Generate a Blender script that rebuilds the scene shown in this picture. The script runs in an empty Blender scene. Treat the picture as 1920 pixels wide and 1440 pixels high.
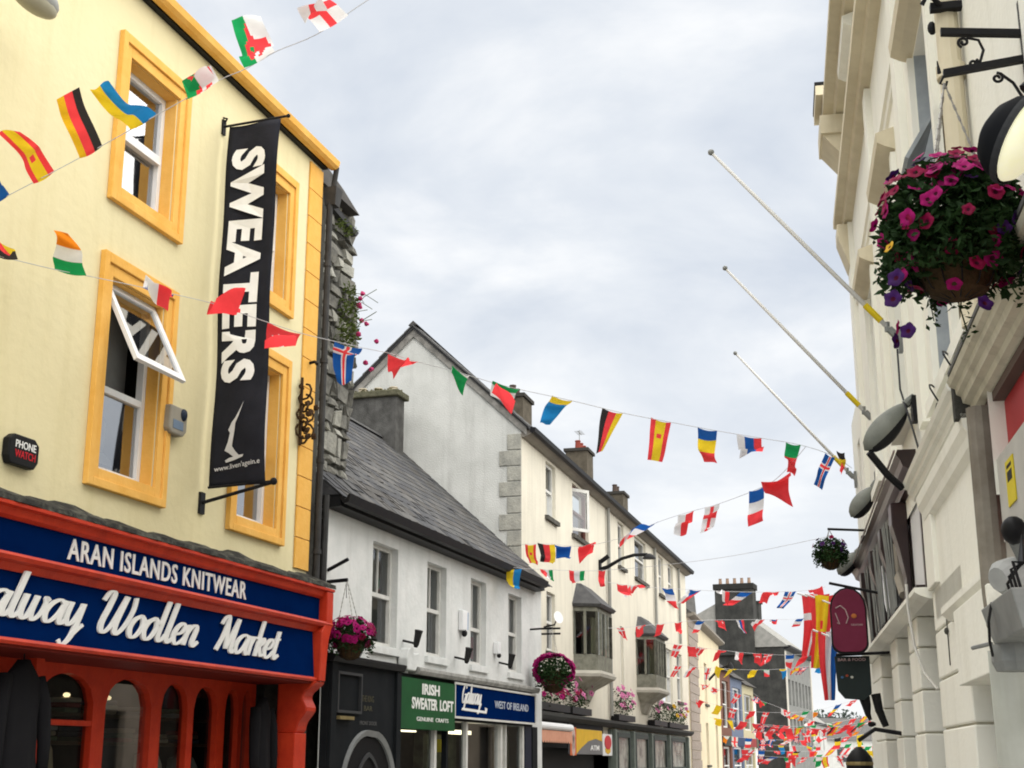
import bpy, bmesh, math, random
from mathutils import Vector, Matrix, noise
R_ = math.radians
sc = bpy.context.scene
col = sc.collection

# ---------------------------------------------------------------- camera
cam = bpy.data.cameras.new('camera'); cam_o = bpy.data.objects.new('camera', cam); col.objects.link(cam_o)
cam_o.location = (0, 0, 1.6)
cam_o.rotation_euler = (R_(90 + 15.171), 0, 0)
cam.sensor_width = 36.0; cam.lens = 36.0 * 2600 / 1920
cam.clip_start = 0.1; cam.clip_end = 3000
sc.camera = cam_o
sc.render.resolution_x = 1024; sc.render.resolution_y = 768

# ---------------------------------------------------------------- sky and sun (bright overcast)
SUN_AZ = 128.0; SUN_EL = 64.0        # azimuth clockwise from +Y: behind the camera, to its right
w = bpy.data.worlds.new('World'); sc.world = w; w.use_nodes = True
nt = w.node_tree; nt.nodes.clear(); N = nt.nodes.new; LK = nt.links.new
out = N('ShaderNodeOutputWorld'); bg = N('ShaderNodeBackground'); bg.inputs['Strength'].default_value = 0.1
sky = N('ShaderNodeTexSky'); sky.sky_type = 'NISHITA'; sky.sun_disc = False
sky.sun_elevation = R_(SUN_EL); sky.sun_rotation = R_(SUN_AZ); sky.air_density = 1.0; sky.dust_density = 1.5
tc = N('ShaderNodeTexCoord'); sep = N('ShaderNodeSeparateXYZ'); LK(tc.outputs['Generated'], sep.inputs[0])
zz = N('ShaderNodeMath'); zz.operation = 'MAXIMUM'; LK(sep.outputs['Z'], zz.inputs[0]); zz.inputs[1].default_value = 0.0
za = N('ShaderNodeMath'); za.operation = 'ADD'; LK(zz.outputs[0], za.inputs[0]); za.inputs[1].default_value = 0.22
dx = N('ShaderNodeMath'); dx.operation = 'DIVIDE'; LK(sep.outputs['X'], dx.inputs[0]); LK(za.outputs[0], dx.inputs[1])
dy = N('ShaderNodeMath'); dy.operation = 'DIVIDE'; LK(sep.outputs['Y'], dy.inputs[0]); LK(za.outputs[0], dy.inputs[1])
cmb = N('ShaderNodeCombineXYZ'); LK(dx.outputs[0], cmb.inputs[0]); LK(dy.outputs[0], cmb.inputs[1])
n1 = N('ShaderNodeTexNoise'); n1.inputs['Scale'].default_value = 2.3; n1.inputs['Detail'].default_value = 7; n1.inputs['Roughness'].default_value = 0.55; n1.inputs['Distortion'].default_value = 0.25
LK(cmb.outputs[0], n1.inputs['Vector'])
n2 = N('ShaderNodeTexNoise'); n2.inputs['Scale'].default_value = 0.9; n2.inputs['Detail'].default_value = 4
LK(cmb.outputs[0], n2.inputs['Vector'])
cr = N('ShaderNodeValToRGB'); LK(n1.outputs['Fac'], cr.inputs[0])
cr.color_ramp.elements[0].position = 0.37; cr.color_ramp.elements[0].color = (4.75, 5.15, 5.75, 1)
cr.color_ramp.elements[1].position = 0.62; cr.color_ramp.elements[1].color = (6.95, 7.05, 7.15, 1)
e = cr.color_ramp.elements.new(0.50); e.color = (5.65, 5.95, 6.35, 1)
hz = N('ShaderNodeMapRange'); LK(sep.outputs['Z'], hz.inputs[0]); hz.inputs[1].default_value = 0.0; hz.inputs[2].default_value = 0.34; hz.inputs[3].default_value = 0.8; hz.inputs[4].default_value = 0.0
mxh = N('ShaderNodeMix'); mxh.data_type = 'RGBA'; LK(hz.outputs[0], mxh.inputs[0]); LK(cr.outputs[0], mxh.inputs[6]); mxh.inputs[7].default_value = (7.1, 7.15, 7.2, 1)
mp = N('ShaderNodeMapRange'); LK(n2.outputs['Fac'], mp.inputs[0]); mp.inputs[1].default_value = 0.35; mp.inputs[2].default_value = 0.65; mp.inputs[3].default_value = 0.86; mp.inputs[4].default_value = 1.0
mx = N('ShaderNodeMix'); mx.data_type = 'RGBA'; LK(mp.outputs[0], mx.inputs[0]); LK(sky.outputs[0], mx.inputs[6]); LK(mxh.outputs[2], mx.inputs[7])
LK(mx.outputs[2], bg.inputs[0]); LK(bg.outputs[0], out.inputs[0])

sl = bpy.data.lights.new('sun', 'SUN'); sl.energy = 4.4; sl.angle = R_(130); sl.color = (1.0, 0.95, 0.87)
so = bpy.data.objects.new('sun', sl); col.objects.link(so)
sd = Vector((math.sin(R_(SUN_AZ)) * math.cos(R_(SUN_EL)), math.cos(R_(SUN_AZ)) * math.cos(R_(SUN_EL)), math.sin(R_(SUN_EL))))
so.rotation_euler = sd.to_track_quat('Z', 'Y').to_euler()
so.location = sd * 60
vs = sc.view_settings; vs.view_transform = 'Standard'; vs.look = 'None'; vs.exposure = 0.55; vs.gamma = 1.0; vs.use_curve_mapping = False
sc.render.film_transparent = False
sc.cycles.max_bounces = 6; sc.cycles.diffuse_bounces = 3; sc.cycles.glossy_bounces = 3; sc.cycles.transparent_max_bounces = 8; sc.cycles.filter_width = 1.9

# ---------------------------------------------------------------- materials
MATS = {}
def mat(name, c, rough=0.8, c2=None, scale=3.0, streak=0.0, sc_col=(0.05, 0.05, 0.04), bump=0.0, bscale=40.0, spec=0.12, metal=0.0, trans=0.0, detail=5, contrast=(0.35, 0.65), speck=0.0):
    """procedural surface: colour c mottled towards c2, vertical rain streaks / specks of sc_col, fine relief"""
    if name in MATS: return MATS[name]
    m = bpy.data.materials.new(name); m.use_nodes = True; t = m.node_tree; n = t.nodes; l = t.links.new
    b = n['Principled BSDF']; b.inputs['Roughness'].default_value = rough; b.inputs['Specular IOR Level'].default_value = spec; b.inputs['Metallic'].default_value = metal
    tcn = n.new('ShaderNodeTexCoord')
    src = None
    if c2 is None: c2 = tuple(x * 0.86 for x in c)
    nz = n.new('ShaderNodeTexNoise'); nz.inputs['Scale'].default_value = scale; nz.inputs['Detail'].default_value = detail; nz.inputs['Roughness'].default_value = 0.6
    l(tcn.outputs['Object'], nz.inputs['Vector'])
    mr = n.new('ShaderNodeMapRange'); l(nz.outputs['Fac'], mr.inputs[0]); mr.inputs[1].default_value = contrast[0]; mr.inputs[2].default_value = contrast[1]
    mi = n.new('ShaderNodeMix'); mi.data_type = 'RGBA'; l(mr.outputs[0], mi.inputs[0]); mi.inputs[6].default_value = (*c, 1); mi.inputs[7].default_value = (*c2, 1)
    src = mi.outputs[2]
    if streak > 0:
        mpn = n.new('ShaderNodeMapping'); l(tcn.outputs['Object'], mpn.inputs[0]); mpn.inputs['Scale'].default_value = (2.2, 2.2, 0.22)
        ns = n.new('ShaderNodeTexNoise'); ns.inputs['Scale'].default_value = 1.6; ns.inputs['Detail'].default_value = 6; ns.inputs['Roughness'].default_value = 0.65; l(mpn.outputs[0], ns.inputs['Vector'])
        m2 = n.new('ShaderNodeMapRange'); l(ns.outputs['Fac'], m2.inputs[0]); m2.inputs[1].default_value = 0.50; m2.inputs[2].default_value = 0.78; m2.inputs[3].default_value = 0; m2.inputs[4].default_value = streak
        mj = n.new('ShaderNodeMix'); mj.data_type = 'RGBA'; l(m2.outputs[0], mj.inputs[0]); l(src, mj.inputs[6]); mj.inputs[7].default_value = (*sc_col, 1)
        src = mj.outputs[2]
    if speck > 0:
        nv = n.new('ShaderNodeTexNoise'); nv.inputs['Scale'].default_value = 11; nv.inputs['Detail'].default_value = 8; nv.inputs['Roughness'].default_value = 0.75; l(tcn.outputs['Object'], nv.inputs['Vector'])
        m3 = n.new('ShaderNodeMapRange'); l(nv.outputs['Fac'], m3.inputs[0]); m3.inputs[1].default_value = 0.58; m3.inputs[2].default_value = 0.72; m3.inputs[3].default_value = 0; m3.inputs[4].default_value = speck
        mk = n.new('ShaderNodeMix'); mk.data_type = 'RGBA'; l(m3.outputs[0], mk.inputs[0]); l(src, mk.inputs[6]); mk.inputs[7].default_value = (*sc_col, 1)
        src = mk.outputs[2]
    l(src, b.inputs['Base Color'])
    if bump > 0:
        nb = n.new('ShaderNodeTexNoise'); nb.inputs['Scale'].default_value = bscale; nb.inputs['Detail'].default_value = 6; l(tcn.outputs['Object'], nb.inputs['Vector'])
        bu = n.new('ShaderNodeBump'); bu.inputs['Strength'].default_value = bump; bu.inputs['Distance'].default_value = 0.02; l(nb.outputs['Fac'], bu.inputs['Height']); l(bu.outputs[0], b.inputs['Normal'])
    if trans > 0:
        tr = n.new('ShaderNodeBsdfTranslucent'); l(src, tr.inputs[0])
        ms = n.new('ShaderNodeMixShader'); ms.inputs[0].default_value = trans
        o = n['Material Output']; l(b.outputs[0], ms.inputs[1]); l(tr.outputs[0], ms.inputs[2]); l(ms.outputs[0], o.inputs[0])
    MATS[name] = m
    return m

def glass_mat(name, tint=(0.75, 0.8, 0.8), thru=0.75, refl=1.0, base=0.04):
    m = bpy.data.materials.new(name); m.use_nodes = True; t = m.node_tree; n = t.nodes; l = t.links.new; n.remove(n['Principled BSDF'])
    tr = n.new('ShaderNodeBsdfTransparent'); tr.inputs[0].default_value = (*[x * thru for x in tint], 1)
    gl = n.new('ShaderNodeBsdfGlossy'); gl.inputs['Roughness'].default_value = 0.03; gl.inputs[0].default_value = (0.95, 0.97, 1, 1)
    fr = n.new('ShaderNodeFresnel'); fr.inputs['IOR'].default_value = 1.5
    nz = n.new('ShaderNodeTexNoise'); nz.inputs['Scale'].default_value = 1.3; bu = n.new('ShaderNodeBump'); bu.inputs['Strength'].default_value = 0.08; l(nz.outputs['Fac'], bu.inputs['Height']); l(bu.outputs[0], gl.inputs['Normal'])
    ma = n.new('ShaderNodeMath'); ma.operation = 'MULTIPLY_ADD'; l(fr.outputs[0], ma.inputs[0]); ma.inputs[1].default_value = refl; ma.inputs[2].default_value = base
    ms = n.new('ShaderNodeMixShader'); l(ma.outputs[0], ms.inputs[0]); l(tr.outputs[0], ms.inputs[1]); l(gl.outputs[0], ms.inputs[2]); l(ms.outputs[0], n['Material Output'].inputs[0])
    return m
GLASS = glass_mat('window_glass')
GLASS_SHOP = glass_mat('shop_glass', refl=0.4, base=0.0); GLASS_HI = glass_mat('bright_window_glass', base=0.30)

M_YEL = mat('yellow_render', (0.735, 0.665, 0.42), 0.85, (0.715, 0.64, 0.39), 0.5, streak=0.5, sc_col=(0.60, 0.53, 0.29), bump=0.45, bscale=7, speck=0.10)
M_ORG = mat('orange_paint', (0.82, 0.48, 0.13), 0.65, (0.76, 0.41, 0.09), 2.5, streak=0.35, sc_col=(0.55, 0.29, 0.06), bump=0.3, bscale=20, spec=0.05)
M_UPVC = mat('white_upvc', (0.78, 0.79, 0.80), 0.35, (0.72, 0.73, 0.74), 3)
M_BLK = mat('black_metal', (0.012, 0.012, 0.014), 0.45, (0.016, 0.016, 0.016), 8, spec=0.08)
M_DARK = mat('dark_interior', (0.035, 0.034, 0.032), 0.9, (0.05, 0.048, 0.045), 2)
M_RED = mat('red_gloss_paint', (0.55, 0.046, 0.016), 0.42, (0.46, 0.033, 0.013), 5, streak=0.35, sc_col=(0.20, 0.02, 0.012), spec=0.15, bump=0.15, bscale=25)
M_NAVY = mat('navy_sign_board', (0.001, 0.014, 0.080), 0.5, (0.001, 0.011, 0.066), 2, spec=0.0)
M_WHT = mat('white_letter', (0.80, 0.80, 0.78), 0.5, (0.74, 0.74, 0.72), 6)
M_MOSS = mat('mossy_lead', (0.03, 0.03, 0.028), 0.95, (0.11, 0.11, 0.09), 7, bump=0.9, bscale=18, contrast=(0.45, 0.7))
M_WRND = mat('white_rough_render', (0.70, 0.71, 0.70), 0.9, (0.60, 0.62, 0.61), 1.6, streak=0.35, sc_col=(0.36, 0.36, 0.34), bump=0.6, bscale=9, speck=0.10)
M_GREY = mat('grey_roughcast', (0.47, 0.48, 0.46), 0.95, (0.56, 0.57, 0.55), 1.2, streak=0.45, sc_col=(0.25, 0.25, 0.24), bump=0.7, bscale=30)
M_CREAM = mat('cream_render', (0.69, 0.655, 0.55), 0.88, (0.62, 0.59, 0.50), 0.8, streak=0.45, sc_col=(0.36, 0.34, 0.28), bump=0.4, bscale=16, speck=0.05)
M_STONE = mat('grey_limestone', (0.26, 0.26, 0.235), 0.95, (0.38, 0.375, 0.33), 3.5, bump=0.9, bscale=22, streak=0.3, sc_col=(0.12, 0.12, 0.105))
M_STONE2 = mat('dark_limestone', (0.10, 0.10, 0.092), 0.95, (0.23, 0.225, 0.20), 4.5, bump=1.0, bscale=14, speck=0.8, sc_col=(0.025, 0.025, 0.022))
M_MORT = mat('dark_mortar', (0.045, 0.044, 0.04), 1.0, (0.075, 0.075, 0.065), 6, bump=0.9)
M_SLATE = [mat('slate_%d' % i, c, 0.72, tuple(x * 1.35 for x in c), 5, bump=0.4, bscale=30, speck=0.3, sc_col=(0.20, 0.20, 0.17)) for i, c in enumerate([(0.050, 0.051, 0.055), (0.068, 0.068, 0.068), (0.085, 0.083, 0.08), (0.058, 0.055, 0.052)])]
M_GLAZ = mat('painted_sash', (0.66, 0.66, 0.63), 0.5, (0.56, 0.56, 0.53), 4)
M_CURT = mat('net_curtain', (0.40, 0.40, 0.37), 0.9, (0.30, 0.30, 0.28), 8, trans=0.2)
M_CURT2 = mat('brown_curtain', (0.25, 0.15, 0.12), 0.9, (0.18, 0.10, 0.08), 8)
M_SHOPBLK = mat('charcoal_shopfront', (0.010, 0.012, 0.014), 0.55, (0.016, 0.018, 0.02), 1.5, streak=0.4, sc_col=(0.022, 0.024, 0.026), spec=0.03)
M_GREEN = mat('green_sign_board', (0.010, 0.085, 0.025), 0.45, (0.008, 0.065, 0.02), 2)
M_RCREAM = mat('right_cream_paint', (0.84, 0.835, 0.755), 0.8, (0.81, 0.80, 0.71), 0.9, streak=0.20, sc_col=(0.38, 0.36, 0.27), bump=0.25, bscale=18)
M_RCREAM2 = mat('stained_cream_paint', (0.62, 0.59, 0.47), 0.75, (0.50, 0.47, 0.37), 1.3, streak=0.5, sc_col=(0.20, 0.18, 0.13), bump=0.3)
M_BEIGE = mat('beige_paint', (0.66, 0.60, 0.45), 0.7, (0.58, 0.52, 0.38), 2, streak=0.2, sc_col=(0.25, 0.2, 0.12))
M_LEAF = mat('leaf_green', (0.024, 0.058, 0.016), 0.6, (0.011, 0.028, 0.009), 12, trans=0.25)
M_LEAF2 = mat('leaf_olive', (0.10, 0.13, 0.035), 0.65, (0.06, 0.085, 0.02), 10, trans=0.25)
M_POLE = mat('white_pole_paint', (0.62, 0.62, 0.60), 0.4, (0.58, 0.58, 0.56), 0.8)
M_GREYM = mat('grey_metal', (0.22, 0.23, 0.22), 0.5, (0.16, 0.17, 0.165), 5, spec=0.5)
M_LGREY = mat('light_grey_plastic', (0.40, 0.41, 0.40), 0.5, (0.32, 0.33, 0.32), 5)
M_WCORD = mat('thin_cord', (0.55, 0.55, 0.56), 0.8)

# ---------------------------------------------------------------- frames: u along a facade, w out to the street, z up
class Frame:
    def __init__(s, O, ang, side):
        s.O = Vector((O[0], O[1], 0)); s.a = R_(ang); s.side = side       # side -1: left of the street, +1: right
        s.d = Vector((math.sin(s.a), math.cos(s.a), 0)); s.lat = Vector((-s.d.y, s.d.x, 0)) * side
        s.rot = math.pi / 2 - s.a
    def pt(s, u, w, z): return s.O + s.d * u + s.lat * w + Vector((0, 0, z))
FA = Frame((-8.6100, 2.6208), 16.93, -1)      # yellow and white houses
FB = Frame((0.2301, 33.3796), 15.162, -1)     # long cream house
FC = Frame((7.5536, 60.4049), 12.90, -1)      # second cream house
FD = Frame((11.2, 76.4), 18.0, -1)            # low painted shops
FE = Frame((18.38, 95.0), 19.2, -1)           # dark stone house
FR = Frame((1.3760, -0.2580), 10.6175, 1)     # right-hand terrace
FW = Frame((0, 0), 90, -1)                    # world axes: u = x, z = z, w = -y
ORG = {}
def reg(o, F, org): ORG[o.name] = (F, org); return o
def tag(o, label=None, cat=None, group=None, kind=None):
    if label: o['label'] = label
    if cat: o['category'] = cat
    if group: o['group'] = group
    if kind: o['kind'] = kind
    return o
def thing(name, label, cat, F, u, w, z, group=None):
    o = bpy.data.objects.new(name, None); o.empty_display_size = 0.2; col.objects.link(o)
    o.location = F.pt(u, w, z); o.rotation_euler = (0, 0, F.rot)
    reg(o, F, (u, w, z)); return tag(o, label, cat, group)

class MB:
    """collects geometry in facade coordinates (u, w, z) and links it as one mesh object"""
    def __init__(s): s.v = []; s.f = []; s.m = []
    def add(s, vs, fs, m=0):
        b = len(s.v); s.v += [tuple(x) for x in vs]; s.f += [tuple(b + i for i in f) for f in fs]; s.m += [m] * len(fs); return s
    def box(s, u0, u1, w0, w1, z0, z1, m=0):
        vs = [(u0, w0, z0), (u1, w0, z0), (u1, w1, z0), (u0, w1, z0), (u0, w0, z1), (u1, w0, z1), (u1, w1, z1), (u0, w1, z1)]
        return s.add(vs, [(0, 3, 2, 1), (4, 5, 6, 7), (0, 1, 5, 4), (1, 2, 6, 5), (2, 3, 7, 6), (3, 0, 4, 7)], m)
    def hexa(s, p, m=0):      # 8 points, bottom ring then top ring
        return s.add(p, [(0, 3, 2, 1), (4, 5, 6, 7), (0, 1, 5, 4), (1, 2, 6, 5), (2, 3, 7, 6), (3, 0, 4, 7)], m)
    def quad(s, a, b, c, d, m=0): return s.add([a, b, c, d], [(0, 1, 2, 3)], m)
    def extr(s, prof, u0, u1, m=0):     # profile of (w, z) points swept along u
        n = len(prof); vs = [(u0, p[0], p[1]) for p in prof] + [(u1, p[0], p[1]) for p in prof]
        fs = [(i, (i + 1) % n, n + (i + 1) % n, n + i) for i in range(n)] + [tuple(range(n)), tuple(range(2 * n - 1, n - 1, -1))]
        return s.add(vs, fs, m)
    def extw(s, prof, w0, w1, m=0):     # profile of (u, z) points swept along w
        n = len(prof); vs = [(p[0], w0, p[1]) for p in prof] + [(p[0], w1, p[1]) for p in prof]
        fs = [(i, (i + 1) % n, n + (i + 1) % n, n + i) for i in range(n)] + [tuple(range(n)), tuple(range(2 * n - 1, n - 1, -1))]
        return s.add(vs, fs, m)
    def tube(s, path, r, n=8, m=0, cap=True):
        P = [Vector(p) for p in path]; rs = r if isinstance(r, (list, tuple)) else [r] * len(P)
        ref = None; rings = []
        for i, p in enumerate(P):
            t = (P[min(i + 1, len(P) - 1)] - P[max(i - 1, 0)]).normalized()
            if ref is None: ref = Vector((0, 0, 1)) if abs(t.z) < 0.9 else Vector((1, 0, 0))
            a = (ref - t * ref.dot(t)).normalized(); ref = a; b = t.cross(a)
            rings.append([p + (a * math.cos(2 * math.pi * k / n) + b * math.sin(2 * math.pi * k / n)) * rs[i] for k in range(n)])
        vs = [q for g in rings for q in g]; fs = []
        for i in range(len(P) - 1):
            for k in range(n): fs.append((i * n + k, i * n + (k + 1) % n, (i + 1) * n + (k + 1) % n, (i + 1) * n + k))
        if cap: fs.append(tuple(range(n - 1, -1, -1))); fs.append(tuple((len(P) - 1) * n + k for k in range(n)))
        return s.add(vs, fs, m)
    def lathe(s, c, prof, n=16, m=0, axis=(0, 0, 1)):   # profile (radius, height) turned round an axis through c
        ax = Vector(axis).normalized(); a = ax.orthogonal().normalized(); b = ax.cross(a); c = Vector(c)
        vs = []; fs = []
        for r, h in prof:
            for k in range(n): vs.append(c + ax * h + (a * math.cos(2 * math.pi * k / n) + b * math.sin(2 * math.pi * k / n)) * r)
        for i in range(len(prof) - 1):
            for k in range(n): fs.append((i * n + k, i * n + (k + 1) % n, (i + 1) * n + (k + 1) % n, (i + 1) * n + k))
        fs.append(tuple(range(n - 1, -1, -1))); fs.append(tuple((len(prof) - 1) * n + k for k in range(n)))
        return s.add(vs, fs, m)
    def ell(s, c, r, n=12, k=8, m=0, jit=0.0, seed=0):
        rnd = random.Random(seed); vs = []; fs = []; c = Vector(c)
        for i in range(k + 1):
            ph = math.pi * i / k
            for j in range(n):
                th = 2 * math.pi * j / n; q = 1 + rnd.uniform(-jit, jit)
                vs.append(c + Vector((r[0] * math.sin(ph) * math.cos(th) * q, r[1] * math.sin(ph) * math.sin(th) * q, r[2] * math.cos(ph) * q)))
        for i in range(k):
            for j in range(n): fs.append((i * n + j, i * n + (j + 1) % n, (i + 1) * n + (j + 1) % n, (i + 1) * n + j))
        return s.add(vs, fs, m)
    def build(s, name, mats, parent=None, F=None, org=None, smooth=False, recalc=True, bevel=0.0):
        if parent is not None: F, org = ORG[parent.name]
        if org is None: org = (0, 0, 0)
        me = bpy.data.meshes.new(name)
        sd_ = F.side
        me.from_pydata([(v[0] - org[0], sd_ * (v[1] - org[1]), v[2] - org[2]) for v in s.v], [], s.f)
        for m_ in (mats if isinstance(mats, (list, tuple)) else [mats]): me.materials.append(m_)
        me.polygons.foreach_set('material_index', s.m)
        if recalc:
            bm = bmesh.new(); bm.from_mesh(me); bmesh.ops.remove_doubles(bm, verts=bm.verts, dist=1e-5) if smooth else None
            bmesh.ops.recalc_face_normals(bm, faces=bm.faces); bm.to_mesh(me); bm.free()
        if smooth: me.polygons.foreach_set('use_smooth', [True] * len(me.polygons))
        me.update()
        o = bpy.data.objects.new(name, me); col.objects.link(o)
        if parent is not None: o.parent = parent
        else: o.location = F.pt(*org); o.rotation_euler = (0, 0, F.rot)
        if bevel > 0:
            bv = o.modifiers.new('bevel', 'BEVEL'); bv.width = bevel; bv.segments = 2; bv.limit_method = 'ANGLE'
        reg(o, F, org); return o
def bx(name, m, parent, u0, u1, w0, w1, z0, z1, bevel=0.0): return MB().box(u0, u1, w0, w1, z0, z1).build(name, m, parent, bevel=bevel)
def clone(o, parent, duwz, F=None):
    """linked copy of a part shifted by (du, dw, dz) under the same parent"""
    c = o.copy(); col.objects.link(c); c.parent = parent; sd_ = ORG[o.name][0].side
    c.location = Vector((duwz[0], sd_ * duwz[1], duwz[2])); ORG[c.name] = ORG[o.name]; return c

def wall_holes(mb, u0, u1, z0, z1, w, holes, depth, m=0):
    """front sheet at w with openings, each with reveals of the given depth"""
    us = sorted({u0, u1, *[x for h in holes for x in h[:2] if u0 < x < u1]}); zs = sorted({z0, z1, *[x for h in holes for x in h[2:4] if z0 < x < z1]})
    for i in range(len(us) - 1):
        for j in range(len(zs) - 1):
            cu = (us[i] + us[i + 1]) / 2; cz = (zs[j] + zs[j + 1]) / 2
            if any(h[0] < cu < h[1] and h[2] < cz < h[3] for h in holes): continue
            mb.quad((us[i], w, zs[j]), (us[i + 1], w, zs[j]), (us[i + 1], w, zs[j + 1]), (us[i], w, zs[j + 1]), m)
    for a, b, c, d in [h[:4] for h in holes]:
        q = w - depth
        mb.quad((a, w, c), (a, q, c), (a, q, d), (a, w, d), m); mb.quad((b, w, c), (b, w, d), (b, q, d), (b, q, c), m)
        mb.quad((a, w, d), (a, q, d), (b, q, d), (b, w, d), m); mb.quad((a, w, c), (b, w, c), (b, q, c), (a, q, c), m)
    return mb
def ring(mb, a, b, c, d, t, w0, w1, m=0, tb=None, tt=None):
    """rectangular frame a..b, c..d, bars t wide"""
    tb = t if tb is None else tb; tt = t if tt is None else tt
    mb.box(a, a + t, w0, w1, c, d, m); mb.box(b - t, b, w0, w1, c, d, m)
    mb.box(a + t, b - t, w0, w1, c, c + tb, m); mb.box(a + t, b - t, w0, w1, d - tt, d, m); return mb
def sash_window(bld, a, b, c, d, w, m, rail=None, t=0.06, sill=None, sillm=None, curtain=None, glaz=None, glass=None):
    glass = glass or GLASS
    mb = MB(); ring(mb, a, b, c, d, t, w - 0.09, w)
    r = (c + d) / 2 if rail is None else rail
    mb.box(a + t, b - t, w - 0.08, w - 0.005, r - 0.035, r + 0.035)
    if glaz:
        for k in range(1, glaz): x = a + (b - a) * k / glaz; mb.box(x - 0.015, x + 0.015, w - 0.07, w - 0.02, r + 0.035, d - t)
    win = mb.build('window', m, bld)
    MB().quad((a + t, w - 0.05, r), (b - t, w - 0.05, r), (b - t, w - 0.05, d - t), (a + t, w - 0.05, d - t)).build('pane', glass, win)
    MB().quad((a + t, w - 0.065, c + t), (b - t, w - 0.065, c + t), (b - t, w - 0.065, r), (a + t, w - 0.065, r)).build('pane', glass, win)
    if sill:
        MB().hexa([(a - sill, w - 0.1, c - 0.12), (b + sill, w - 0.1, c - 0.12), (b + sill, sillm[1], c - 0.14), (a - sill, sillm[1], c - 0.14),
                   (a - sill, w - 0.1, c - 0.002), (b + sill, w - 0.1, c - 0.002), (b + sill, sillm[1], c - 0.03), (a - sill, sillm[1], c - 0.03)]).build('sill', sillm[0], win)
    if curtain:
        cm, ca, cb, cc, cd = curtain; mb = MB(); n = 14
        for i in range(n):
            x0 = ca + (cb - ca) * i / n; x1 = ca + (cb - ca) * (i + 1) / n; y0 = w - 0.2 + 0.03 * (i % 2); y1 = w - 0.2 + 0.03 * ((i + 1) % 2)
            mb.quad((x0, y0, cc), (x1, y1, cc), (x1, y1, cd), (x0, y0, cd))
        mb.build('curtain', cm, win)
    return win

def text_geo(s, size=1.0, bold=0.0, sx=1.0, space=1.0, ext=0.0, align='LEFT', shear=0.0):
    """flat lettering as (verts, faces) in its own x, y plane"""
    c = bpy.data.curves.new('t', 'FONT'); c.body = s; c.size = size; c.offset = bold; c.extrude = ext; c.space_character = space; c.align_x = align; c.shear = shear; c.resolution_u = 3
    o = bpy.data.objects.new('t', c); col.objects.link(o); bpy.context.view_layer.update()
    me = o.evaluated_get(bpy.context.evaluated_depsgraph_get()).to_mesh()
    vs = [(v.co.x * sx, v.co.y, v.co.z) for v in me.vertices]; fs = [tuple(p.vertices) for p in me.polygons]
    o.to_mesh_clear(); bpy.data.objects.remove(o); bpy.data.curves.remove(c)
    return vs, fs
def fit(vs, x0, x1, y0=None, y1=None):
    a = min(v[0] for v in vs); b = max(v[0] for v in vs); k = (x1 - x0) / (b - a)
    if y0 is None: return [((v[0] - a) * k + x0, v[1], v[2]) for v in vs]
    c = min(v[1] for v in vs); d = max(v[1] for v in vs); kk = (y1 - y0) / (d - c)
    return [((v[0] - a) * k + x0, (v[1] - c) * kk + y0, v[2]) for v in vs]
def wall_text(s, u0, u1, z0, z1, w, m, parent, bold=0.0, space=1.0, ext=0.006, name='lettering'):
    vs, fs = text_geo(s, 1.0, bold, 1.0, space, ext=0.05)
    vs = fit(vs, u0, u1, z0, z1)
    return MB().add([(x, w + z / 0.05 * ext, y) for x, y, z in vs], fs).build(name, m, parent)

# ---------------------------------------------------------------- ground
gm = mat('street_paving', (0.30, 0.29, 0.27), 0.85, (0.24, 0.235, 0.22), 1.5, bump=0.4, bscale=6)
tag(MB().quad((-900, 400, 0), (900, 400, 0), (900, -1600, 0), (-900, -1600, 0)).build('ground', gm, None, FW, (0, 0, 0)), kind='structure')
# ================================================================ yellow shop building
Y = thing('yellow_shop_building', 'pale yellow rendered building with orange window surrounds above the navy and red shopfront', 'building', FA, 6.0, 0.0, 0.0)
OUT = [(13.15, 14.79, 8.0, 10.2), (13.13, 14.8, 4.57, 7.34), (16.42, 18.06, 8.0, 10.2), (16.42, 18.08, 4.57, 7.34)]
OPN = [(a + .23, b - .25, c + .22, d - .26) for a, b, c, d in OUT]
mb = wall_holes(MB(), 6.0, 18.98, 4.0, 10.85, 0.0, OPN, 0.26)
mb.quad((6.0, 0, 4.0), (6.0, -7, 4.0), (6.0, -7, 10.78), (6.0, 0, 10.78)); mb.quad((18.98, 0, 4.0), (18.98, 0, 10.78), (18.98, -7, 10.78), (18.98, -7, 4.0))
mb.build('wall', M_YEL, Y)
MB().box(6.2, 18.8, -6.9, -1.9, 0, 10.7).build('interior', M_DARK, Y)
bx('floor_slab', M_DARK, Y, 6.2, 18.8, -1.6, -0.3, 7.45, 7.75)
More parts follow.
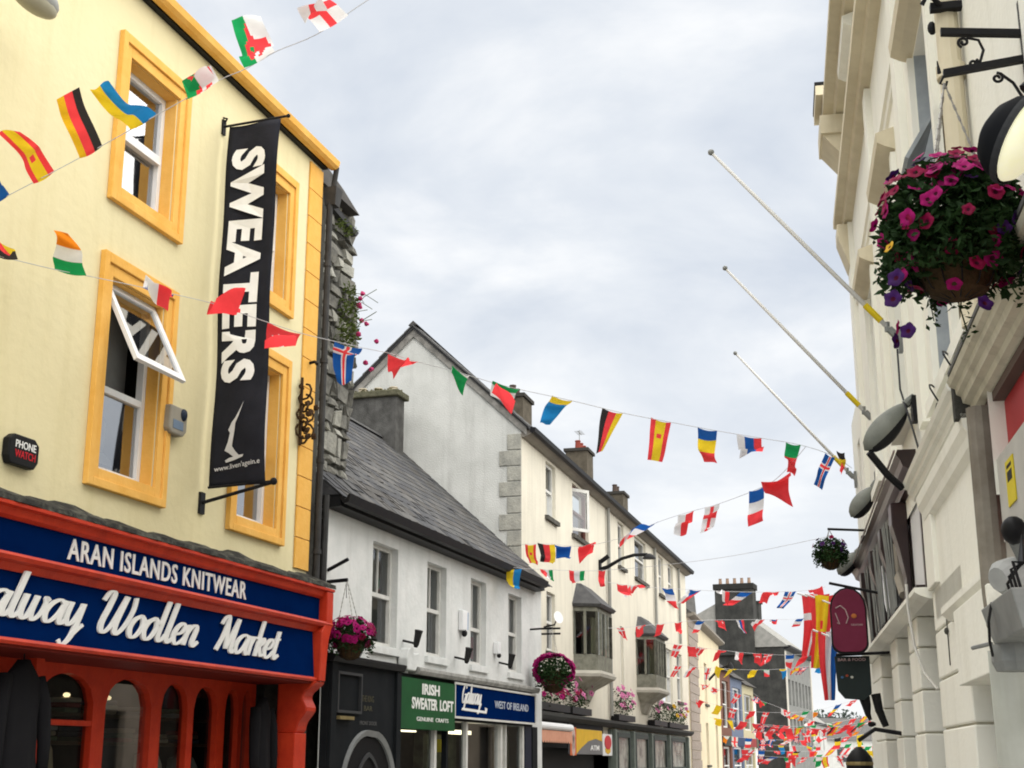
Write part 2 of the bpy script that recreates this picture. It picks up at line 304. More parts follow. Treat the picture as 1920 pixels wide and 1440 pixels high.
for i, ((a, b, c, d), (p, q, r, s)) in enumerate(zip(OUT, OPN)):
    tm = MB()   # stepped orange surround
    ring(tm, a, b, c, d, .10, 0.0, 0.075, tb=.10, tt=.12)
    ring(tm, a + .10, b - .10, c + .10, d - .12, .13, 0.0, 0.045, tb=.12, tt=.14)
    tr = tm.build('window_surround', M_ORG, Y, bevel=0.008)
    lin = MB()
    lin.box(p, p + .012, -.17, -0.002, r, s); lin.box(q - .012, q, -.17, -0.002, r, s); lin.box(p + .012, q - .012, -.17, -0.002, s - .012, s); lin.box(p + .012, q - .012, -.17, -0.002, r, r + .012)
    lin.build('reveal_lining', M_ORG, tr)
    p += .014; q -= .014; r += .014; s -= .014
    if i != 1:
        rail = r + (s - r) * .47
        win = sash_window(Y, p, q, r, s, -.16, M_UPVC, rail=rail, t=.075, glass=GLASS_HI)
        bx('rail_cover', M_UPVC, win, p + .075, q - .075, -.155, -.13, rail - .05, rail + .06)
    else:
        rail = 6.03 - .22
        t = .075; mb = MB(); ring(mb, p, q, r, s, t, -.25, -.16); mb.box(p + t, q - t, -.245, -.165, rail - .04, rail + .04)
        win = mb.build('window', M_UPVC, Y)
        MB().quad((p + t, -.21, r + t), (q - t, -.21, r + t), (q - t, -.21, rail), (p + t, -.21, rail)).build('pane', GLASS_HI, win)
        # top-hung sash pushed open
        a0 = R_(27); L = 1.12; hz_ = s - .02; hw = -.14
        def sp(x, k, off): return (x, hw + math.sin(a0) * k * L + math.cos(a0) * off, hz_ - math.cos(a0) * k * L + math.sin(a0) * off)
        sm = MB()
        for (x0, x1, k0, k1) in [(p + .03, p + .12, 0, 1), (q - .12, q - .03, 0, 1), (p + .12, q - .12, 0, .08), (p + .12, q - .12, .92, 1)]:
            sm.hexa([sp(x0, k1, 0), sp(x1, k1, 0), sp(x1, k1, .05), sp(x0, k1, .05), sp(x0, k0, 0), sp(x1, k0, 0), sp(x1, k0, .05), sp(x0, k0, .05)])
        sash = sm.build('open_sash', M_UPVC, win)
        MB().quad(sp(p + .12, .92, .025), sp(q - .12, .92, .025), sp(q - .12, .08, .025), sp(p + .12, .08, .025)).build('sash_pane', GLASS_HI, win)
        bx('room_pillar', mat('grey_plaster', (.34, .34, .33), .9), Y, 14.3, 14.75, -1.5, -.6, 4.4, 7.4)
# eaves: orange gutter on black fascia, slate roof behind
Yr = MB()
Yr.hexa([(5.8, .1, 10.95), (19.08, .1, 10.95), (19.08, -7.2, 10.95), (5.8, -7.2, 10.95), (5.8, -.1, 11.05), (19.08, -.1, 11.05), (19.08, -3.6, 13.9), (5.8, -3.6, 13.9)])
Yr.build('roof', M_SLATE[0], Y)
MB().extr([(0, 10.84), (.09, 10.84), (.09, 10.88), (0, 10.92)], 5.9, 19.02).build('soffit_board', M_BLK, Y)
MB().extr([(.08, 10.88), (.12, 10.85), (.20, 10.85), (.25, 10.89), (.27, 10.98), (.25, 10.98), (.11, 10.98), (.08, 10.98)], 5.9, 19.1).build('gutter', M_ORG, Y)
# quoins
for k in range(14):
    z0 = 4.32 + k * .462
    q_ = MB().box(18.52, 18.99, 0.002, .032, z0 + .006, z0 + .456).build('quoin', M_ORG, Y, bevel=.006) if k == 0 else clone(q0, Y, (0, 0, k * .462))
    if k == 0: q0 = q_
# downpipe with hopper
dp = MB(); dp.tube([(19.12, .10, 10.3), (19.12, .10, 3.0)], .05, 10)
dp.tube([(19.4, .10, 5.55), (19.36, .10, 3.2)], .05, 8)
for z in (9.2, 7.6, 6.0, 4.6): dp.tube([(19.12, .10, z), (19.12, .10, z + .07)], .065, 10)
dp.hexa([(19.08, .03, 10.25), (19.26, .03, 10.25), (19.26, .21, 10.25), (19.08, .21, 10.25), (19.04, .0, 10.55), (19.30, .0, 10.55), (19.30, .24, 10.55), (19.04, .24, 10.55)])
dp.tube([(19.17, .12, 10.5), (19.12, .2, 10.9)], .045, 8)
dp.build('downpipe', mat('dark_grey_pipe', (.055, .055, .055), .6, (.035, .035, .035), 4), Y)
bx('end_wall_strip', M_MORT, Y, 18.99, 19.45, -.6, -.12, 0, 10.6)
# --- shopfront
fl = MB(); random.seed(4)     # mossy lead flashing on the shop cornice
n = 90; prof = []
for i in range(n + 1):
    u = 6.2 + (19.12 - 6.2) * i / n; h = 4.20 + .07 * noise.noise((u * 1.3, 0, 0)) + .035 * random.random(); f_ = .40 + .03 * random.random()
    prof.append([(u, 0.0, h + .04), (u, .12 + .05 * random.random(), h), (u, f_, 4.10 + .02 * random.random()), (u, f_ + .01, 4.055)])
for i in range(n):
    for j in range(3): fl.quad(prof[i][j], prof[i + 1][j], prof[i + 1][j + 1], prof[i][j + 1])
fl.build('flashing', M_MOSS, Y)
MB().extr([(0, 4.05), (.42, 4.05), (.42, 4.015), (.37, 4.0), (.35, 3.93), (.31, 3.90), (0, 3.90)], 6.2, 19.12).build('cornice', M_RED, Y)
upb = bx('upper_fascia', M_NAVY, Y, 6.3, 18.86, .02, .29, 3.56, 3.90)
MB().extr([(0, 3.56), (.40, 3.56), (.42, 3.53), (.40, 3.49), (.34, 3.47), (.30, 3.40), (0, 3.40)], 6.2, 19.1).build('middle_cornice', M_RED, Y)
lob = MB().extr([(0, 3.40), (.28, 3.40), (.33, 2.75), (0, 2.75)], 6.3, 18.68).build('lower_fascia', M_NAVY, Y)
MB().extr([(0, 2.75), (.36, 2.75), (.375, 2.72), (.36, 2.69), (0, 2.69)], 6.2, 18.72).build('bottom_bead', M_RED, Y)
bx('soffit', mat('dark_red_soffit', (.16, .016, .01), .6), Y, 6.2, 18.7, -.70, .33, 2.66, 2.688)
# end bracket of the fascia: swelling red console
cp = [(18.70, 2.70), (18.72, 3.40), (18.88, 3.56), (18.88, 4.0), (19.10, 4.0), (19.10, 3.55), (18.98, 3.30), (18.93, 3.0), (18.90, 2.70)]
MB().extw(cp, .0, .41).build('fascia_end', M_RED, Y, bevel=.012)
bk = MB(); bp = []
for k in range(15):   # scrolled console
    t_ = k / 14; bp.append((.10 + .30 * (1 - t_) ** .7 * (.72 + .28 * math.cos(t_ * 11)), 2.69 - t_ * .72))
bk.extr([(-.2, 2.69)] + bp + [(-.2, 1.97)], 18.60, 18.93)
bk.build('console', M_RED, Y, bevel=.02)
bx('pilaster', M_RED, Y, 18.52, 18.90, -.25, .14, 0, 1.97, bevel=.01)
# arcade of round-headed lights
AR = [(11.0, 12.9), (13.46, 14.52), (14.78, 15.80), (16.04, 16.70), (16.86, 17.50), (17.72, 18.12), (18.22, 18.5)]
ap = MB(); wf, wb = -.55, -.67; top = 2.66; us = 10.8
def arch_strip(a, b, spring, crown, n=14):
    pts = []
    for i in range(n + 1):
        t_ = i / n; x = a + (b - a) * t_; pts.append((x, spring + (crown - spring) * math.sqrt(max(0, 1 - (2 * t_ - 1) ** 2))))
    for i in range(n):
        (x0, z0), (x1, z1) = pts[i], pts[i + 1]
        ap.quad((x0, wf, z0), (x1, wf, z1), (x1, wf, top), (x0, wf, top))
        ap.quad((x0, wf, z0), (x0, wb, z0), (x1, wb, z1), (x1, wf, z1))
prev = 10.8
for a, b in AR:
    ap.box(prev, a, wb, wf, 0, top); prev = b
    arch_strip(a, b, 2.24, 2.56)
    pass
ap.box(prev, 18.62, wb, wf, 0, top)
arc = ap.build('arcade_frame', M_RED, Y)
bx('transom_bar', M_RED, arc, 13.46, 14.52, -.65, -.555, 1.98, 2.04)
bx('slim_pillar', M_RED, Y, 13.02, 13.16, -.42, -.30, 0, 2.66)
for a, b in AR: MB().quad((a, -.63, 0.3), (b, -.63, .3), (b, -.63, 2.50), (a, -.63, 2.50)).build('shop_pane', GLASS_SHOP, arc)
for k, (z, d) in enumerate([(1.78, .9), (2.12, 1.0)]): bx('shelf', mat('shelf_wood', (.10, .075, .05), .7), Y, 12.9, 18.4, -1.55, -d - .2, z, z + .04)
WARM = bpy.data.materials.new('warm_spot'); WARM.use_nodes = True; WARM.node_tree.nodes['Principled BSDF'].inputs['Emission Color'].default_value = (1, .75, .4, 1); WARM.node_tree.nodes['Principled BSDF'].inputs['Emission Strength'].default_value = 1.6
for k in range(5):
    u = 14.1 + k * .85 + .1 * math.sin(k * 5); MB().ell((u, -1.15, 2.36), (.045, .045, .03), 8, 5).build('spot_lamp', WARM, Y)
# lettering
wall_text('ARAN ISLANDS KNITWEAR', 12.55, 16.55, 3.635, 3.865, .292, M_WHT, upb, bold=.012, space=1.12, ext=.012)
GLY = {
 'G': ([[(.98, 1.4), (.75, 1.8), (.35, 1.65), (.02, .85), (.22, .08), (.62, .1), (.9, .6)], [(.55, .78), (.98, .8), (.92, .1), (.72, -.55), (.35, -.6)]], 1.2),
 'a': ([[(.74, .86), (.50, 1.0), (.16, .78), (.0, .38), (.14, .03), (.38, .08), (.62, .42), (.76, .9)], [(.80, 1.0), (.72, .3), (.82, .02), (.98, .1), (1.1, .34)]], 1.02),
 'l': ([[(.16, 1.9), (.12, .9), (.10, .25), (.22, .0), (.42, .16), (.5, .34)]], .48),
 'w': ([[(.05, 1.0), (.03, .3), (.18, .0), (.42, .2), (.54, .98)], [(.56, 1.0), (.53, .3), (.68, .0), (.94, .24), (1.04, .72), (.96, .98), (1.16, .86)]], 1.16),
 'y': ([[(.05, 1.0), (.03, .35), (.2, .02), (.44, .22), (.62, .8)], [(.66, 1.0), (.64, .2), (.54, -.5), (.26, -.86), (.02, -.66)], [(.55, -.45), (.78, -.1), (.95, .1)]], .9),
 'W': ([[(-.10, 1.40), (.04, 1.80), (.28, 1.78), (.26, 1.2), (.16, .4), (.34, .02), (.66, .36), (.94, 1.66)], [(.98, 1.74), (.86, .45), (1.02, .02), (1.32, .4), (1.50, 1.15), (1.44, 1.76)]], 1.62),
 'o': ([[(.42, 1.0), (.12, .78), (.0, .38), (.18, .0), (.46, .1), (.62, .55), (.48, .96), (.40, .99)], [(.52, .92), (.68, .80), (.86, .84)]], .76),
 'e': ([[(.04, .42), (.40, .56), (.50, .84), (.32, 1.0), (.08, .74), (.0, .34), (.2, .0), (.48, .1), (.68, .36)]], .66),
 'n': ([[(.0, .98), (.06, .6), (.05, .0)], [(.06, .45), (.24, .88), (.44, 1.0), (.56, .78), (.52, .2), (.64, .0), (.86, .24)]], .86),
 'M': ([[(-.14, 1.35), (.0, 1.7), (.24, 1.76), (.2, .9), (-.06, .02)], [(.26, 1.72), (.44, .7), (.56, .16)], [(.56, .16), (.96, 1.74)], [(.98, 1.74), (.90, .3), (1.04, .0), (1.24, .22)]], 1.22),
 'r': ([[(.04, 1.0), (.06, .5), (.05, .0)], [(.06, .42), (.24, .92), (.50, .94)]], .52),
 'k': ([[(.12, 1.9), (.08, .9), (.05, .0)], [(.08, .45), (.34, .96), (.48, .80), (.16, .5)], [(.2, .5), (.42, .06), (.7, .16)]], .68),
 't': ([[(.16, 1.5), (.12, .5), (.14, .12), (.26, .0), (.5, .22)], [(-.06, 1.04), (.40, 1.08)]], .5)}
def script_text(mb, s, u0, z0, k, w, kz=None, slant=.34, thick=.24, thin=.10, dep=.022):
    kz = kz or k
    x = u0; ly = 0
    for ch in s:
        if ch == ' ': x += .55 * k; continue
        strokes, adv = GLY[ch]
        for st in strokes:
            P = [Vector(p) for p in st]; pts = []
            for i in range(len(P) - 1):       # Catmull-Rom
                p0, p1, p2, p3 = P[max(i - 1, 0)], P[i], P[i + 1], P[min(i + 2, len(P) - 1)]
                for q in range(6):
                    t_ = q / 6; pts.append(.5 * ((2 * p1) + (p2 - p0) * t_ + (2 * p0 - 5 * p1 + 4 * p2 - p3) * t_ ** 2 + (3 * p1 - p0 - 3 * p2 + p3) * t_ ** 3))
            pts.append(P[-1]); L_ = []; R2 = []
            for i, p in enumerate(pts):
                d = pts[min(i + 1, len(pts) - 1)] - pts[max(i - 1, 0)]; d.normalize()
                h = (thin + (thick - thin) * abs(d.y) ** 1.3 * (1.0 if d.y < .15 else .62)) / 2
                nn = Vector((-d.y, d.x)); L_.append(p + nn * h); R2.append(p - nn * h)
            ly += 1; wo = w + dep + (ly % 7) * .0012
            def tr(p, ww): return (x + (p.x + slant * p.y) * k, ww, z0 + p.y * kz)
            for i in range(len(pts) - 1):
                a, b, c, d = L_[i], L_[i + 1], R2[i + 1], R2[i]
                mb.quad(tr(a, wo), tr(b, wo), tr(c, wo), tr(d, wo)); mb.quad(tr(a, w), tr(b, w), tr(b, wo), tr(a, wo)); mb.quad(tr(d, w), tr(c, w), tr(c, wo), tr(d, wo))
            for (a, d) in ((L_[0], R2[0]), (L_[-1], R2[-1])): mb.quad(tr(a, w), tr(d, w), tr(d, wo), tr(a, wo))
        x += adv * k
    return x
gt = MB(); script_text(gt, 'Galway', 10.80, 2.955, .352, .315, .245)
script_text(gt, 'Woollen', 13.10, 2.93, .385, .315, .25); xe = script_text(gt, 'Market', 15.78, 2.925, .365, .315, .25)
gt.build('script_lettering', M_WHT, lob)

# ---------------------------------------------------------------- things on the yellow wall
bn = thing('shop_banner', 'long black vertical banner lettered SWEATERS hanging from rods on the yellow wall', 'banner', FA, 15.75, 0.0, 4.78)
M_BAN = mat('black_banner_cloth', (.012, .013, .018), .75, (.018, .019, .026), 3, bump=.2)
def bpt(x, z, off=0.0):     # x across the banner 0..1, z height
    t_ = (z - 4.98) / 5.1; pinch = -.07 * math.sin(math.pi * min(1, max(0, t_)) ** .8) + .03 * (1 - t_)
    wv = .10 + x * (.80 + pinch); return (15.75 + .03 * math.sin(x * 5 + z * 1.3) + .02 * math.sin(z * 3.1) - off, wv, z)
nx, nz_ = 10, 60; vs = []; fs = []
for j in range(nz_ + 1):
    for i in range(nx + 1): vs.append(bpt(i / nx, 5.0 + (10.09 - 5.0) * j / nz_))
for j in range(nz_):
    for i in range(nx): a = j * (nx + 1) + i; fs.append((a, a + 1, a + nx + 2, a + nx + 1))
cl = MB().add(vs, fs).build('cloth', M_BAN, bn, smooth=True)
sm_ = cl.modifiers.new('thick', 'SOLIDIFY'); sm_.thickness = .004; sm_.offset = 0
vs, fs = text_geo('SWEATERS', 1.0, .048, 1.0, 1.10); vs = fit(vs, 0, 1, 0, 1)
bm = bmesh.new(); bv_ = [bm.verts.new((x, y, 0)) for x, y, z in vs]; [bm.faces.new([bv_[i] for i in f]) for f in fs if len(set(f)) > 2]
bmesh.ops.triangulate(bm, faces=bm.faces)
me = bpy.data.meshes.new('x'); bm.to_mesh(me); vs = [tuple(v.co) for v in me.vertices]; fs = [tuple(p.vertices) for p in me.polygons]; bm.free(); bpy.data.meshes.remove(me)
# reads downwards: letter tops towards the street end
MB().add([bpt(.11 + y * .66, 9.72 - x * 3.34, .022) for x, y, _ in vs], fs).build('lettering', M_WHT, bn)
lg = [(.62, 6.12), (.56, 6.02), (.47, 5.90), (.40, 5.84), (.33, 5.74), (.37, 5.70), (.33, 5.58), (.27, 5.47), (.36, 5.43), (.44, 5.38), (.36, 5.37), (.28, 5.34), (.30, 5.31), (.46, 5.335), (.62, 5.37), (.64, 5.40), (.55, 5.395), (.48, 5.45), (.415, 5.52), (.43, 5.60), (.46, 5.72), (.47, 5.82), (.53, 5.92)]
MB().add([bpt(x * 1.0, z, .022) for x, z in lg], [tuple(range(len(lg)))]).build('emblem', mat('pale_grey_print', (.6, .6, .6), .6), bn)
vs, fs = text_geo("www.liven'agein.e", 1.0, .01); vs = fit(vs, 0, 1, 0, 1)
MB().add([bpt(.09 + x * .84, 5.18 + x * .07 + y * .09, .022) for x, y, _ in vs], fs).build('small_lettering', mat('pale_grey_print', (.6, .6, .6), .6), bn)
rd = MB(); rd.tube([(15.75, 0, 10.10), (15.75, 1.0, 10.13)], .018, 8); rd.ell((15.75, 1.0, 10.13), (.03, .03, .03), 8, 6); rd.tube([(15.75, .02, 10.0), (15.75, .02, 10.14), (15.75, .06, 10.22), (15.75, .0, 10.24)], .015, 6); rd.build('top_rod', M_BLK, bn)
rd = MB(); rd.tube([(15.75, 0, 4.80), (15.75, 1.02, 5.02)], .024, 8); rd.ell((15.75, 1.03, 5.03), (.05, .05, .05), 8, 6); rd.tube([(15.75, .10, 5.0), (15.75, .98, 5.03)], .018, 8); rd.build('bottom_rod', M_BLK, bn)
bx('wall_plate', M_BLK, bn, 15.69, 15.81, 0, .035, 4.66, 4.94); bx('wall_plate', M_BLK, bn, 15.71, 15.79, 0, .03, 9.98, 10.2)
# alarm box
al = thing('alarm_box', 'black rounded alarm box lettered in white and red, low on the yellow wall', 'alarm box', FA, 11.95, 0, 4.52)
pr = [(11.70, 4.60), (11.74, 4.52), (12.14, 4.52), (12.2, 4.60), (12.2, 4.78), (12.12, 4.84), (11.78, 4.84), (11.70, 4.78)]
cs = MB().extw(pr, .0, .09).build('casing', M_BLK, al, bevel=.015)
wall_text('PHONE', 11.80, 12.14, 4.70, 4.78, .092, M_WHT, al, bold=.01, ext=.002); wall_text('WATCH', 11.80, 12.14, 4.60, 4.68, .092, mat('red_print', (.55, .02, .03), .5), al, bold=.01, ext=.002)
mt = thing('siren_box', 'small grey box with dark lens on the yellow wall beside the open window', 'siren box', FA, 14.87, 0, 5.5)
MB().extw([(14.66, 5.56), (14.72, 5.5), (15.0, 5.5), (15.08, 5.58), (15.08, 5.86), (14.68, 5.86)], 0, .13).build('casing', mat('drab_casing', (.30, .28, .23), .6), mt, bevel=.02)
MB().ell((14.98, .13, 5.78), (.07, .04, .08), 12, 8).build('lens', mat('dark_lens', (.02, .03, .05), .3), mt, smooth=True)
bx('blue_label', mat('dull_blue_print', (.16, .22, .30), .6), mt, 14.74, 14.98, .131, .135, 5.57, 5.68)
# wrought-iron bracket by the quoins
ib = thing('iron_bracket', 'rusty wrought-iron scroll bracket on the orange quoins', 'bracket', FA, 18.48, 0, 6.2)
im = MB(); im.tube([(18.48, .05, 6.15), (18.48, .05, 7.2)], .022, 6); random.seed(8)
for k in range(7):
    z = 6.25 + k * .12; r = .07 + .05 * random.random(); pth = [(18.48 + .12 * math.sin(a_ * .9) * (k % 2 * 2 - 1) * .6, .12 + r * math.sin(a_), z + r * math.cos(a_)) for a_ in [i * .7 for i in range(9)]]; im.tube(pth, .018, 5)
for k in range(10): im.ell((18.48 + random.uniform(-.1, .1), .05 + random.uniform(0, .25), random.uniform(6.2, 7.1)), (.03, .05, .045), 6, 4, jit=.3, seed=k)
im.build('scrollwork', mat('rusty_iron', (.035, .022, .014), .8, (.07, .04, .02), 10), ib)
MB().tube([(18.75, 0, 7.5), (18.75, .12, 7.52), (18.7, .18, 7.46)], .025, 6).build('bolt', M_BLK, ib)
# lamp head over the yellow wall, top left
lp = thing('wall_lamp', 'grey street lamp head high on the yellow wall at the top left corner', 'street lamp', FA, 10.6, 0, 8.9)
MB().tube([(9.9, 0, 8.6), (9.95, .35, 8.95), (10.2, .6, 9.15)], .035, 8).build('arm', M_BLK, lp)
MB().ell((10.62, .62, 9.18), (.46, .17, .15), 18, 10).build('head', M_LGREY, lp, smooth=True)
MB().ell((10.68, .62, 9.12), (.38, .14, .13), 18, 10).build('lamp_bowl', mat('dusty_bowl', (.42, .40, .30), .4), lp, smooth=True)
# garments hanging in and before the shop
def garment(label, u, w, z0, z1, wd, m, seed):
    mb = MB(); rnd = random.Random(seed); n, k = 20, 16; vs = []; fs = []; H = z1 - z0
    prf = [(0, .16), (.03, .22), (.06, .50), (.10, .80), (.16, .86), (.30, .78), (.55, .80), (.8, .88), (1.0, .92)]
    for j in range(k + 1):
        t_ = j / k; q = next(i for i in range(len(prf) - 1) if prf[i + 1][0] >= t_); f = (t_ - prf[q][0]) / (prf[q + 1][0] - prf[q][0]); hw = wd * (prf[q][1] + (prf[q + 1][1] - prf[q][1]) * f); th = .07 + .06 * t_
        for i in range(n):
            a_ = 2 * math.pi * i / n; rr = 1 + (.16 * math.sin(a_ * 7 + seed + t_ * 2) + .08 * math.sin(a_ * 3 + 5 * t_)) * min(1, t_ * 2) + rnd.uniform(-.03, .03)
            vs.append((u + hw / 2 * math.cos(a_) * (1 + .3 * (rr - 1)), w + th * math.sin(a_) * rr, z1 - H * t_ + .02 * math.sin(a_ * 4) * t_))
    for j in range(k):
        for i in range(n): fs.append((j * n + i, j * n + (i + 1) % n, (j + 1) * n + (i + 1) % n, (j + 1) * n + i))
    fs.append(tuple(range(n)))
    mb.add(vs, fs)
    g = thing('hanging_garment', label, 'garment', FA, u, w, z0, 'clothes hung at the knitwear shop')
    mb.build('cloth', m, g, smooth=True)
    for sd_ in (-1, 1): MB().tube([(u + sd_ * wd * .36, w, z1 - H * .10), (u + sd_ * wd * .47, w + .03, z1 - H * .25), (u + sd_ * wd * .52, w + .05, z1 - H * .5), (u + sd_ * wd * .50, w + .06, z1 - H * .72)], [.075, .08, .07, .055], 10).build('sleeve', m, g, smooth=True)
    MB().tube([(u, w, z1 - .02), (u, w, z1 + .08), (u, w + .03, z1 + .12)], .008, 5).build('hook', M_BLK, g)
garment('black coat hanging at the right end of the knitwear shopfront', 18.05, -.15, .9, 2.45, .55, mat('black_wool', (.012, .012, .014), .95), 1)
garment('black coat hanging left of the slim red pillar', 12.45, -.05, .9, 2.6, .75, mat('black_wool', (.012, .012, .014), .95), 2)
garment('cream sweater hung inside the left arched window', 13.9, -.95, 1.0, 1.93, .62, mat('oat_wool', (.34, .29, .20), .95), 3)
garment('grey sweater hung inside the narrow arched window', 17.2, -.9, .9, 1.68, .55, mat('grey_wool', (.22, .22, .21), .95), 4)
garment('pale sweater hung low inside the third arched window', 16.3, -.88, .9, 1.74, .40, mat('pale_wool', (.42, .38, .32), .95), 5)
r2 = random.Random(17)
for k in range(12):     # folded knitwear on the shelves
    u = 13.3 + k * .42; zz_ = 1.82 if k % 2 else 2.16; g = thing('folded_sweaters', 'pile of folded sweaters on a shelf inside the arched shop windows', 'sweaters', FA, u, -1.3, zz_, 'folded sweaters in the knitwear shop')
    for q in range(r2.choice([2, 3])):
        c = r2.choice([(.35, .30, .22), (.10, .12, .16), (.22, .05, .05), (.30, .30, .29), (.12, .16, .10), (.42, .38, .30)]); MB().box(u - .15 + r2.uniform(-.02, .02), u + .15, -1.5, -1.15 + r2.uniform(0, .04), zz_ + q * .06, zz_ + q * .06 + .055).build('sweater', mat('knit_%d%d%d' % tuple(int(x * 100) for x in c), c, .95), g, bevel=.02)
# goods seen through the upper windows
def goods(label, u, w, z0, parts, nm='stock'):
    g = thing(nm, label, 'stock', FA, u, w, z0, 'stock behind the upper windows')
    for nm2, m, geo in parts: geo.build(nm2, m, g, smooth=nm2 != 'carton')
mw = mat('white_fabric', (.62, .62, .58), .9)
goods('white folded sweaters stacked behind the half-open window', 14.0, -.55, 4.85, [('pile', mw, MB().ell((14.0, -.55, 5.0), (.42, .22, .20), 14, 8)), ('roll', mw, MB().lathe((14.05, -.6, 5.12), [(.17, 0), (.2, .1), (.2, .4), (.16, .46)], 14))])
goods('small framed sign leaning inside the half-open window', 14.05, -.33, 4.84, [('carton', mat('dark_print', (.04, .05, .05), .5), MB().box(13.85, 14.35, -.36, -.33, 4.84, 4.98))])
goods('cream dress dummy behind the upper left window', 13.95, -.5, 8.25, [('torso', mat('oat_fabric', (.5, .47, .38), .9), MB().lathe((13.95, -.55, 8.25), [(.32, 0), (.24, .3), (.20, .5), (.27, .75), (.22, .85), (.06, .92)], 14)), ('dark_scarf', M_DARK, MB().ell((13.95, -.5, 9.02), (.22, .16, .10), 10, 6, jit=.2, seed=3))])
goods('white cloth heap behind the lower right window', 17.1, -.5, 4.85, [('pile', mw, MB().ell((17.1, -.5, 5.0), (.35, .2, .22), 12, 8, jit=.1, seed=5))])
goods('plant pot behind the lower right window', 17.5, -.45, 4.85, [('pot', mat('terracotta_pot', (.3, .14, .08), .8), MB().lathe((17.5, -.45, 4.85), [(.08, 0), (.12, .22), (.13, .24)], 12))])
goods('cream curtain bundle behind the upper right window', 17.3, -.5, 8.25, [('bundle', mat('oat_fabric', (.5, .47, .38), .9), MB().lathe((17.3, -.5, 8.25), [(.25, 0), (.2, .4), (.16, 1.2), (.2, 1.6)], 12))])
# ================================================================ rubble stone wall between the yellow and the white house
S = thing('stone_wall_stub', 'ragged tall rubble stone wall end between the yellow building and the white house', 'stone wall', FA, 20.2, -.9, 0)
core = MB(); core.box(19.5, 21.25, -1.6, -.42, 0, 10.4); core.build('core', M_MORT, S)
rnd = random.Random(11); z = 5.35; 
def rough_stone(u0, u1, z0, z1, w0, seed):
    r2 = random.Random(seed); mb = MB(); j = lambda a: r2.uniform(-a, a) * 1.5
    d = w0 + r2.uniform(-.02, .03); b = .03
    mb.hexa([(u0 + j(.03), -.6, z0 + j(.03)), (u1 + j(.03), -.6, z0 + j(.03)), (u1 - b + j(.03), d + j(.03), z0 + b * .6 + j(.02)), (u0 + b + j(.03), d + j(.03), z0 + b * .6 + j(.02)),
             (u0 + j(.03), -.6, z1 + j(.03)), (u1 + j(.03), -.6, z1 + j(.03)), (u1 - b + j(.03), d + j(.03), z1 - b * .6 + j(.02)), (u0 + b + j(.03), d + j(.03), z1 - b * .6 + j(.02))])
    return mb
k = 0
while z < 10.7:
    h = rnd.uniform(.13, .36); right = 21.36 + .12 * math.sin(z * 1.7) + .10 * noise.noise((z * 2, 3, 1)) + (0.12 if 8.3 < z < 9.4 else 0)
    u = 19.45
    while u < right - .05:
        wd = min(rnd.uniform(.18, .62), right - u)
        rough_stone(u + .02, u + wd - .02, z + .018 + rnd.uniform(-.02, .02), z + h - .018, -.36, k).build('stone', M_STONE2 if rnd.random() < .72 else M_STONE, S); k += 1; u += wd
    z += h
cp_ = MB(); cp_.hexa([(19.4, -1.7, 10.70), (21.1, -1.7, 10.50), (21.1, -.28, 10.50), (19.4, -.28, 10.72), (19.4, -1.7, 10.78), (21.15, -1.7, 10.58), (21.15, -.26, 10.58), (19.4, -.26, 10.80)])
cp_.build('coping_slab', M_SLATE[0], S)
cp2 = MB(); cp2.hexa([(19.3, -1.5, 10.8), (20.9, -1.5, 10.8), (20.9, -.15, 10.8), (19.3, -.15, 10.8), (19.3, -1.5, 11.25), (20.3, -1.5, 11.05), (20.3, -.2, 11.05), (19.3, -.2, 11.25)]); cp2.build('broken_slates', M_SLATE[3], S)
def leaf_cloud(mb, c, rad, n, size, seed, flat=1.0, shell=.0, m=0):
    r2 = random.Random(seed); c = Vector(c)
    for _ in range(n):
        v = Vector((r2.gauss(0, 1), r2.gauss(0, 1), r2.gauss(0, 1))); v.normalize(); q = r2.random() ** (1 / 3) * (1 - shell) + shell
        p = c + Vector((v.x * rad[0], v.y * rad[1], v.z * rad[2])) * q
        a = Vector((r2.gauss(0, 1), r2.gauss(0, 1), r2.gauss(0, .7))).normalized(); b = a.cross(Vector((r2.gauss(0, 1), r2.gauss(0, 1), r2.gauss(0, 1)))).normalized()
        s_ = size * r2.uniform(.6, 1.3); nn = a.cross(b) * s_ * .15
        mb.add([p - a * s_, p + b * s_ * .45 + nn, p + a * s_, p - b * s_ * .45 + nn], [(0, 1, 2, 3)], m)
wp = thing('wall_plant', 'tuft of olive weeds with pink flowers growing out of the stone wall', 'plant', FA, 20.75, -.3, 8.0)
mb = MB(); leaf_cloud(mb, (20.72, -.22, 8.95), (.22, .18, .62), 380, .04, 3); leaf_cloud(mb, (20.6, -.2, 8.4), (.2, .25, .4), 140, .05, 4)
leaf_cloud(mb, (20.5, -.25, 10.45), (.4, .2, .10), 60, .05, 6)
mb.build('foliage', M_LEAF2, wp); tag(bpy.data.objects['foliage'], kind='stuff')
st = MB(); r2 = random.Random(5)
for _ in range(12):
    p0 = Vector((20.8, -.2, r2.uniform(8.4, 9.4))); p1 = p0 + Vector((r2.uniform(.1, .4), r2.uniform(0, .4), r2.uniform(-.2, .5))); st.tube([p0, (p0 + p1) / 2 + Vector((0, 0, .06)), p1], .006, 4)
st.build('stems', M_LEAF2, wp)
M_PINK = mat('pink_petal', (.60, .07, .20), .6, (.45, .03, .14), 8, trans=.2)
for _ in range(11):
    p = (r2.uniform(20.65, 21.2), r2.uniform(-.3, .15), r2.uniform(8.0, 9.6)); MB().ell(p, (.045, .045, .04), 7, 5, jit=.25, seed=_).build('flower', M_PINK, wp)

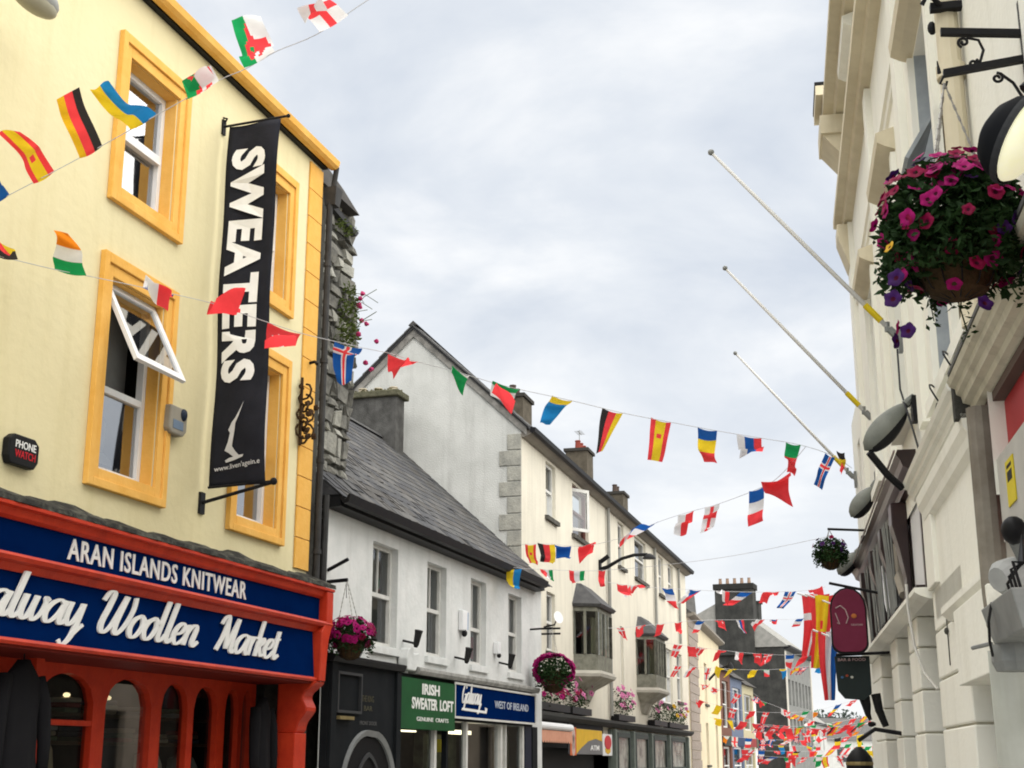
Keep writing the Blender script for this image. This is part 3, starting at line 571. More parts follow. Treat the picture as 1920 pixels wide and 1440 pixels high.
# ================================================================ white two-storey house
W = thing('white_house', 'low white rendered house with slate roof above the black and navy shopfronts', 'house', FA, 19.65, 0, 0)
WH = [(21.55, 22.70, 3.46, 5.17), (24.18, 25.24, 3.46, 5.17), (26.71, 27.72, 3.46, 5.17), (29.29, 30.30, 3.46, 5.15)]
mb = wall_holes(MB(), 19.62, 31.95, 0, 5.5, 0, WH + [(22.62, 31.4, .2, 2.32)], .30)
mb.quad((31.95, 0, 0), (31.95, -7.4, 0), (31.95, -7.4, 5.5), (31.95, 0, 5.5))
mb.build('wall', M_WRND, W)
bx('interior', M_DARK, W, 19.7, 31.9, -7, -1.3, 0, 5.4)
for i, (a, b, c, d) in enumerate(WH):
    cu = (M_CURT, a + .1, a + (b - a) * (.97 if i else .9), c + .15, d - .1)
    wn = sash_window(W, a, b, c, d, -.12, M_GLAZ, rail=c + (d - c) * (.5 if i != 2 else .42), t=.07, sill=.07, sillm=(M_WRND, .06), curtain=cu, glaz=2)
bx('red_poster', mat('crimson_print', (.35, .01, .06), .6), W, 27.0, 27.6, -.235, -.232, 3.6, 4.05)
# slate roof
RA = math.atan2(3.61, 3.95)
rf = MB(); rf.add([(19.6, .22, 5.60), (32.1, .22, 5.60), (32.1, -3.7, 9.20), (19.6, -3.7, 9.20), (32.1, -7.6, 5.6), (19.6, -7.6, 5.6)], [(0, 1, 2, 3), (3, 2, 4, 5), (0, 5, 4, 1), (1, 4, 2), (0, 3, 5)])
roofW = rf.build('roof', M_SLATE[0], W)
MB().extr([(-3.62, 9.20), (-3.7, 9.29), (-3.78, 9.20)], 19.6, 32.0).build('ridge_tiles', M_SLATE[1], roofW)
sls = []; rnd = random.Random(2); NC = 19; cl_ = 5.35 / NC
for j in range(NC):
    off = .165 * (j % 2)
    for i in range(38):
        u = 19.75 + off + i * .333
        if u > 32.0 or (u < 20.9 and j > 1): continue
        t_ = (j + .55) / NC; sls.append((FA.pt(u, .22 - 3.95 * t_, 5.6 + 3.6 * t_).length, u, j, rnd.choice([0, 0, 1, 1, 2, 3]), rnd.gauss(0, .022), rnd.random()))
sls.sort()
def slate_mesh(i):
    me = bpy.data.meshes.new('slate'); x, y, t = .162, .22, .007; bm = bmesh.new(); bmesh.ops.create_cube(bm, size=1)
    for v in bm.verts: v.co = Vector((v.co.x * 2 * x, v.co.y * 2 * y, v.co.z * 2 * t))
    bm.to_mesh(me); bm.free(); me.materials.append(M_SLATE[i]); return me
SM = [slate_mesh(i) for i in range(4)]; rest = MB(); restm = []
for n_, (dd, u, j, mi, tw, rr) in enumerate(sls):
    s0 = (j + .5) * cl_; w_ = .22 - math.cos(RA) * s0; z_ = 5.6 + math.sin(RA) * s0
    if rr < .012: continue
    if n_ < 290:
        o = bpy.data.objects.new('slate', SM[mi]); col.objects.link(o); o.parent = roofW
        o.location = (u - 19.65, -w_ - math.sin(RA) * .014, z_ + math.cos(RA) * .014); o.rotation_euler = (RA - .03, tw, tw * 1.5)
    else:
        c = Vector((u, w_, z_)); ex = Vector((.162, 0, 0)); ey = Vector((0, -math.cos(RA - .03), math.sin(RA - .03))) * .22; en = Vector((0, math.sin(RA), math.cos(RA)))
        c = c + en * .014; q = [c - ex - ey, c + ex - ey, c + ex + ey, c - ex + ey]
        rest.hexa([p - en * .007 for p in q] + [p + en * .007 for p in q], mi)
tag(rest.build('far_slates', M_SLATE, roofW), kind='stuff')
MB().extr([(0, 5.40), (.24, 5.42), (.24, 5.60), (0, 5.60)], 19.62, 31.4).build('eaves_board', M_BLK, W)
MB().extr([(.24, 5.52), (.30, 5.45), (.38, 5.47), (.41, 5.60), (.38, 5.60), (.33, 5.52), (.27, 5.56), (.25, 5.60)], 19.6, 31.15).build('gutter', M_BLK, W)
# chimney with mossy cap and pots
ch = bx('chimney', mat('sooty_render', (.055, .054, .052), .95, (.11, .11, .105), 3, bump=.7, streak=.5, sc_col=(.02, .02, .02)), W, 30.65, 31.2, -4.62, -3.30, 8.2, 10.22)
cc = MB(); r2 = random.Random(3)
cc.box(30.55, 31.3, -4.72, -3.2, 10.22, 10.38); cc.build('chimney_cap', mat('mossy_stone', (.07, .07, .045), .98, (.13, .125, .085), 9, bump=1), ch, bevel=.03)
mg = MB(); leaf_cloud(mg, (30.9, -3.95, 10.40), (.38, .75, .05), 260, .05, 5); tag(mg.build('moss', mat('moss', (.085, .08, .035), 1.0), ch), kind='stuff')
for k_, (u, w_, m) in enumerate([(30.9, -4.3, 'buff'), (30.95, -3.9, 'buff'), (30.95, -3.5, 'buff')]):
    MB().lathe((u, w_, 10.36), [(.13, 0), (.11, .06), (.10, .13), (.12, .15), (.11, .17)], 12).build('chimney_pot', mat(m + '_pot', (.30, .16, .09) if m == 'terracotta' else (.45, .40, .30), .9), ch)
# black shopfront with pointed doorway
sb = MB(); sb.box(19.66, 22.58, 0.0, .12, 0, 3.05); sb.build('black_shopfront', M_SHOPBLK, W)
MB().extr([(0, 3.05), (.20, 3.05), (.24, 3.12), (.24, 3.16), (0, 3.18)], 19.62, 22.60).build('shop_cornice', M_BLK, W)
for u in (19.68, 22.36): bx('shop_pilaster', M_SHOPBLK, W, u, u + .2, .12, .17, 0, 3.04)
def pointed(cx, hw, zs, zt, n=10):
    R0 = (hw * hw + (zt - zs) ** 2) / (2 * hw); L_ = []
    for i in range(n + 1):
        a_ = math.asin((zt - zs) / R0) * i / n; L_.append((cx - hw + R0 - R0 * math.cos(a_), zs + R0 * math.sin(a_)))
    return [(cx - hw, 0)] + L_ + [(2 * cx - x, z) for x, z in reversed(L_[:-1])] + [(cx + hw, 0)]
po = pointed(21.26, 1.12, 1.0, 2.06); pi_ = pointed(21.26, 1.04, 1.0, 1.97); am = MB()
for i in range(len(po) - 1):
    a, b, c, d = po[i], po[i + 1], pi_[i + 1], pi_[i]
    am.add([(a[0], .12, a[1]), (b[0], .12, b[1]), (c[0], .12, c[1]), (d[0], .12, d[1]), (a[0], .19, a[1]), (b[0], .19, b[1]), (c[0], .16, c[1]), (d[0], .16, d[1])], [(4, 5, 6, 7), (0, 1, 5, 4), (3, 2, 6, 7)])
am.build('pointed_arch', mat('grey_arch_trim', (.24, .25, .25), .5), W)
pd = pointed(21.26, 1.02, 1.0, 1.95); MB().extw(pd, .121, .126).build('doorway', mat('very_dark_opening', (.006, .006, .007), .6), W)
pk = pointed(21.26, .55, 1.0, 1.72); ik = pointed(21.26, .49, 1.0, 1.65); am = MB()
for i in range(len(pk) - 1):
    a, b, c, d = pk[i], pk[i + 1], ik[i + 1], ik[i]
    am.add([(a[0], .126, a[1]), (b[0], .126, b[1]), (c[0], .126, c[1]), (d[0], .126, d[1]), (a[0], .15, a[1]), (b[0], .15, b[1]), (c[0], .15, c[1]), (d[0], .15, d[1])], [(4, 5, 6, 7), (0, 1, 5, 4), (3, 2, 6, 7)])
am.build('inner_arch', mat('dark_grey_trim', (.05, .052, .055), .5), W)
fr_ = MB(); ring(fr_, 19.92, 20.86, 2.30, 2.92, .04, .12, .17); fb = fr_.build('menu_frame', mat('dark_grey_trim', (.05, .052, .055), .5), W)
bx('brass_strip', mat('dull_brass', (.28, .22, .10), .4, metal=.3), W, 19.95, 20.5, .12, .2, 2.20, 2.25)
wall_text('THE KING', 20.95, 21.45, 2.50, 2.60, .122, mat('faint_gilt', (.075, .07, .045), .6), W, ext=.003); wall_text('BAR', 21.05, 21.4, 2.36, 2.44, .122, mat('faint_gilt', (.075, .07, .045), .6), W, ext=.003)
wall_text('FRONT DOOR', 20.9, 21.6, 2.14, 2.20, .122, mat('faint_grey', (.10, .10, .10), .6), W, ext=.003)
# navy shop: cornice, posts, lit window
MB().extr([(0, 3.06), (.18, 3.06), (.22, 3.12), (.22, 3.17), (0, 3.22)], 23.3, 31.05).build('shop_cornice', mat('weathered_ledge', (.40, .40, .38), .9, (.25, .25, .235), 5, bump=.5), W)
bx('sign_backing', M_SHOPBLK, W, 22.62, 30.95, .003, .06, 2.32, 3.06)
for u, wd, m in [(22.62, .10, M_SHOPBLK), (24.55, .12, M_GLAZ), (25.2, .10, M_SHOPBLK), (26.35, .10, M_GLAZ), (28.6, .12, M_GLAZ), (28.95, .06, M_GLAZ), (30.2, .12, M_GLAZ), (30.4, .5, mat('navy_post', (.008, .012, .03), .5)), (31.0, .4, M_SHOPBLK)]:
    bx('shop_post', m, W, u, u + wd, -.05, .05, 0, 2.32)
for a, b in [(22.72, 24.55), (25.3, 26.35), (26.45, 28.6), (29.01, 30.2)]: MB().quad((a, -.02, .3), (b, -.02, .3), (b, -.02, 2.3), (a, -.02, 2.3)).build('shop_pane', GLASS_SHOP, W)
tl = bpy.data.materials.new('lit_tube'); tl.use_nodes = True; tl.node_tree.nodes['Principled BSDF'].inputs['Emission Color'].default_value = (1, .85, .55, 1); tl.node_tree.nodes['Principled BSDF'].inputs['Emission Strength'].default_value = 3.0
bx('lit_strip', tl, W, 26.5, 26.85, -.5, -.4, 2.10, 2.17); bx('lit_strip', tl, W, 27.0, 28.0, -.5, -.4, 2.10, 2.18); bx('lit_strip', tl, W, 24.9, 25.9, -.9, -.82, 2.12, 2.15)
bx('shop_backdrop', mat('green_grey_stock', (.10, .11, .075), .9, (.045, .05, .035), 4), W, 26.5, 28.5, -1.1, -.9, 0, 2.1); bx('shop_blind', mat('olive_blind', (.17, .17, .12), .9), W, 29.1, 30.2, -.3, -.26, 0, 2.2)
bx('yellow_stock', mat('yellow_stock', (.45, .42, .06), .8), W, 27.0, 27.25, -.8, -.7, 1.75, 2.0)
# plaster scroll on the sign corner
MB().extw([(22.75, 3.1), (23.15, 3.1), (23.35, 3.3), (23.3, 3.42), (23.05, 3.38), (22.95, 3.5), (22.8, 3.46), (22.72, 3.3)], .02, .2).build('plaster_scroll', M_WRND, W, bevel=.02)
# signs
g = thing('shop_sign', 'green shop sign lettered IRISH SWEATER LOFT on the white house', 'sign', FA, 23.9, .06, 2.12, 'shop signs of the white house')
bx('board', M_GREEN, g, 22.55, 25.32, .065, .17, 2.12, 2.98)
wall_text('IRISH', 23.55, 24.45, 2.72, 2.91, .172, M_WHT, g, bold=.03, ext=.004); wall_text('SWEATER', 23.05, 24.35, 2.46, 2.66, .172, M_WHT, g, bold=.03, ext=.004); wall_text('LOFT', 24.48, 25.22, 2.46, 2.66, .172, M_WHT, g, bold=.03, ext=.004)
wall_text('GENUINE  CRAFTS', 23.3, 24.95, 2.26, 2.33, .172, M_WHT, g, bold=.005, ext=.004)
g = thing('shop_sign', 'navy shop sign with white script emblem beside the green sign', 'sign', FA, 28.2, .06, 2.35, 'shop signs of the white house')
bx('board', M_NAVY, g, 25.34, 30.86, .065, .15, 2.40, 2.99); fr_ = MB(); ring(fr_, 25.33, 30.9, 2.36, 3.03, .04, .151, .17); fr_.build('rim', M_GLAZ, g)
gs = MB(); script_text(gs, 'Galway', 25.75, 2.66, .20, .152, dep=.012); gs.build('script_emblem', M_WHT, g)
MB().extw([(25.75, 2.52), (27.3, 2.50), (27.35, 2.60), (27.2, 2.62), (27.2, 2.55), (25.8, 2.57)], .152, .156).build('underline', M_WHT, g)
wall_text('WEST OF IRELAND', 27.85, 30.3, 2.63, 2.78, .152, mat('pale_blue_print', (.5, .55, .62), .5), g, bold=.005, ext=.004)
# small fittings on the white house
def spot(label, u, z, s=1.0):
    t_ = thing('spot_lamp', label, 'spot lamp', FA, u, 0, z, 'sign spot lamps on the white house')
    MB().tube([(u, 0, z), (u, .25, z - .06)], .02, 6).build('arm', M_BLK, t_)
    MB().lathe((u - .03, .28, z + .02), [(.03, -.15), (.05, -.1), (.065 * s, .10), (.075 * s, .15)], 12, axis=(-.15, .25, .95)).build('shade', mat('black_lamp', (.03, .03, .03), .7, spec=.03), t_)
spot('dark spot lamp left of the second window of the white house', 23.0, 3.62); spot('dark spot lamp under the third window of the white house', 25.75, 3.52)
spot('dark spot lamp under the fourth window of the white house', 28.6, 3.6)
t_ = thing('alarm_box', 'white alarm box with blue edge on the white house beside the third window', 'alarm box', FA, 26.1, 0, 4.0)
bx('casing', M_UPVC, t_, 25.95, 26.25, 0, .1, 4.05, 4.45, bevel=.02); bx('blue_edge', mat('blue_print', (.10, .25, .5), .5), t_, 26.252, 26.3, .01, .09, 4.08, 4.42); MB().ell((26.1, .08, 4.0), (.06, .06, .07), 8, 6).build('lamp', M_BLK, t_)
t_ = thing('sensor_box', 'white sensor box beside the fourth window of the white house', 'sensor', FA, 28.3, 0, 3.9); bx('casing', M_UPVC, t_, 28.2, 28.4, 0, .12, 3.75, 4.0, bevel=.02); MB().ell((28.3, .1, 3.72), (.05, .05, .05), 8, 6).build('eye', M_BLK, t_)
t_ = thing('iron_bracket', 'pair of black iron arms on the white house above the left flower basket', 'bracket', FA, 19.75, 0, 4.3)
for z0, z1 in [(4.44, 4.60), (4.26, 4.28)]: MB().tube([(19.75, 0, z0), (19.75, .34, z1)], .03, 8).build('arm', M_BLK, t_)
MB().tube([(19.75, .32, 4.28), (19.75, .33, 4.0)], .005, 4).build('chain', M_BLK, t_)
# ================================================================ long cream house with oriel windows
B = thing('cream_house', 'long three-storey cream house with grey gable, stone quoins and two oriel windows', 'house', FB, 0, 0, 0)
UP = [(2.5, 3.6), (5.65, 7.8), (12.45, 13.5), (15.5, 17.85), (20.65, 21.8), (23.0, 24.3)]
BH = [(a, b, 7.78, 9.22) for a, b in UP] + [(2.5, 3.45, 4.3, 5.8), (12.5, 13.05, 3.76, 5.8), (20.8, 23.4, 3.7, 5.8), (24.6, 26.0, 3.9, 5.8), (5.9, 7.9, 3.95, 5.75), (15.7, 17.7, 3.95, 5.75)]
mb = wall_holes(MB(), 0, 27.8, 0, 9.62, 0, BH + [(0.6, 26.5, .2, 2.3)], .28)
mb.quad((27.8, 0, 0), (27.8, -5.7, 0), (27.8, -5.7, 9.6), (27.8, 0, 9.6)); mb.add([(27.8, 0, 9.6), (27.8, -2.85, 12.3), (27.8, -5.7, 9.6)], [(0, 1, 2)])
mb.build('front_wall', M_CREAM, B)
MB().add([(0, 0, 0), (0, -5.7, 0), (0, -5.7, 9.5), (0, -2.85, 12.18), (0, 0, 9.5)], [(0, 1, 2, 3, 4)]).build('gable_wall', M_GREY, B)
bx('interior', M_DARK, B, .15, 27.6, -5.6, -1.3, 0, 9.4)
rf = MB()
for s_, (wa, za, wb, zb) in enumerate([(.22, 9.46, -2.85, 12.30), (-5.95, 9.4, -2.85, 12.30)]):
    rf.add([(-.10, wa, za), (27.95, wa, za), (27.95, wb, zb), (-.10, wb, zb), (-.10, wa, za + .10), (27.95, wa, za + .10), (27.95, wb, zb + .12), (-.10, wb, zb + .12)], [(0, 1, 2, 3), (4, 5, 6, 7), (0, 1, 5, 4), (1, 2, 6, 5), (2, 3, 7, 6), (3, 0, 4, 7)])
rB = rf.build('roof', M_SLATE[0], B)
MB().extr([(-2.72, 12.40), (-2.85, 12.52), (-2.98, 12.40)], -.1, 27.9).build('ridge_tiles', M_SLATE[3], rB)
vb = MB(); vb.add([(-.06, .15, 9.32), (-.06, -2.85, 12.10), (-.06, -5.8, 9.3), (-.06, -5.8, 9.5), (-.06, -2.85, 12.32), (-.06, .15, 9.52)], [(0, 1, 4, 5), (1, 2, 3, 4)]); vb.build('bargeboard', mat('weathered_bargeboard', (.30, .29, .27), .9, (.16, .155, .145), 5), rB)
sr = MB(); r2 = random.Random(9)   # verge slates along the gable
for side_ in (0, 1):
    for k in range(14):
        t0 = k / 14; t1 = (k + 1.15) / 14
        wA, zA = ((.22, 9.56) if side_ == 0 else (-5.95, 9.5)); wB, zB = -2.85, 12.42
        p0 = (wA + (wB - wA) * t0, zA + (zB - zA) * t0); p1 = (wA + (wB - wA) * t1, zA + (zB - zA) * t1); j = r2.uniform(-.02, .02)
        sr.hexa([(-.16 + j, p0[0], p0[1] - .05), (.3, p0[0], p0[1]), (.3, p1[0], p1[1]), (-.16 + j, p1[0], p1[1] - .05), (-.16 + j, p0[0], p0[1] + .0), (.3, p0[0], p0[1] + .05), (.3, p1[0], p1[1] + .03), (-.16 + j, p1[0], p1[1] - .02)])
sr.build('verge_slates', M_SLATE[1], rB)
# eaves
MB().extr([(0, 9.30), (.08, 9.30), (.26, 9.38), (.26, 9.46), (0, 9.50)], .0, 27.9).build('soffit', mat('weathered_soffit', (.26, .24, .21), .9), B)
MB().extr([(.24, 9.40), (.30, 9.36), (.37, 9.40), (.39, 9.50), (.26, 9.52)], -.1, 27.95).build('gutter', M_BLK, B)
# quoins: long and short blocks on the corner
z = .2; k = 0; r2 = random.Random(1)
while z < 9.1:
    h = .40 + r2.uniform(-.02, .02); L_ = .56 if k % 2 else .36
    if z > 3:
        MB().add([(-.035, .0, z + .012), (-.035, -L_, z + .012), (.02, -L_, z + .012), (.02, .0, z + .012), (-.035, .0, z + h - .012), (-.035, -L_, z + h - .012), (.02, -L_, z + h - .012), (.02, .0, z + h - .012)],
             [(0, 3, 2, 1), (4, 5, 6, 7), (0, 1, 5, 4), (1, 2, 6, 5), (2, 3, 7, 6), (3, 0, 4, 7)]).build('quoin', M_STONE, B, bevel=.012)
    z += h; k += 1
M_SILL = mat('dark_sill', (.11, .105, .095), .9, (.06, .058, .05), 6)
def bwin(a, b, c, d, **kw): return sash_window(B, a, b, c, d, -.09, kw.pop('m', M_GLAZ), sill=.12, sillm=(M_SILL, .10), t=.08, **kw)
bwin(2.5, 3.6, 7.78, 9.22, curtain=(M_CURT, 2.6, 3.5, 7.9, 9.0))
wn = bwin(5.65, 7.8, 7.78, 9.22, m=mat('maroon_frame', (.16, .07, .06), .5), curtain=(M_CURT2, 6.6, 7.7, 7.9, 9.1))
oc = MB()
def ocp(k, z, o): return (5.75 + .62 * k + o * .6, -.08 + .42 * k - o * .9, z)
for k0, k1, z0, z1 in [(0, .12, 7.88, 9.1), (.88, 1, 7.88, 9.1), (.12, .88, 7.88, 7.97), (.12, .88, 9.01, 9.1)]: oc.hexa([ocp(k0, z0, 0), ocp(k1, z0, 0), ocp(k1, z0, .04), ocp(k0, z0, .04), ocp(k0, z1, 0), ocp(k1, z1, 0), ocp(k1, z1, .04), ocp(k0, z1, .04)])
oc.build('open_casement', M_GLAZ, wn); MB().quad(ocp(.12, 7.97, .02), ocp(.88, 7.97, .02), ocp(.88, 9.01, .02), ocp(.12, 9.01, .02)).build('casement_pane', GLASS, wn)
bwin(12.45, 13.5, 7.78, 9.22); bwin(15.5, 17.85, 7.78, 9.22, curtain=(M_CURT, 15.6, 16.6, 7.9, 9.1)); bwin(20.65, 21.8, 7.78, 9.22, curtain=(M_CURT, 20.7, 21.7, 7.9, 9.0)); bwin(23.0, 24.3, 7.78, 9.22)
bwin(2.5, 3.45, 4.3, 5.8); bwin(12.5, 13.05, 3.76, 5.8); bwin(20.8, 23.4, 3.7, 5.8, curtain=(M_CURT, 22.0, 23.3, 3.8, 5.7)); bwin(24.6, 26.0, 3.9, 5.8)
# oriel windows
M_ORI = mat('grey_green_timber', (.21, .21, .17), .7, (.13, .13, .105), 6); M_OROOF = mat('lead_slate_hood', (.055, .055, .058), .6, (.085, .085, .085), 6)
def oriel(a, b):
    p = .62; pts = [(a, 0), (a + .32, p), (b - .32, p), (b, 0)]; o = MB()
    def slab(q, z0, z1, m=0, shr=0.0, q2=None):
        q2 = q2 or q; n = len(q); o.add([(x, y, z0) for x, y in q] + [(x, y, z1) for x, y in q2], [tuple(range(n)), tuple(range(2 * n - 1, n - 1, -1))] + [(i, (i + 1) % n, n + (i + 1) % n, n + i) for i in range(n)], m)
    big = [(a - .07, 0), (a + .28, p + .08), (b - .28, p + .08), (b + .07, 0)]
    slab(pts, 3.98, 4.42); slab(pts, 5.60, 5.72)
    for (x0, y0), (x1, y1) in zip(pts[:-1], pts[1:]):       # posts
        n_ = 4 if abs(x1 - x0) > .6 else 2
        for k in range(n_ + 1):
            t_ = k / n_; x, y = x0 + (x1 - x0) * t_, y0 + (y1 - y0) * t_; o.box(x - .04, x + .04, y - .05, y + .02, 4.42, 5.60)
    body = o.build('oriel_window', M_ORI, B)
    for (x0, y0), (x1, y1) in zip(pts[:-1], pts[1:]):
        n_ = 4 if abs(x1 - x0) > .6 else 2
        for k in range(n_):
            t0, t1 = k / n_, (k + 1) / n_; q0 = (x0 + (x1 - x0) * t0, y0 + (y1 - y0) * t0 - .02); q1 = (x0 + (x1 - x0) * t1, y0 + (y1 - y0) * t1 - .02)
            MB().quad((*q0, 4.42), (*q1, 4.42), (*q1, 5.6), (*q0, 5.6)).build('pane', GLASS, body)
    o = MB(); slab(big, 3.90, 3.98); slab(big, 3.82, 3.90, 0, 0, [(a - .11, 0), (a + .26, p + .12), (b - .26, p + .12), (b + .11, 0)]); o.build('oriel_sill', mat('pale_stone_ledge', (.55, .53, .47), .8), body)
    o = MB(); slab([(a + .75, 0), (a + .85, .06), (b - .85, .06), (b - .75, 0)], 3.15, 3.5, 0, 0, [(a + .5, 0), (a + .7, .20), (b - .7, .20), (b - .5, 0)]); slab([(a + .5, 0), (a + .7, .20), (b - .7, .20), (b - .5, 0)], 3.5, 3.82, 0, 0, big); o.build('oriel_corbel', mat('stained_corbel', (.42, .40, .34), .9, (.28, .265, .22), 3, streak=.5, sc_col=(.16, .15, .12)), body)
    o = MB(); slab(big, 5.72, 5.80, 0, 0, [(a - .12, 0), (a + .24, p + .14), (b - .24, p + .14), (b + .12, 0)]); slab([(a - .12, 0), (a + .24, p + .14), (b - .24, p + .14), (b + .12, 0)], 5.80, 6.42, 0, 0, [(a + .45, 0), (a + .6, .10), (b - .6, .10), (b - .45, 0)]); o.build('oriel_hood', M_OROOF, body)
    bx('oriel_blind', mat('cream_blind', (.42, .39, .26), .9), body, a + .8, b - .5, p - .3, p - .25, 4.5, 5.5)
oriel(5.6, 8.2); oriel(15.35, 18.1)
# pipes and chimneys
for pu, pz in ((10.42, 2.9), (19.3, 2.9), (25.3, 6.2)): MB().tube([(pu, .09, 9.3), (pu, .09, pz)], .055, 8).build('downpipe', mat('grey_pipe', (.28, .28, .26), .7), B)
for u, h, np_ in [(9.7, 12.95, 1), (19.5, 13.25, 2), (27.0, 12.9, 1)]:
    c_ = bx('chimney', mat('brown_render', (.12, .105, .08), .95, (.075, .065, .05), 4, bump=.6), B, u, u + 1.15, -3.35, -2.5, 11.4, h)
    bx('chimney_cap', mat('dark_cap', (.05, .047, .042), .95), c_, u - .07, u + 1.22, -3.42, -2.43, h, h + .12)
    for k in range(np_ + 1): MB().lathe((u + .3 + .5 * k, -2.92, h + .12), [(.13, 0), (.11, .1), (.1, .3), (.12, .33), (.11, .36)], 10).build('chimney_pot', mat('red_clay', (.25, .06, .045), .9) if np_ == 2 else mat('dark_clay', (.08, .06, .05), .9), c_)
an = MB(); an.tube([(20.0, -2.9, 13.3), (20.0, -2.9, 14.2)], .015, 5); an.tube([(19.7, -2.9, 14.1), (20.4, -2.9, 14.1)], .012, 5)
for k in range(5): an.tube([(19.75 + .15 * k, -3.05, 14.1), (19.75 + .15 * k, -2.75, 14.1)], .008, 4)
tag(an.build('aerial', M_GREYM, None, FB, (20.0, -2.9, 13.3)), 'thin television aerial on the red-potted chimney of the cream house', 'aerial')
# shopfronts of the cream house
MB().extr([(0, 2.55), (.16, 2.55), (.28, 2.66), (.28, 2.74), (0, 2.78)], .35, 27.0).build('shop_cornice', mat('dark_ledge', (.05, .05, .048), .8), B)
for a, b in [(.5, 4.3), (4.45, 9.0)]: bx('shop_fascia', M_SHOPBLK, B, a, b, .0, .1, 1.9, 2.55)
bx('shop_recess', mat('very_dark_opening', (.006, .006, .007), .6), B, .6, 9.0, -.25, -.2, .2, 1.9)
M_GG = mat('grey_green_paint', (.16, .185, .165), .6, (.11, .13, .115), 4, streak=.4, sc_col=(.05, .06, .05))
bx('pub_front', M_GG, B, 10.2, 26.6, 0, .10, 0, 2.5); r2 = random.Random(4)
for k, (a, b) in enumerate([(10.9, 13.0), (14.0, 16.4), (17.6, 20.4), (21.6, 25.2)]):
    f_ = MB(); ring(f_, a, b, 1.2, 2.42, .14, .10, .18); f_ = f_.build('pub_window', mat('dark_green_trim', (.03, .045, .04), .5), B)
    bx('pub_pane', mat('frosted_pane', (.30, .30, .26), .25, (.12, .12, .10), 2.0, contrast=(.42, .58)), f_, a + .14, b - .14, .10, .125, 1.34, 2.28)
for u in (10.3, 13.4, 16.9, 20.9, 25.7): bx('pub_pilaster', M_GG, B, u, u + .3, .10, .22, 0, 2.5, bevel=.01)
# shop signs on the cream house
t_ = thing('awning', 'rolled white awning with peach scalloped valance at the cream house', 'awning', FB, 2.2, .1, 1.9)
MB().tube([(.45, .26, 2.40), (4.0, .26, 2.40)], .09, 12).build('roller', M_UPVC, t_)
v_ = MB()
for i in range(14):
    a = .45 + i * .253; v_.add([(a, .30, 2.30), (a + .25, .30, 2.30), (a + .25, .31, 2.06), (a + .19, .31, 2.01), (a + .06, .31, 2.01), (a, .31, 2.06)], [(0, 1, 2, 3, 4, 5)])
v_.build('valance', mat('peach_canvas', (.62, .32, .22), .9, (.55, .27, .18), 3), t_)
t_ = thing('projecting_sign', 'yellow and grey shop sign with orange side strip on the cream house', 'sign', FB, 6.3, .1, 1.7)
bx('board', mat('sign_grey', (.16, .16, .165), .5), t_, 4.35, 8.5, .11, .16, 1.75, 2.42)
MB().extw([(5.1, 2.41), (8.5, 2.41), (8.5, 2.12), (7.6, 2.18), (6.6, 2.10), (5.7, 1.92), (5.1, 1.76)], .161, .166).build('yellow_panel', mat('sign_yellow', (.72, .44, .02), .5), t_)
bx('orange_strip', mat('sign_orange', (.62, .13, .03), .5), t_, 4.35, 5.08, .161, .167, 1.72, 2.44)
for z in (1.9, 2.06, 2.24): MB().lathe((4.72, .168, z), [(.20, 0), (.2, .004)], 14, axis=(0, 1, 0)).build('disc', mat('sign_pale', (.6, .45, .4), .5), t_)
wall_text('ATM', 6.9, 8.1, 1.86, 2.0, .162, M_WHT, t_, bold=.02, ext=.003)
t_ = thing('round_sign', 'small red round sign with yellow shield base on a white plate', 'sign', FB, 9.5, .1, 1.75)
bx('plate', M_UPVC, t_, 8.75, 10.15, .11, .14, 1.72, 2.34, bevel=.01)
MB().lathe((9.45, .141, 2.10), [(.2, 0), (.2, .02)], 20, axis=(0, 1, 0)).build('red_disc', mat('sign_red', (.55, .03, .04), .5), t_); t_.children[-1].scale = (2.4, 1, 1); t_.children[-1].location.x = -(2.4 - 1) * (9.45 - 9.5)
MB().extw([(9.05, 1.93), (9.85, 1.93), (9.8, 1.82), (9.45, 1.76), (9.1, 1.82)], .142, .15).build('yellow_base', mat('sign_yellow', (.72, .44, .02), .5), t_)
# swan-neck street lamp on the cream wall
t_ = thing('street_lamp', 'black swan-neck street lamp bracketed to the upper wall of the cream house', 'street lamp', FB, 9.3, 0, 7.1)
MB().tube([(9.3, 0, 7.2), (9.3, .25, 7.28), (9.3, .7, 7.52), (9.3, 1.1, 7.62), (9.3, 1.5, 7.62)], [.07, .06, .05, .05, .05], 8).build('arm', M_BLK, t_)
bx('wall_plate', M_BLK, t_, 9.2, 9.4, 0, .06, 7.0, 7.5); MB().tube([(9.3, .05, 7.45), (9.3, .3, 7.62)], .07, 6).build('bolt_box', M_BLK, t_)
MB().lathe((9.3, 1.55, 7.58), [(.05, .06), (.12, .02), (.2, -.06), (.21, -.09)], 14).build('shade', M_BLK, t_)
t_ = thing('satellite_dish', 'small white dish beside the lower left window of the cream house', 'dish', FB, 2.2, 0, 4.9)
MB().lathe((2.3, .32, 5.08), [(.16, .06), (.12, .02), (.06, .004), (.01, 0)], 16, axis=(-.5, .8, .2)).build('dish', M_UPVC, t_); MB().tube([(2.2, 0, 4.85), (2.2, .28, 4.9), (2.28, .32, 5.05)], .02, 6).build('arm', M_BLK, t_)
for z in (4.65, 4.78): MB().tube([(1.9, 0, z), (1.9, .5, z)], .025, 6).build('bracket_bar', M_BLK, t_)

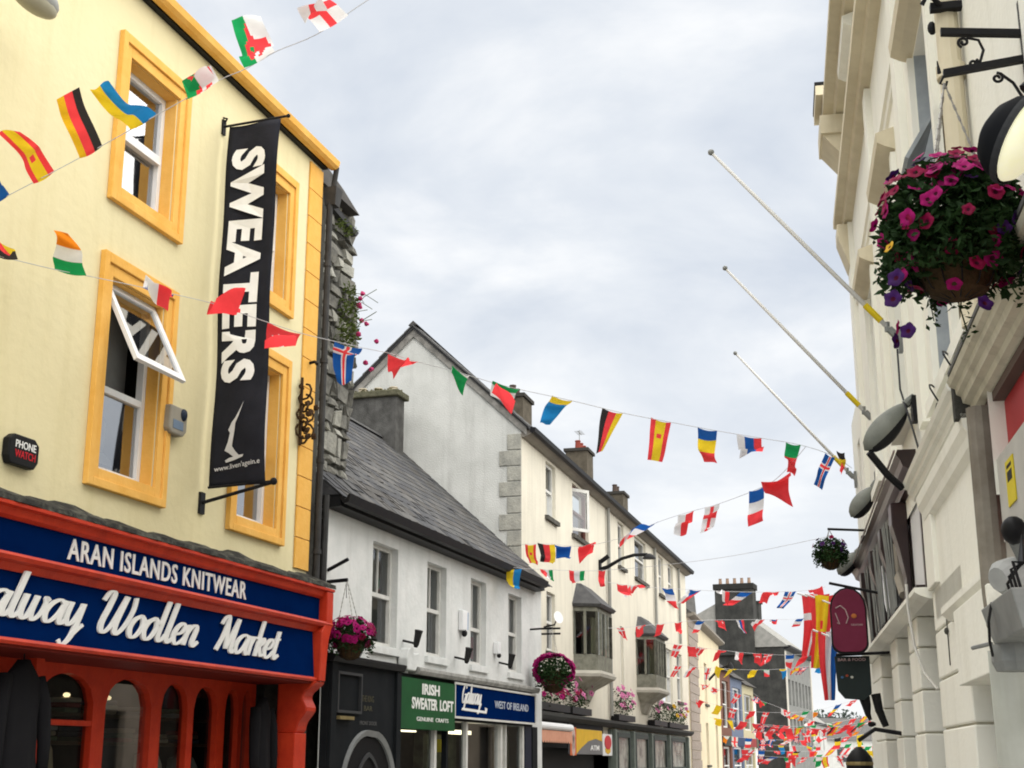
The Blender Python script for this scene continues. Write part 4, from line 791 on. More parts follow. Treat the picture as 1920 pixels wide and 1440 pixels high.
# ================================================================ second cream house
C = thing('cream_house', 'smaller cream house with pinkish stone quoins beyond the long cream house', 'house', FC, 0, 0, 0)
CH = [(7.2, 8.5, 4.2, 6.1), (13.3, 14.6, 4.2, 6.1), (7.2, 8.5, 1.4, 3.3), (12.6, 13.9, 1.2, 3.3), (2.9, 4.0, 4.2, 6.1)]
mb = wall_holes(MB(), 0, 16.2, 0, 7.7, 0, CH[:4], .25); mb.quad((16.2, 0, 0), (16.2, -6, 0), (16.2, -6, 7.7), (16.2, 0, 7.7)); mb.quad((0, 0, 0), (0, -6, 0), (0, -6, 7.7), (0, 0, 7.7)); mb.build('wall', mat('warm_cream_render', (.70, .62, .44), .88, (.62, .55, .40), 1, streak=.3, sc_col=(.35, .3, .2)), C)
bx('interior', M_DARK, C, .2, 16, -5.9, -1.2, 0, 7.6)
for a, b, c, d in CH[:4]: sash_window(C, a, b, c, d, -.18, M_GLAZ, sill=.12, sillm=(M_SILL, .1), t=.09)
z = 0; k = 0
while z < 7.4:
    L_ = 4.4 if k % 2 else 4.0; bx('quoin', mat('pinkish_stone', (.36, .31, .27), .95, (.28, .245, .215), 5, bump=.6), C, .1, L_, .0, .035, z + .01, z + .39, bevel=.01); z += .4; k += 1
rf = MB(); rf.add([(-.1, .25, 7.72), (16.4, .25, 7.72), (16.4, -3, 10.4), (-.1, -3, 10.4), (-.1, -6.2, 7.7), (16.4, -6.2, 7.7)], [(0, 1, 2, 3), (3, 2, 5, 4), (0, 4, 5, 1), (1, 5, 2), (0, 3, 4)]); rC = rf.build('roof', M_SLATE[1], C)
for u in (4, 9):
    d_ = MB(); d_.add([(u, -.6, 8.3), (u + 2, -.6, 8.3), (u + 1, -.6, 9.6), (u, -2.4, 8.3), (u + 2, -2.4, 8.3), (u + 1, -2.4, 9.6)], [(0, 1, 2), (0, 2, 5, 3), (1, 4, 5, 2), (0, 3, 4, 1)]); d_.build('dormer', M_SLATE[2], rC)
MB().extr([(.0, 7.55), (.22, 7.6), (.34, 7.66), (.34, 7.76), (0, 7.78)], -.1, 16.3).build('gutter', mat('weathered_soffit', (.26, .24, .21), .9), C)
c_ = bx('chimney', mat('brown_render', (.12, .105, .08), .95), C, -.3, .7, -2.2, -1.2, 8.2, 9.1)
for k in range(2): MB().lathe((0 + .4 * k, -1.7, 9.1), [(.13, 0), (.11, .1), (.1, .45), (.12, .5)], 10).build('chimney_pot', mat('red_clay', (.25, .06, .045), .9), c_)
t_ = thing('street_lamp', 'small black bracket lamp on the second cream house', 'street lamp', FC, 9.6, 0, 5.4)
MB().tube([(9.6, 0, 5.4), (9.6, .5, 5.9), (9.6, 1.0, 6.1)], .06, 6).build('arm', M_BLK, t_); MB().lathe((9.6, 1.05, 5.95), [(.06, .3), (.16, .15), (.2, 0), (.1, -.1)], 10).build('lantern', M_BLK, t_)

# ================================================================ low painted shops
for i, (u0, u1, h, m, lab, wc) in enumerate([(0, 3.4, 6.3, mat('brown_brick_paint', (.16, .08, .06), .9), 'narrow brown shop with dark windows below the dark stone house', M_GLAZ), (3.4, 7.6, 6.1, mat('blue_paint', (.13, .16, .23), .7), 'narrow blue painted shop between the brown and the cream shops', M_UPVC), (7.6, 12.0, 5.9, mat('straw_paint', (.46, .42, .28), .8), 'narrow straw-coloured shop at the end of the low row', M_GLAZ), (12.0, 13.0, 5.4, mat('white_paint', (.74, .74, .72), .8), 'white painted wall end closing the row of low shops', None)]):
    t_ = thing('low_shop', lab, 'shop', FD, u0, 0, 0, 'low painted shops')
    hs = [(u0 + .7, u1 - .7, 3.3, h - .5), (u0 + .5, u1 - .5, .3, 2.3)] if wc else []
    mb = wall_holes(MB(), u0 + .01, u1 - .01, 0, h, 0, hs, .2); mb.quad((u1 - .01, 0, 0), (u1 - .01, -6, 0), (u1 - .01, -6, h), (u1 - .01, 0, h)); mb.quad((u0 + .01, 0, 0), (u0 + .01, -6, 0), (u0 + .01, -6, h), (u0 + .01, 0, h)); mb.build('wall', m, t_)
    bx('interior', M_DARK, t_, u0 + .1, u1 - .1, -5.8, -1, 0, h - .1)
    for a, b, c, d in hs: sash_window(t_, a, b, c, d, -.12, wc, t=.10)
    MB().add([(u0, .25, h), (u1, .25, h), (u1, -3, h + 2.2), (u0, -3, h + 2.2), (u1, -6.2, h), (u0, -6.2, h)], [(0, 1, 2, 3), (3, 2, 4, 5), (0, 5, 4, 1), (1, 4, 2), (0, 3, 5)]).build('roof', M_SLATE[3], t_)
    if wc: bx('shop_fascia', mat('fascia_%d' % i, [(.02, .03, .03), (.02, .04, .10), (.25, .03, .03)][i], .5), t_, u0 + .2, u1 - .2, 0, .12, 2.35, 2.85)
bx('shield_sign', mat('shield_paint', (.10, .10, .07), .6), t_, 12.2, 12.8, .02, .1, 2.3, 3.1)
# ================================================================ dark stone house with a wide chimney
E = thing('dark_stone_house', 'tall dark grey stone house with wide five-pot chimney, end on to the street', 'house', FE, 0, 0, 0)
M_DKS = mat('blackened_stone', (.030, .031, .030), .95, (.062, .062, .058), 1.2, streak=.5, sc_col=(.028, .03, .028), bump=.8, bscale=8, speck=.3)
MB().add([(0, 0, 0), (0, -10, 0), (0, -10, 9.2), (0, -4.0, 12.0), (0, 0, 9.2)], [(0, 1, 2, 3, 4)]).build('gable_wall', M_DKS, E)
EH = [(1.0 + k * 1.7, 2.0 + k * 1.7, z0, z0 + 1.7) for k in range(7) for z0 in (2.6, 5.2)]
mb = wall_holes(MB(), 0, 13, 0, 9.0, 0, EH, .2); mb.build('front_wall', mat('grey_block', (.24, .245, .235), .95, (.17, .175, .17), 2, bump=.6), E)
bx('interior', M_DARK, E, .3, 12.8, -9.8, -1.0, 0, 8.8)
for a, b, c, d in EH: sash_window(E, a, b, c, d, -.15, M_GLAZ, t=.1)
bx('corner_strip', mat('pale_stone_ledge', (.55, .53, .47), .8), E, -.04, .5, 0, .05, 0, 8.7); bx('corner_strip', mat('pale_stone_ledge', (.55, .53, .47), .8), E, 12.5, 13.04, 0, .05, 0, 8.9)
rf = MB(); rf.add([(-.1, .3, 9.0), (13.2, .3, 9.0), (13.2, -4, 12.3), (-.1, -4, 12.3), (13.2, -10.3, 9.0), (-.1, -10.3, 9.0)], [(0, 1, 2, 3), (3, 2, 4, 5), (0, 5, 4, 1), (1, 4, 2), (0, 3, 5)]); rE = rf.build('roof', mat('pale_slate', (.30, .295, .275), .8, (.22, .22, .205), 3), E)
MB().extr([(0, 8.8), (.3, 8.9), (.42, 8.95), (.42, 9.08), (0, 9.08)], -.1, 13.2).build('gutter', M_BLK, E); MB().extr([(-3.9, 12.3), (-4.0, 12.42), (-4.1, 12.3)], -.1, 13.2).build('ridge', M_BLK, E)
for (w0, w1, z0, z1) in [(-4.55, -1.95, 8.5, 12.95)]:
    c_ = bx('chimney', M_DKS, E, -.25, 1.2, w0, w1, z0, z1); bx('chimney_cap', mat('sooty_cap', (.03, .03, .028), .95), c_, -.35, 1.3, w0 - .1, w1 + .1, z1, z1 + .38)
    for k in range(5): MB().lathe((.4, w0 + .3 + .5 * k, z1 + .38), [(.15, 0), (.12, .1), (.10, .4), (.12, .44)], 10).build('chimney_pot', mat('buff_clay', (.32, .22, .16), .9), c_)
c_ = bx('far_chimney', M_DKS, E, 11.2, 12.4, -4.6, -3.4, 11.5, 13.2); bx('chimney_cap', mat('sooty_cap', (.03, .03, .028), .95), c_, 11.1, 12.5, -4.7, -3.3, 13.2, 13.35)
# houses closing the view
FF = Frame((24.8, 118), 17.0, -1)
F_ = thing('grey_house', 'low grey house with a pale slate roof at the far end of the street', 'house', FF, 0, 0, 0)
mb = wall_holes(MB(), 0, 14, 0, 4.6, 0, [(2, 3.2, 2.4, 4.0), (6, 7.2, 2.4, 4.0), (10, 11.2, 2.4, 4.0)], .2); mb.quad((0, 0, 0), (0, -8, 0), (0, -8, 4.6), (0, 0, 4.6)); mb.build('wall', M_GREY, F_); bx('interior', M_DARK, F_, .2, 13.8, -7.8, -1, 0, 4.5)
for a, b in [(2, 3.2), (6, 7.2), (10, 11.2)]: sash_window(F_, a, b, 2.4, 4.0, -.15, M_GLAZ, t=.1)
MB().add([(-.2, .3, 4.6), (14.2, .3, 4.6), (14.2, -4, 7.8), (-.2, -4, 7.8), (14.2, -8.3, 4.6), (-.2, -8.3, 4.6)], [(0, 1, 2, 3), (3, 2, 4, 5), (0, 5, 4, 1), (1, 4, 2), (0, 3, 5)]).build('roof', mat('pale_slate', (.30, .295, .275), .8), F_)
MB().extr([(0, 4.5), (.4, 4.55), (.4, 4.68), (0, 4.7)], -.2, 14.2).build('gutter', M_BLK, F_)
FG = Frame((34, 150), 60.0, -1)
G_ = thing('far_house', 'dark low house with trees behind closing the far end of the street', 'house', FG, 0, 0, 0)
bx('wall', M_GREY, G_, -4, 16, -8, 0, 0, 3.6); MB().add([(-4.3, .3, 3.6), (16.3, .3, 3.6), (16.3, -4, 6.0), (-4.3, -4, 6.0), (16.3, -8.3, 3.6), (-4.3, -8.3, 3.6)], [(0, 1, 2, 3), (3, 2, 4, 5), (0, 5, 4, 1), (1, 4, 2), (0, 3, 5)]).build('roof', M_SLATE[2], G_)
for u in (0, 5, 10): bx('window', mat('far_window', (.05, .055, .06), .3), G_, u, u + 1.2, .0, .03, 1.4, 2.9)
hm = mat('far_woodland', (.06, .08, .07), .95, (.09, .11, .095), .5)
hl = MB(); r2 = random.Random(3)
for i in range(26):
    for j in range(2): leaf_cloud(hl, (i * 3.2 - 20, 0 + j * 4 - 12, 3.6 + .8 * math.sin(i * .9) + r2.random()), (2.6, 2.2, 2.0), 420, .26, i * 7 + j)
tag(hl.build('far_trees', hm, None, FG, (0, -12, 0)), 'distant row of green trees behind the far house', 'trees', kind='stuff')
# ================================================================ right-hand side: tall cream building
T = thing('tall_cream_building', 'tall cream building on the right with string courses, hooded windows and three flagpoles', 'building', FR, 9.0, 0, 0)
TW = [(9.0, 9.88, 4.4, 6.32), (10.05, 11.2, 4.4, 7.42), (13.3, 14.5, 4.9, 7.42), (16.6, 17.8, 4.9, 7.42), (10.05, 11.2, 9.62, 10.6), (13.3, 14.5, 9.62, 10.6), (16.6, 17.8, 9.62, 10.6)]
mb = wall_holes(MB(), 8.95, 20.15, 4.0, 11.0, 0, TW, .30)
mb.quad((20.15, 0, 0), (20.15, -8, 0), (20.15, -8, 11), (20.15, 0, 11)); mb.quad((8.95, 0, 3.2), (8.95, -8, 3.2), (8.95, -8, 11), (8.95, 0, 11)); mb.build('wall', M_RCREAM, T)
bx('interior', M_DARK, T, 9.1, 20, -7.8, -1.0, 3.3, 10.8)
M_BLUEG = mat('blue_grey_frame', (.36, .39, .41), .5, (.28, .31, .33), 4, streak=.3, sc_col=(.2, .21, .21)); M_BRN = mat('brown_timber', (.16, .135, .085), .7, (.11, .09, .055), 5)
for i, (a, b, c, d) in enumerate(TW):
    wn = sash_window(T, a, b, c, d, -.22, M_BLUEG if i else M_BRN, sill=.1, sillm=(M_RCREAM, .12), t=.09)
    lin = MB(); lin.box(b - .02, b - .001, -.2, -.004, c, d); lin.build('jamb_lining', M_BLUEG if i in (1,) else (M_BRN if i == 0 else M_RCREAM), wn)
    if i: MB().extr([(0, d + .02), (.10, d + .06), (.17, d + .10), (.18, d + .2), (0, d + .26)], a - .18, b + .16).build('hood', M_BEIGE if i < 4 else M_RCREAM, wn)
    if 0 < i < 4:
        for x in (a - .16, b + .01): bx('architrave', M_RCREAM, wn, x, x + .15, 0, .05, c - .1, d)
# opened top-hung pane of the nearest tall window
wn = [o for o in T.children if o.name.startswith('window')][1]
MB().hexa([(10.35, .20, 6.12), (11.1, .20, 6.12), (11.1, .23, 6.13), (10.35, .23, 6.13), (10.35, -.02, 6.48), (11.1, -.02, 6.48), (11.1, .01, 6.49), (10.35, .01, 6.49)]).build('open_sash', M_BLUEG, wn)
for z0, pj, nm in [(9.22, .24, 'string_course'), (10.86, .32, 'top_cornice'), (7.9, .06, 'string_course')]:
    MB().extr([(0, z0), (pj * .45, z0 + .03), (pj * .55, z0 + .10), (pj, z0 + .13), (pj, z0 + .24), (pj * .3, z0 + .28), (0, z0 + .28)], 8.95, 20.2).build(nm, M_BEIGE if pj > .2 else M_RCREAM, T)
for u0, wd in [(19.55, .55), (15.3, .35), (12.0, .35)]: bx('pilaster_strip', M_RCREAM, T, u0, u0 + wd, 0, .07, 4.4, 9.2)
gb = MB(); gb.box(19.35, 20.3, 0, .38, 10.55, 10.84); gb.extr([(0, 10.2), (.12, 10.25), (.36, 10.55), (0, 10.55)], 19.4, 20.25); gb.box(19.3, 20.35, -.1, .42, 11.15, 11.3); gb.build('corner_console', M_BEIGE, T)
bx('gutter_end', M_BLK, T, 19.3, 20.36, .0, .43, 11.305, 11.36)
cs_ = MB(); cs_.extr([(0, 8.5), (.08, 8.55), (.22, 9.0), (.22, 9.2), (0, 9.2)], 19.6, 20.1); cs_.build('console', M_BEIGE, T, bevel=.02)
rp = MB(); rp.tube([(8.62, .09, 12), (8.62, .09, 4.2)], .075, 12)
for z in (4.9, 5.9, 6.6): rp.tube([(8.62, .09, z), (8.62, .09, z + .09)], .095, 12)
rp.build('downpipe', M_BEIGE, T, smooth=False)
bk = MB(); bk.box(8.5, 8.56, .0, .2, 6.35, 6.40); bk.tube([(8.5, .14, 6.38), (8.42, .22, 6.42), (8.45, .26, 6.36)], .018, 6); bk.ell((8.66, .18, 6.3), (.025, .03, .05), 8, 6); bk.build('pipe_bracket', M_BLK, T)
# flagpoles
for i, (u, z, lab) in enumerate([(13.95, 5.70, 'nearest of the three bare white flagpoles, highest in view'), (18.03, 5.83, 'middle of the three bare white flagpoles'), (22.6, 5.95, 'farthest and lowest of the three bare white flagpoles')]):
    t_ = thing('flagpole', lab, 'flagpole', FR, u, 0, z, 'flagpoles on the tall cream building')
    b = Vector((u, 0, z)); e_ = Vector((u, 1.83, z + 2.23)); d_ = e_ - b
    MB().tube([b, b + d_ * .5, e_], [.026, .023, .017], 10).build('pole', M_POLE, t_, smooth=True)
    MB().ell(e_, (.035, .035, .035), 10, 7).build('finial', M_GREYM, t_, smooth=True)
    MB().tube([b + d_ * .10, b + d_ * .18], .034, 10).build('yellow_sleeve', mat('yellow_tape', (.62, .47, .02), .6), t_)
    mb = MB(); mb.box(u - .05, u + .05, -.01, .03, z - .12, z + .14); mb.tube([b + d_ * .02, b + d_ * .06], .04, 8); mb.build('socket', M_GREYM, t_)
    MB().tube([b + d_ * .07 + Vector((0, 0, .05)), b + d_ * .07 - Vector((0, 0, .05))], .03, 6).build('cleat', M_GREYM, t_)
# farther wall carrying the third pole
T2 = thing('cream_neighbour', 'cream wall continuing beyond the tall cream building on the right', 'building', FR, 20.2, 0, 0)
mb = wall_holes(MB(), 20.17, 23.2, 0, 7.0, -.02, [(21.0, 22.0, 4.6, 6.4)], .2); mb.quad((23.2, -.02, 0), (23.2, -8, 0), (23.2, -8, 7), (23.2, -.02, 7)); mb.quad((20.17, -.02, 7.0), (23.2, -.02, 7.0), (23.2, -8, 7), (20.17, -8, 7)); mb.build('wall', M_RCREAM, T2); sash_window(T2, 21.0, 22.0, 4.6, 6.4, -.15, M_GLAZ, sill=.08, sillm=(M_RCREAM, .08)); bx('interior', M_DARK, T2, 20.3, 23, -7.5, -.9, 0, 6.9)

T3 = thing('unseen_terrace', 'plain brown terrace set back from the street beyond the right-hand buildings', 'building', FR, 24, -2.6, 0)  # added out of camera view, only to be mirrored in the shop panes
mb = wall_holes(MB(), 24.0, 58.0, 0, 8.0, -2.6, [(26 + 4 * k, 27.3 + 4 * k, z0, z0 + 1.8) for k in range(8) for z0 in (1.0, 4.6)], .2); mb.quad((24, -2.6, 0), (24, -9, 0), (24, -9, 8), (24, -2.6, 8)); mb.quad((24, -2.6, 8), (58, -2.6, 8), (58, -9, 8), (24, -9, 8)); mb.build('wall', mat('brown_render_wall', (.30, .25, .20), .9, (.22, .19, .15), 1.0), T3); bx('interior', M_DARK, T3, 24.2, 57.8, -8.8, -2.9, 0, 7.9)

# ================================================================ near right-hand shop building with heavy cornice
K = thing('cornice_shop_building', 'near right building with heavy stained cornice over a red shop fascia', 'building', FR, 3.0, 0, 0)
mb = MB(); mb.quad((2.0, 0, 4.1), (8.94, 0, 4.1), (8.94, 0, 12), (2.0, 0, 12)); mb.quad((2, 0, 4.1), (2, -6, 4.1), (2, -6, 12), (2, 0, 12)); mb.build('upper_wall', M_RCREAM, K)
PR = [(-.4, 4.16), (.15, 4.12), (.17, 4.08), (.155, 4.045), (.12, 4.03), (.115, 3.99), (.085, 3.975), (.075, 3.93), (.03, 3.915), (.02, 3.875), (-.02, 3.86), (-.4, 3.86)]
MB().extr(PR, 2.0, 9.5).build('cornice', M_RCREAM2, K)
bx('cornice_capping', mat('lead_capping', (.12, .12, .115), .8), K, 2.0, 9.5, -.4, .16, 4.122, 4.15)
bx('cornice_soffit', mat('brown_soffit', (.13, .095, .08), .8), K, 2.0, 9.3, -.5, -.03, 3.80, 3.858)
bx('red_fascia', mat('dull_red_fascia', (.40, .03, .035), .5), K, 2.0, 9.12, -.6, -.10, 2.9, 3.795)
cap = MB(); cap.box(9.50, 9.62, -.3, .13, 3.83, 4.11); cap.build('cornice_joint', M_MORT, K)
dpn = MB(); dpn.tube([(9.12, .03, 3.80), (9.12, .03, 2.6), (9.05, .03, 2.4)], .085, 12); dpn.tube([(9.32, .06, 3.7), (9.28, .06, 2.5)], .018, 6); dpn.tube([(9.36, .05, 3.72), (9.33, .05, 2.3)], .012, 6); dpn.build('rainwater_pipe', mat('grimy_pipe', (.26, .24, .20), .7, (.17, .15, .12), 4, streak=.5, sc_col=(.08, .06, .05)), K)
dp2 = MB(); dp2.tube([(8.35, .08, 2.2), (8.55, .04, 0)], .14, 14); dp2.build('grey_pipe', mat('pale_grey_pipe', (.36, .37, .33), .6, (.30, .31, .27), 3, streak=.3, sc_col=(.18, .18, .15)), K, smooth=True)
bx('near_pier', M_RCREAM, K, 8.5, 9.0, -.4, -.02, 0, 2.6)
# notice and fittings by the pipe
bx('pale_panel', mat('pale_panel', (.5, .49, .45), .7), K, 7.4, 8.95, -.095, -.02, 2.9, 3.42)
t_ = thing('warning_notice', 'yellow warning notice on the pale panel beside the grimy rainwater pipe', 'notice', FR, 8.5, -.018, 3.08); bx('plate', mat('notice_yellow', (.68, .55, .03), .5), t_, 8.34, 8.62, -.019, -.012, 3.06, 3.33); bx('print', M_BLK, t_, 8.40, 8.56, -.0119, -.010, 3.20, 3.26); bx('print', M_BLK, t_, 8.40, 8.56, -.0119, -.010, 3.28, 3.30)
t_ = thing('floodlight', 'grey floodlight and black housing low beside the rainwater pipe at the right edge', 'floodlight', FR, 8.1, 0, 2.6)
MB().lathe((8.35, .06, 2.62), [(.08, -.14), (.10, -.05), (.10, .06), (.07, .1)], 14, axis=(-.5, .7, -.25)).build('lamp_body', M_LGREY, t_, smooth=False); MB().ell((8.15, .05, 2.85), (.10, .07, .08), 12, 8).build('housing', M_BLK, t_, smooth=True); MB().tube([(8.3, -.02, 2.7), (8.2, .04, 2.8)], .04, 8).build('arm', M_GREYM, t_)
t_ = thing('junction_box', 'grey steel box with looping cables on top of the grey pipe at the right edge', 'junction box', FR, 7.6, .1, 2.2)
MB().hexa([(7.0, .0, 2.20), (8.0, .0, 2.20), (7.95, .24, 2.20), (7.0, .24, 2.20), (7.0, .0, 2.40), (8.05, .0, 2.40), (8.05, .28, 2.40), (7.0, .28, 2.40)]).build('box', M_GREYM, t_, bevel=.008)
cbm = MB()
for k in range(4): cbm.tube([(7.9 - .1 * k, .12, 2.4), (7.9 - .08 * k, .15, 2.52 + .03 * k), (7.8 - .05 * k, .1, 2.6), (8.0, .03, 2.8)], .009, 5)
cbm.tube([(7.7, .27, 2.4), (7.65, .30, 2.30), (7.75, .29, 2.20), (7.9, .26, 2.14)], .008, 5); cbm.build('cables', M_BLK, t_)
MB().tube([(8.05, .24, 2.215), (8.35, .3, 2.215)], .012, 6).build('bracket_arm', M_GREYM, t_); MB().lathe((7.95, .12, 2.06), [(.12, 0), (.14, .05), (.14, .14)], 12).build('collar', M_GREYM, t_)

# second shop front: frieze panel, blocks and rusticated piers
P = thing('rusticated_shopfront', 'cream shopfront of rusticated piers under a moulded frieze on the right', 'shopfront', FR, 9.6, 0, 0)
MB().extr([(q[0] - .005, q[1] + .012) for q in PR], 9.62, 13.3).build('cornice', M_RCREAM, P)
bx('frieze_panel', M_RCREAM, P, 9.42, 12.75, -.3, 0.0, 2.78, 3.87); 
MB().extr([(0, 3.62), (.045, 3.66), (.06, 3.72), (.09, 3.78), (.10, 3.86), (0, 3.86)], 9.5, 12.75).build('frieze_moulding', M_RCREAM, P)
MB().extr([(0, 2.66), (.03, 2.66), (.09, 2.72), (.09, 2.77), (0, 2.80)], 9.3, 11.6).build('ledge', M_RCREAM, P)
bx('lower_block', M_RCREAM, P, 9.0, 10.75, -.3, .10, 2.12, 2.655, bevel=.008)
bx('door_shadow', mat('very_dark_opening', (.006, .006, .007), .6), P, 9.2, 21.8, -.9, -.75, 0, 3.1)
mo = MB(); mo.box(9.55, 10.1, -.55, -.35, 0, 2.12); mo.box(10.15, 10.5, -.45, -.25, 0, 2.12); mo.build('door_moulding', M_RCREAM, P)
def pier(u0, u1, w0, w1, z0, z1, hb):
    z = z0; k = 0
    while z < z1 - .1:
        h = min(hb, z1 - z); MB().box(u0, u1, w0, w1, z + .009, z + h - .009).build('pier_block', M_RCREAM, P, bevel=.014); z += h; k += 1
    bx('pier_core', M_RCREAM2, P, u0 + .03, u1 - .03, w0 + .02, w1 - .025, z0, z1)
pier(10.9, 12.95, -.42, .0, .2, 3.05, .415); pier(14.6, 15.6, -.42, 0, .2, 3.0, .415); pier(17.2, 18.1, -.42, 0, .2, 3.0, .415); pier(20.0, 21.9, -.42, 0, .2, 3.0, .415)
bx('upright_panel', M_RCREAM, P, 12.3, 12.95, -.25, .04, 3.06, 3.85, bevel=.01)
MB().extr([(-.45, 3.0), (.02, 3.0), (.10, 3.03), (.15, 3.06), (.15, 3.10), (-.45, 3.12)], 13.0, 22.0).build('beam', M_RCREAM, P)
ck = MB(); ck.box(12.0, 12.06, .001, .004, 2.35, 2.75); ck.ell((11.95, .02, 2.62), (.03, .02, .03), 6, 4); ck.build('wire_clip', M_MORT, P)
t_ = thing('hanging_cable', 'loose pale cable drooping down the cream piers', 'cable', FR, 13.1, .1, 2.2); MB().tube([(13.6, .16, 3.2), (13.5, .17, 2.95), (13.35, .15, 2.6), (13.15, .1, 2.35), (12.95, .02, 2.2)], .014, 6).build('cable', mat('pale_cable', (.5, .49, .45), .6), t_)
# dark wood pub sign with white board
Dk = thing('dark_sign_front', 'dark brown wooden shop fascia with a white board and carved brackets above the piers', 'shop fascia', FR, 13.4, 0, 3.1)
M_DBR = mat('dark_brown_gloss', (.022, .011, .011), .3, (.032, .016, .015), 4, spec=.4)
MB().extr([(-.1, 4.46), (.17, 4.46), (.19, 4.42), (.15, 4.36), (.13, 4.30), (.07, 4.27), (.06, 4.20), (-.1, 4.18)], 13.4, 22.2).build('cornice', M_DBR, Dk)
bx('white_board', M_UPVC, Dk, 13.32, 14.6, -.2, -.02, 3.14, 4.17); bx('dark_board', M_DBR, Dk, 14.62, 22.0, -.2, -.02, 3.14, 4.17)
bx('end_post', M_DBR, Dk, 13.22, 13.31, -.2, .02, 3.13, 4.17)
bx('base_strip', M_DBR, Dk, 13.3, 22.0, -.2, .10, 3.115, 3.16)
for u in (14.7, 16.4, 18.2, 20.4):
    c_ = MB(); c_.extr([(0, 3.16), (.06, 3.18), (.05, 3.4), (.10, 3.7), (.16, 3.95), (.16, 4.18), (0, 4.18)], u, u + .35); c_.build('carved_bracket', M_DBR, Dk, bevel=.01)
for u in (15.4, 17.2): MB().tube([(u, .03, 3.3), (u + .3, .05, 3.55), (u + .5, .03, 3.9)], .05, 8).build('carved_letter', M_UPVC if u > 16 else mat('beige_carving', (.30, .27, .22), .7), Dk)
MB().tube([(13.5, .19, 4.47), (22, .19, 4.47)], .012, 5).build('top_bead', mat('worn_edge', (.35, .30, .28), .4), Dk)
dt = MB(); r2 = random.Random(7)
for k in range(26): u = r2.uniform(15.5, 20.5); dt.tube([(u, .06 + .05 * r2.random(), 3.2), (u + r2.uniform(-.1, .1), .1 + .05 * r2.random(), 4.15)], .012, 4)
dt.build('dark_trellis', M_GREYM, Dk)
# sign lamps: long grey heads on short arms
for lab, u, a, b, c in [('nearest grey sign lamp with long oval head over the dark fascia', 13.0, (.50, 4.38), (.10, 4.80), (-.02, 4.75)), ('middle grey sign lamp with long oval head over the dark fascia', 18.0, (.38, 4.59), (.08, 4.96), (0, 5.05)), ('farthest grey sign lamp with long oval head above the maroon sign', 21.5, (.42, 4.30), (.14, 4.62), (0, 4.75))]:
    t_ = thing('sign_lamp', lab, 'sign lamp', FR, u, 0, c[1] - .1, 'grey sign lamps')
    va = Vector((0, a[0] - b[0], a[1] - b[1])); L_ = va.length; va.normalize(); mb = MB(); cc = Vector((u, (a[0] + b[0]) / 2, (a[1] + b[1]) / 2))
    prof = []
    for k in range(13): t2 = k / 12; prof.append((max(.004, .135 * math.sin(math.pi * min(1, t2 * .97 + .03)) ** .55 * (.72 + .28 * t2)), (t2 - .5) * L_))
    mb.lathe(cc, prof, 16, axis=va); mb.build('head', mat('grey_green_metal', (.20, .21, .19), .5, (.14, .15, .135), 5), t_, smooth=True)
    dn = Vector((0, .6, -.6)).normalized(); low = MB(); low.lathe(cc + Vector((0, -.02, -.035)), [(max(.004, q[0] * .86), q[1] * .9) for q in prof], 14, axis=va); low.build('lamp_bowl', M_BLK, t_, smooth=True)
    MB().tube([(u, b[0], b[1]), (u, (b[0] + c[0]) / 2, b[1] + .06), (u, c[0] - .05, c[1] + .03)], .045, 8).build('arm', mat('grey_green_metal', (.17, .18, .165), .5), t_)
    bx('wall_plate', M_BLK, t_, u - .08, u + .08, -.04, .05, c[1] - .12, c[1] + .12)
MB().tube([(13.0, .46, 4.36), (13.1, .30, 4.16), (13.2, .17, 4.05)], .035, 8).build('stay', M_BLK, [o for o in bpy.data.objects if o.name == 'sign_lamp'][0])
# maroon hanging sign and dark sign below
HS = thing('hanging_sign', 'maroon rounded hanging sign with thin script flourish on the right', 'sign', FR, 18, .49, 2.9)
def rounded(c0, c1, z0, z1, top=.5, r=.12, n=8):
    pts = []; cx_ = (c0 + c1) / 2
    for k in range(n + 1): a_ = math.pi * k / n; pts.append((cx_ - (c1 - c0) / 2 * math.cos(a_), z1 - top + top * math.sin(a_)))
    for k in range(n + 1): a_ = math.pi / 2 * k / n; pts.append((c1 - r + r * math.cos(a_), z0 + r - r * math.sin(a_)))
    for k in range(n + 1): a_ = math.pi / 2 * k / n; pts.append((c0 + r - r * math.sin(a_), z0 + r - r * math.cos(a_)))
    return pts
def plate(q, u0, u1):
    n = len(q); return MB().add([(u0, x, z) for x, z in q] + [(u1, x, z) for x, z in q], [tuple(range(n)), tuple(range(2 * n - 1, n - 1, -1))] + [(i, (i + 1) % n, n + (i + 1) % n, n + i) for i in range(n)])
plate(rounded(.28, .69, 2.90, 3.68, .25), 18.0, 18.06).build('board', mat('maroon_board', (.155, .022, .05), .55, (.135, .018, .042), 5), HS, bevel=.006)
plate(rounded(.26, .71, 2.88, 3.70, .26), 18.012, 18.048).build('rim', M_BLK, HS)
M_GILT = mat('faded_gilt', (.42, .30, .30), .6)
MB().tube([(17.995, .64, 3.44), (17.995, .58, 3.47), (17.995, .52, 3.42), (17.995, .49, 3.32), (17.995, .52, 3.25)], .008, 5).build('flourish', M_GILT, HS); MB().tube([(17.995, .645, 3.38), (17.995, .62, 3.30), (17.995, .60, 3.24), (17.995, .63, 3.26)], .007, 5).build('flourish', M_GILT, HS); MB().ell((17.996, .42, 3.34), (.006, .035, .03), 8, 5).build('dot', mat('rust_dot', (.4, .13, .04), .6), HS)
wd_ = text_geo('PUB KITCHEN', 1.0, .01); vs = fit(wd_[0], 0, 1, 0, 1); MB().add([(17.998, .46 - x * .14, 3.22 + y * .022) for x, y, _ in vs], wd_[1]).build('lettering', M_GILT, HS)
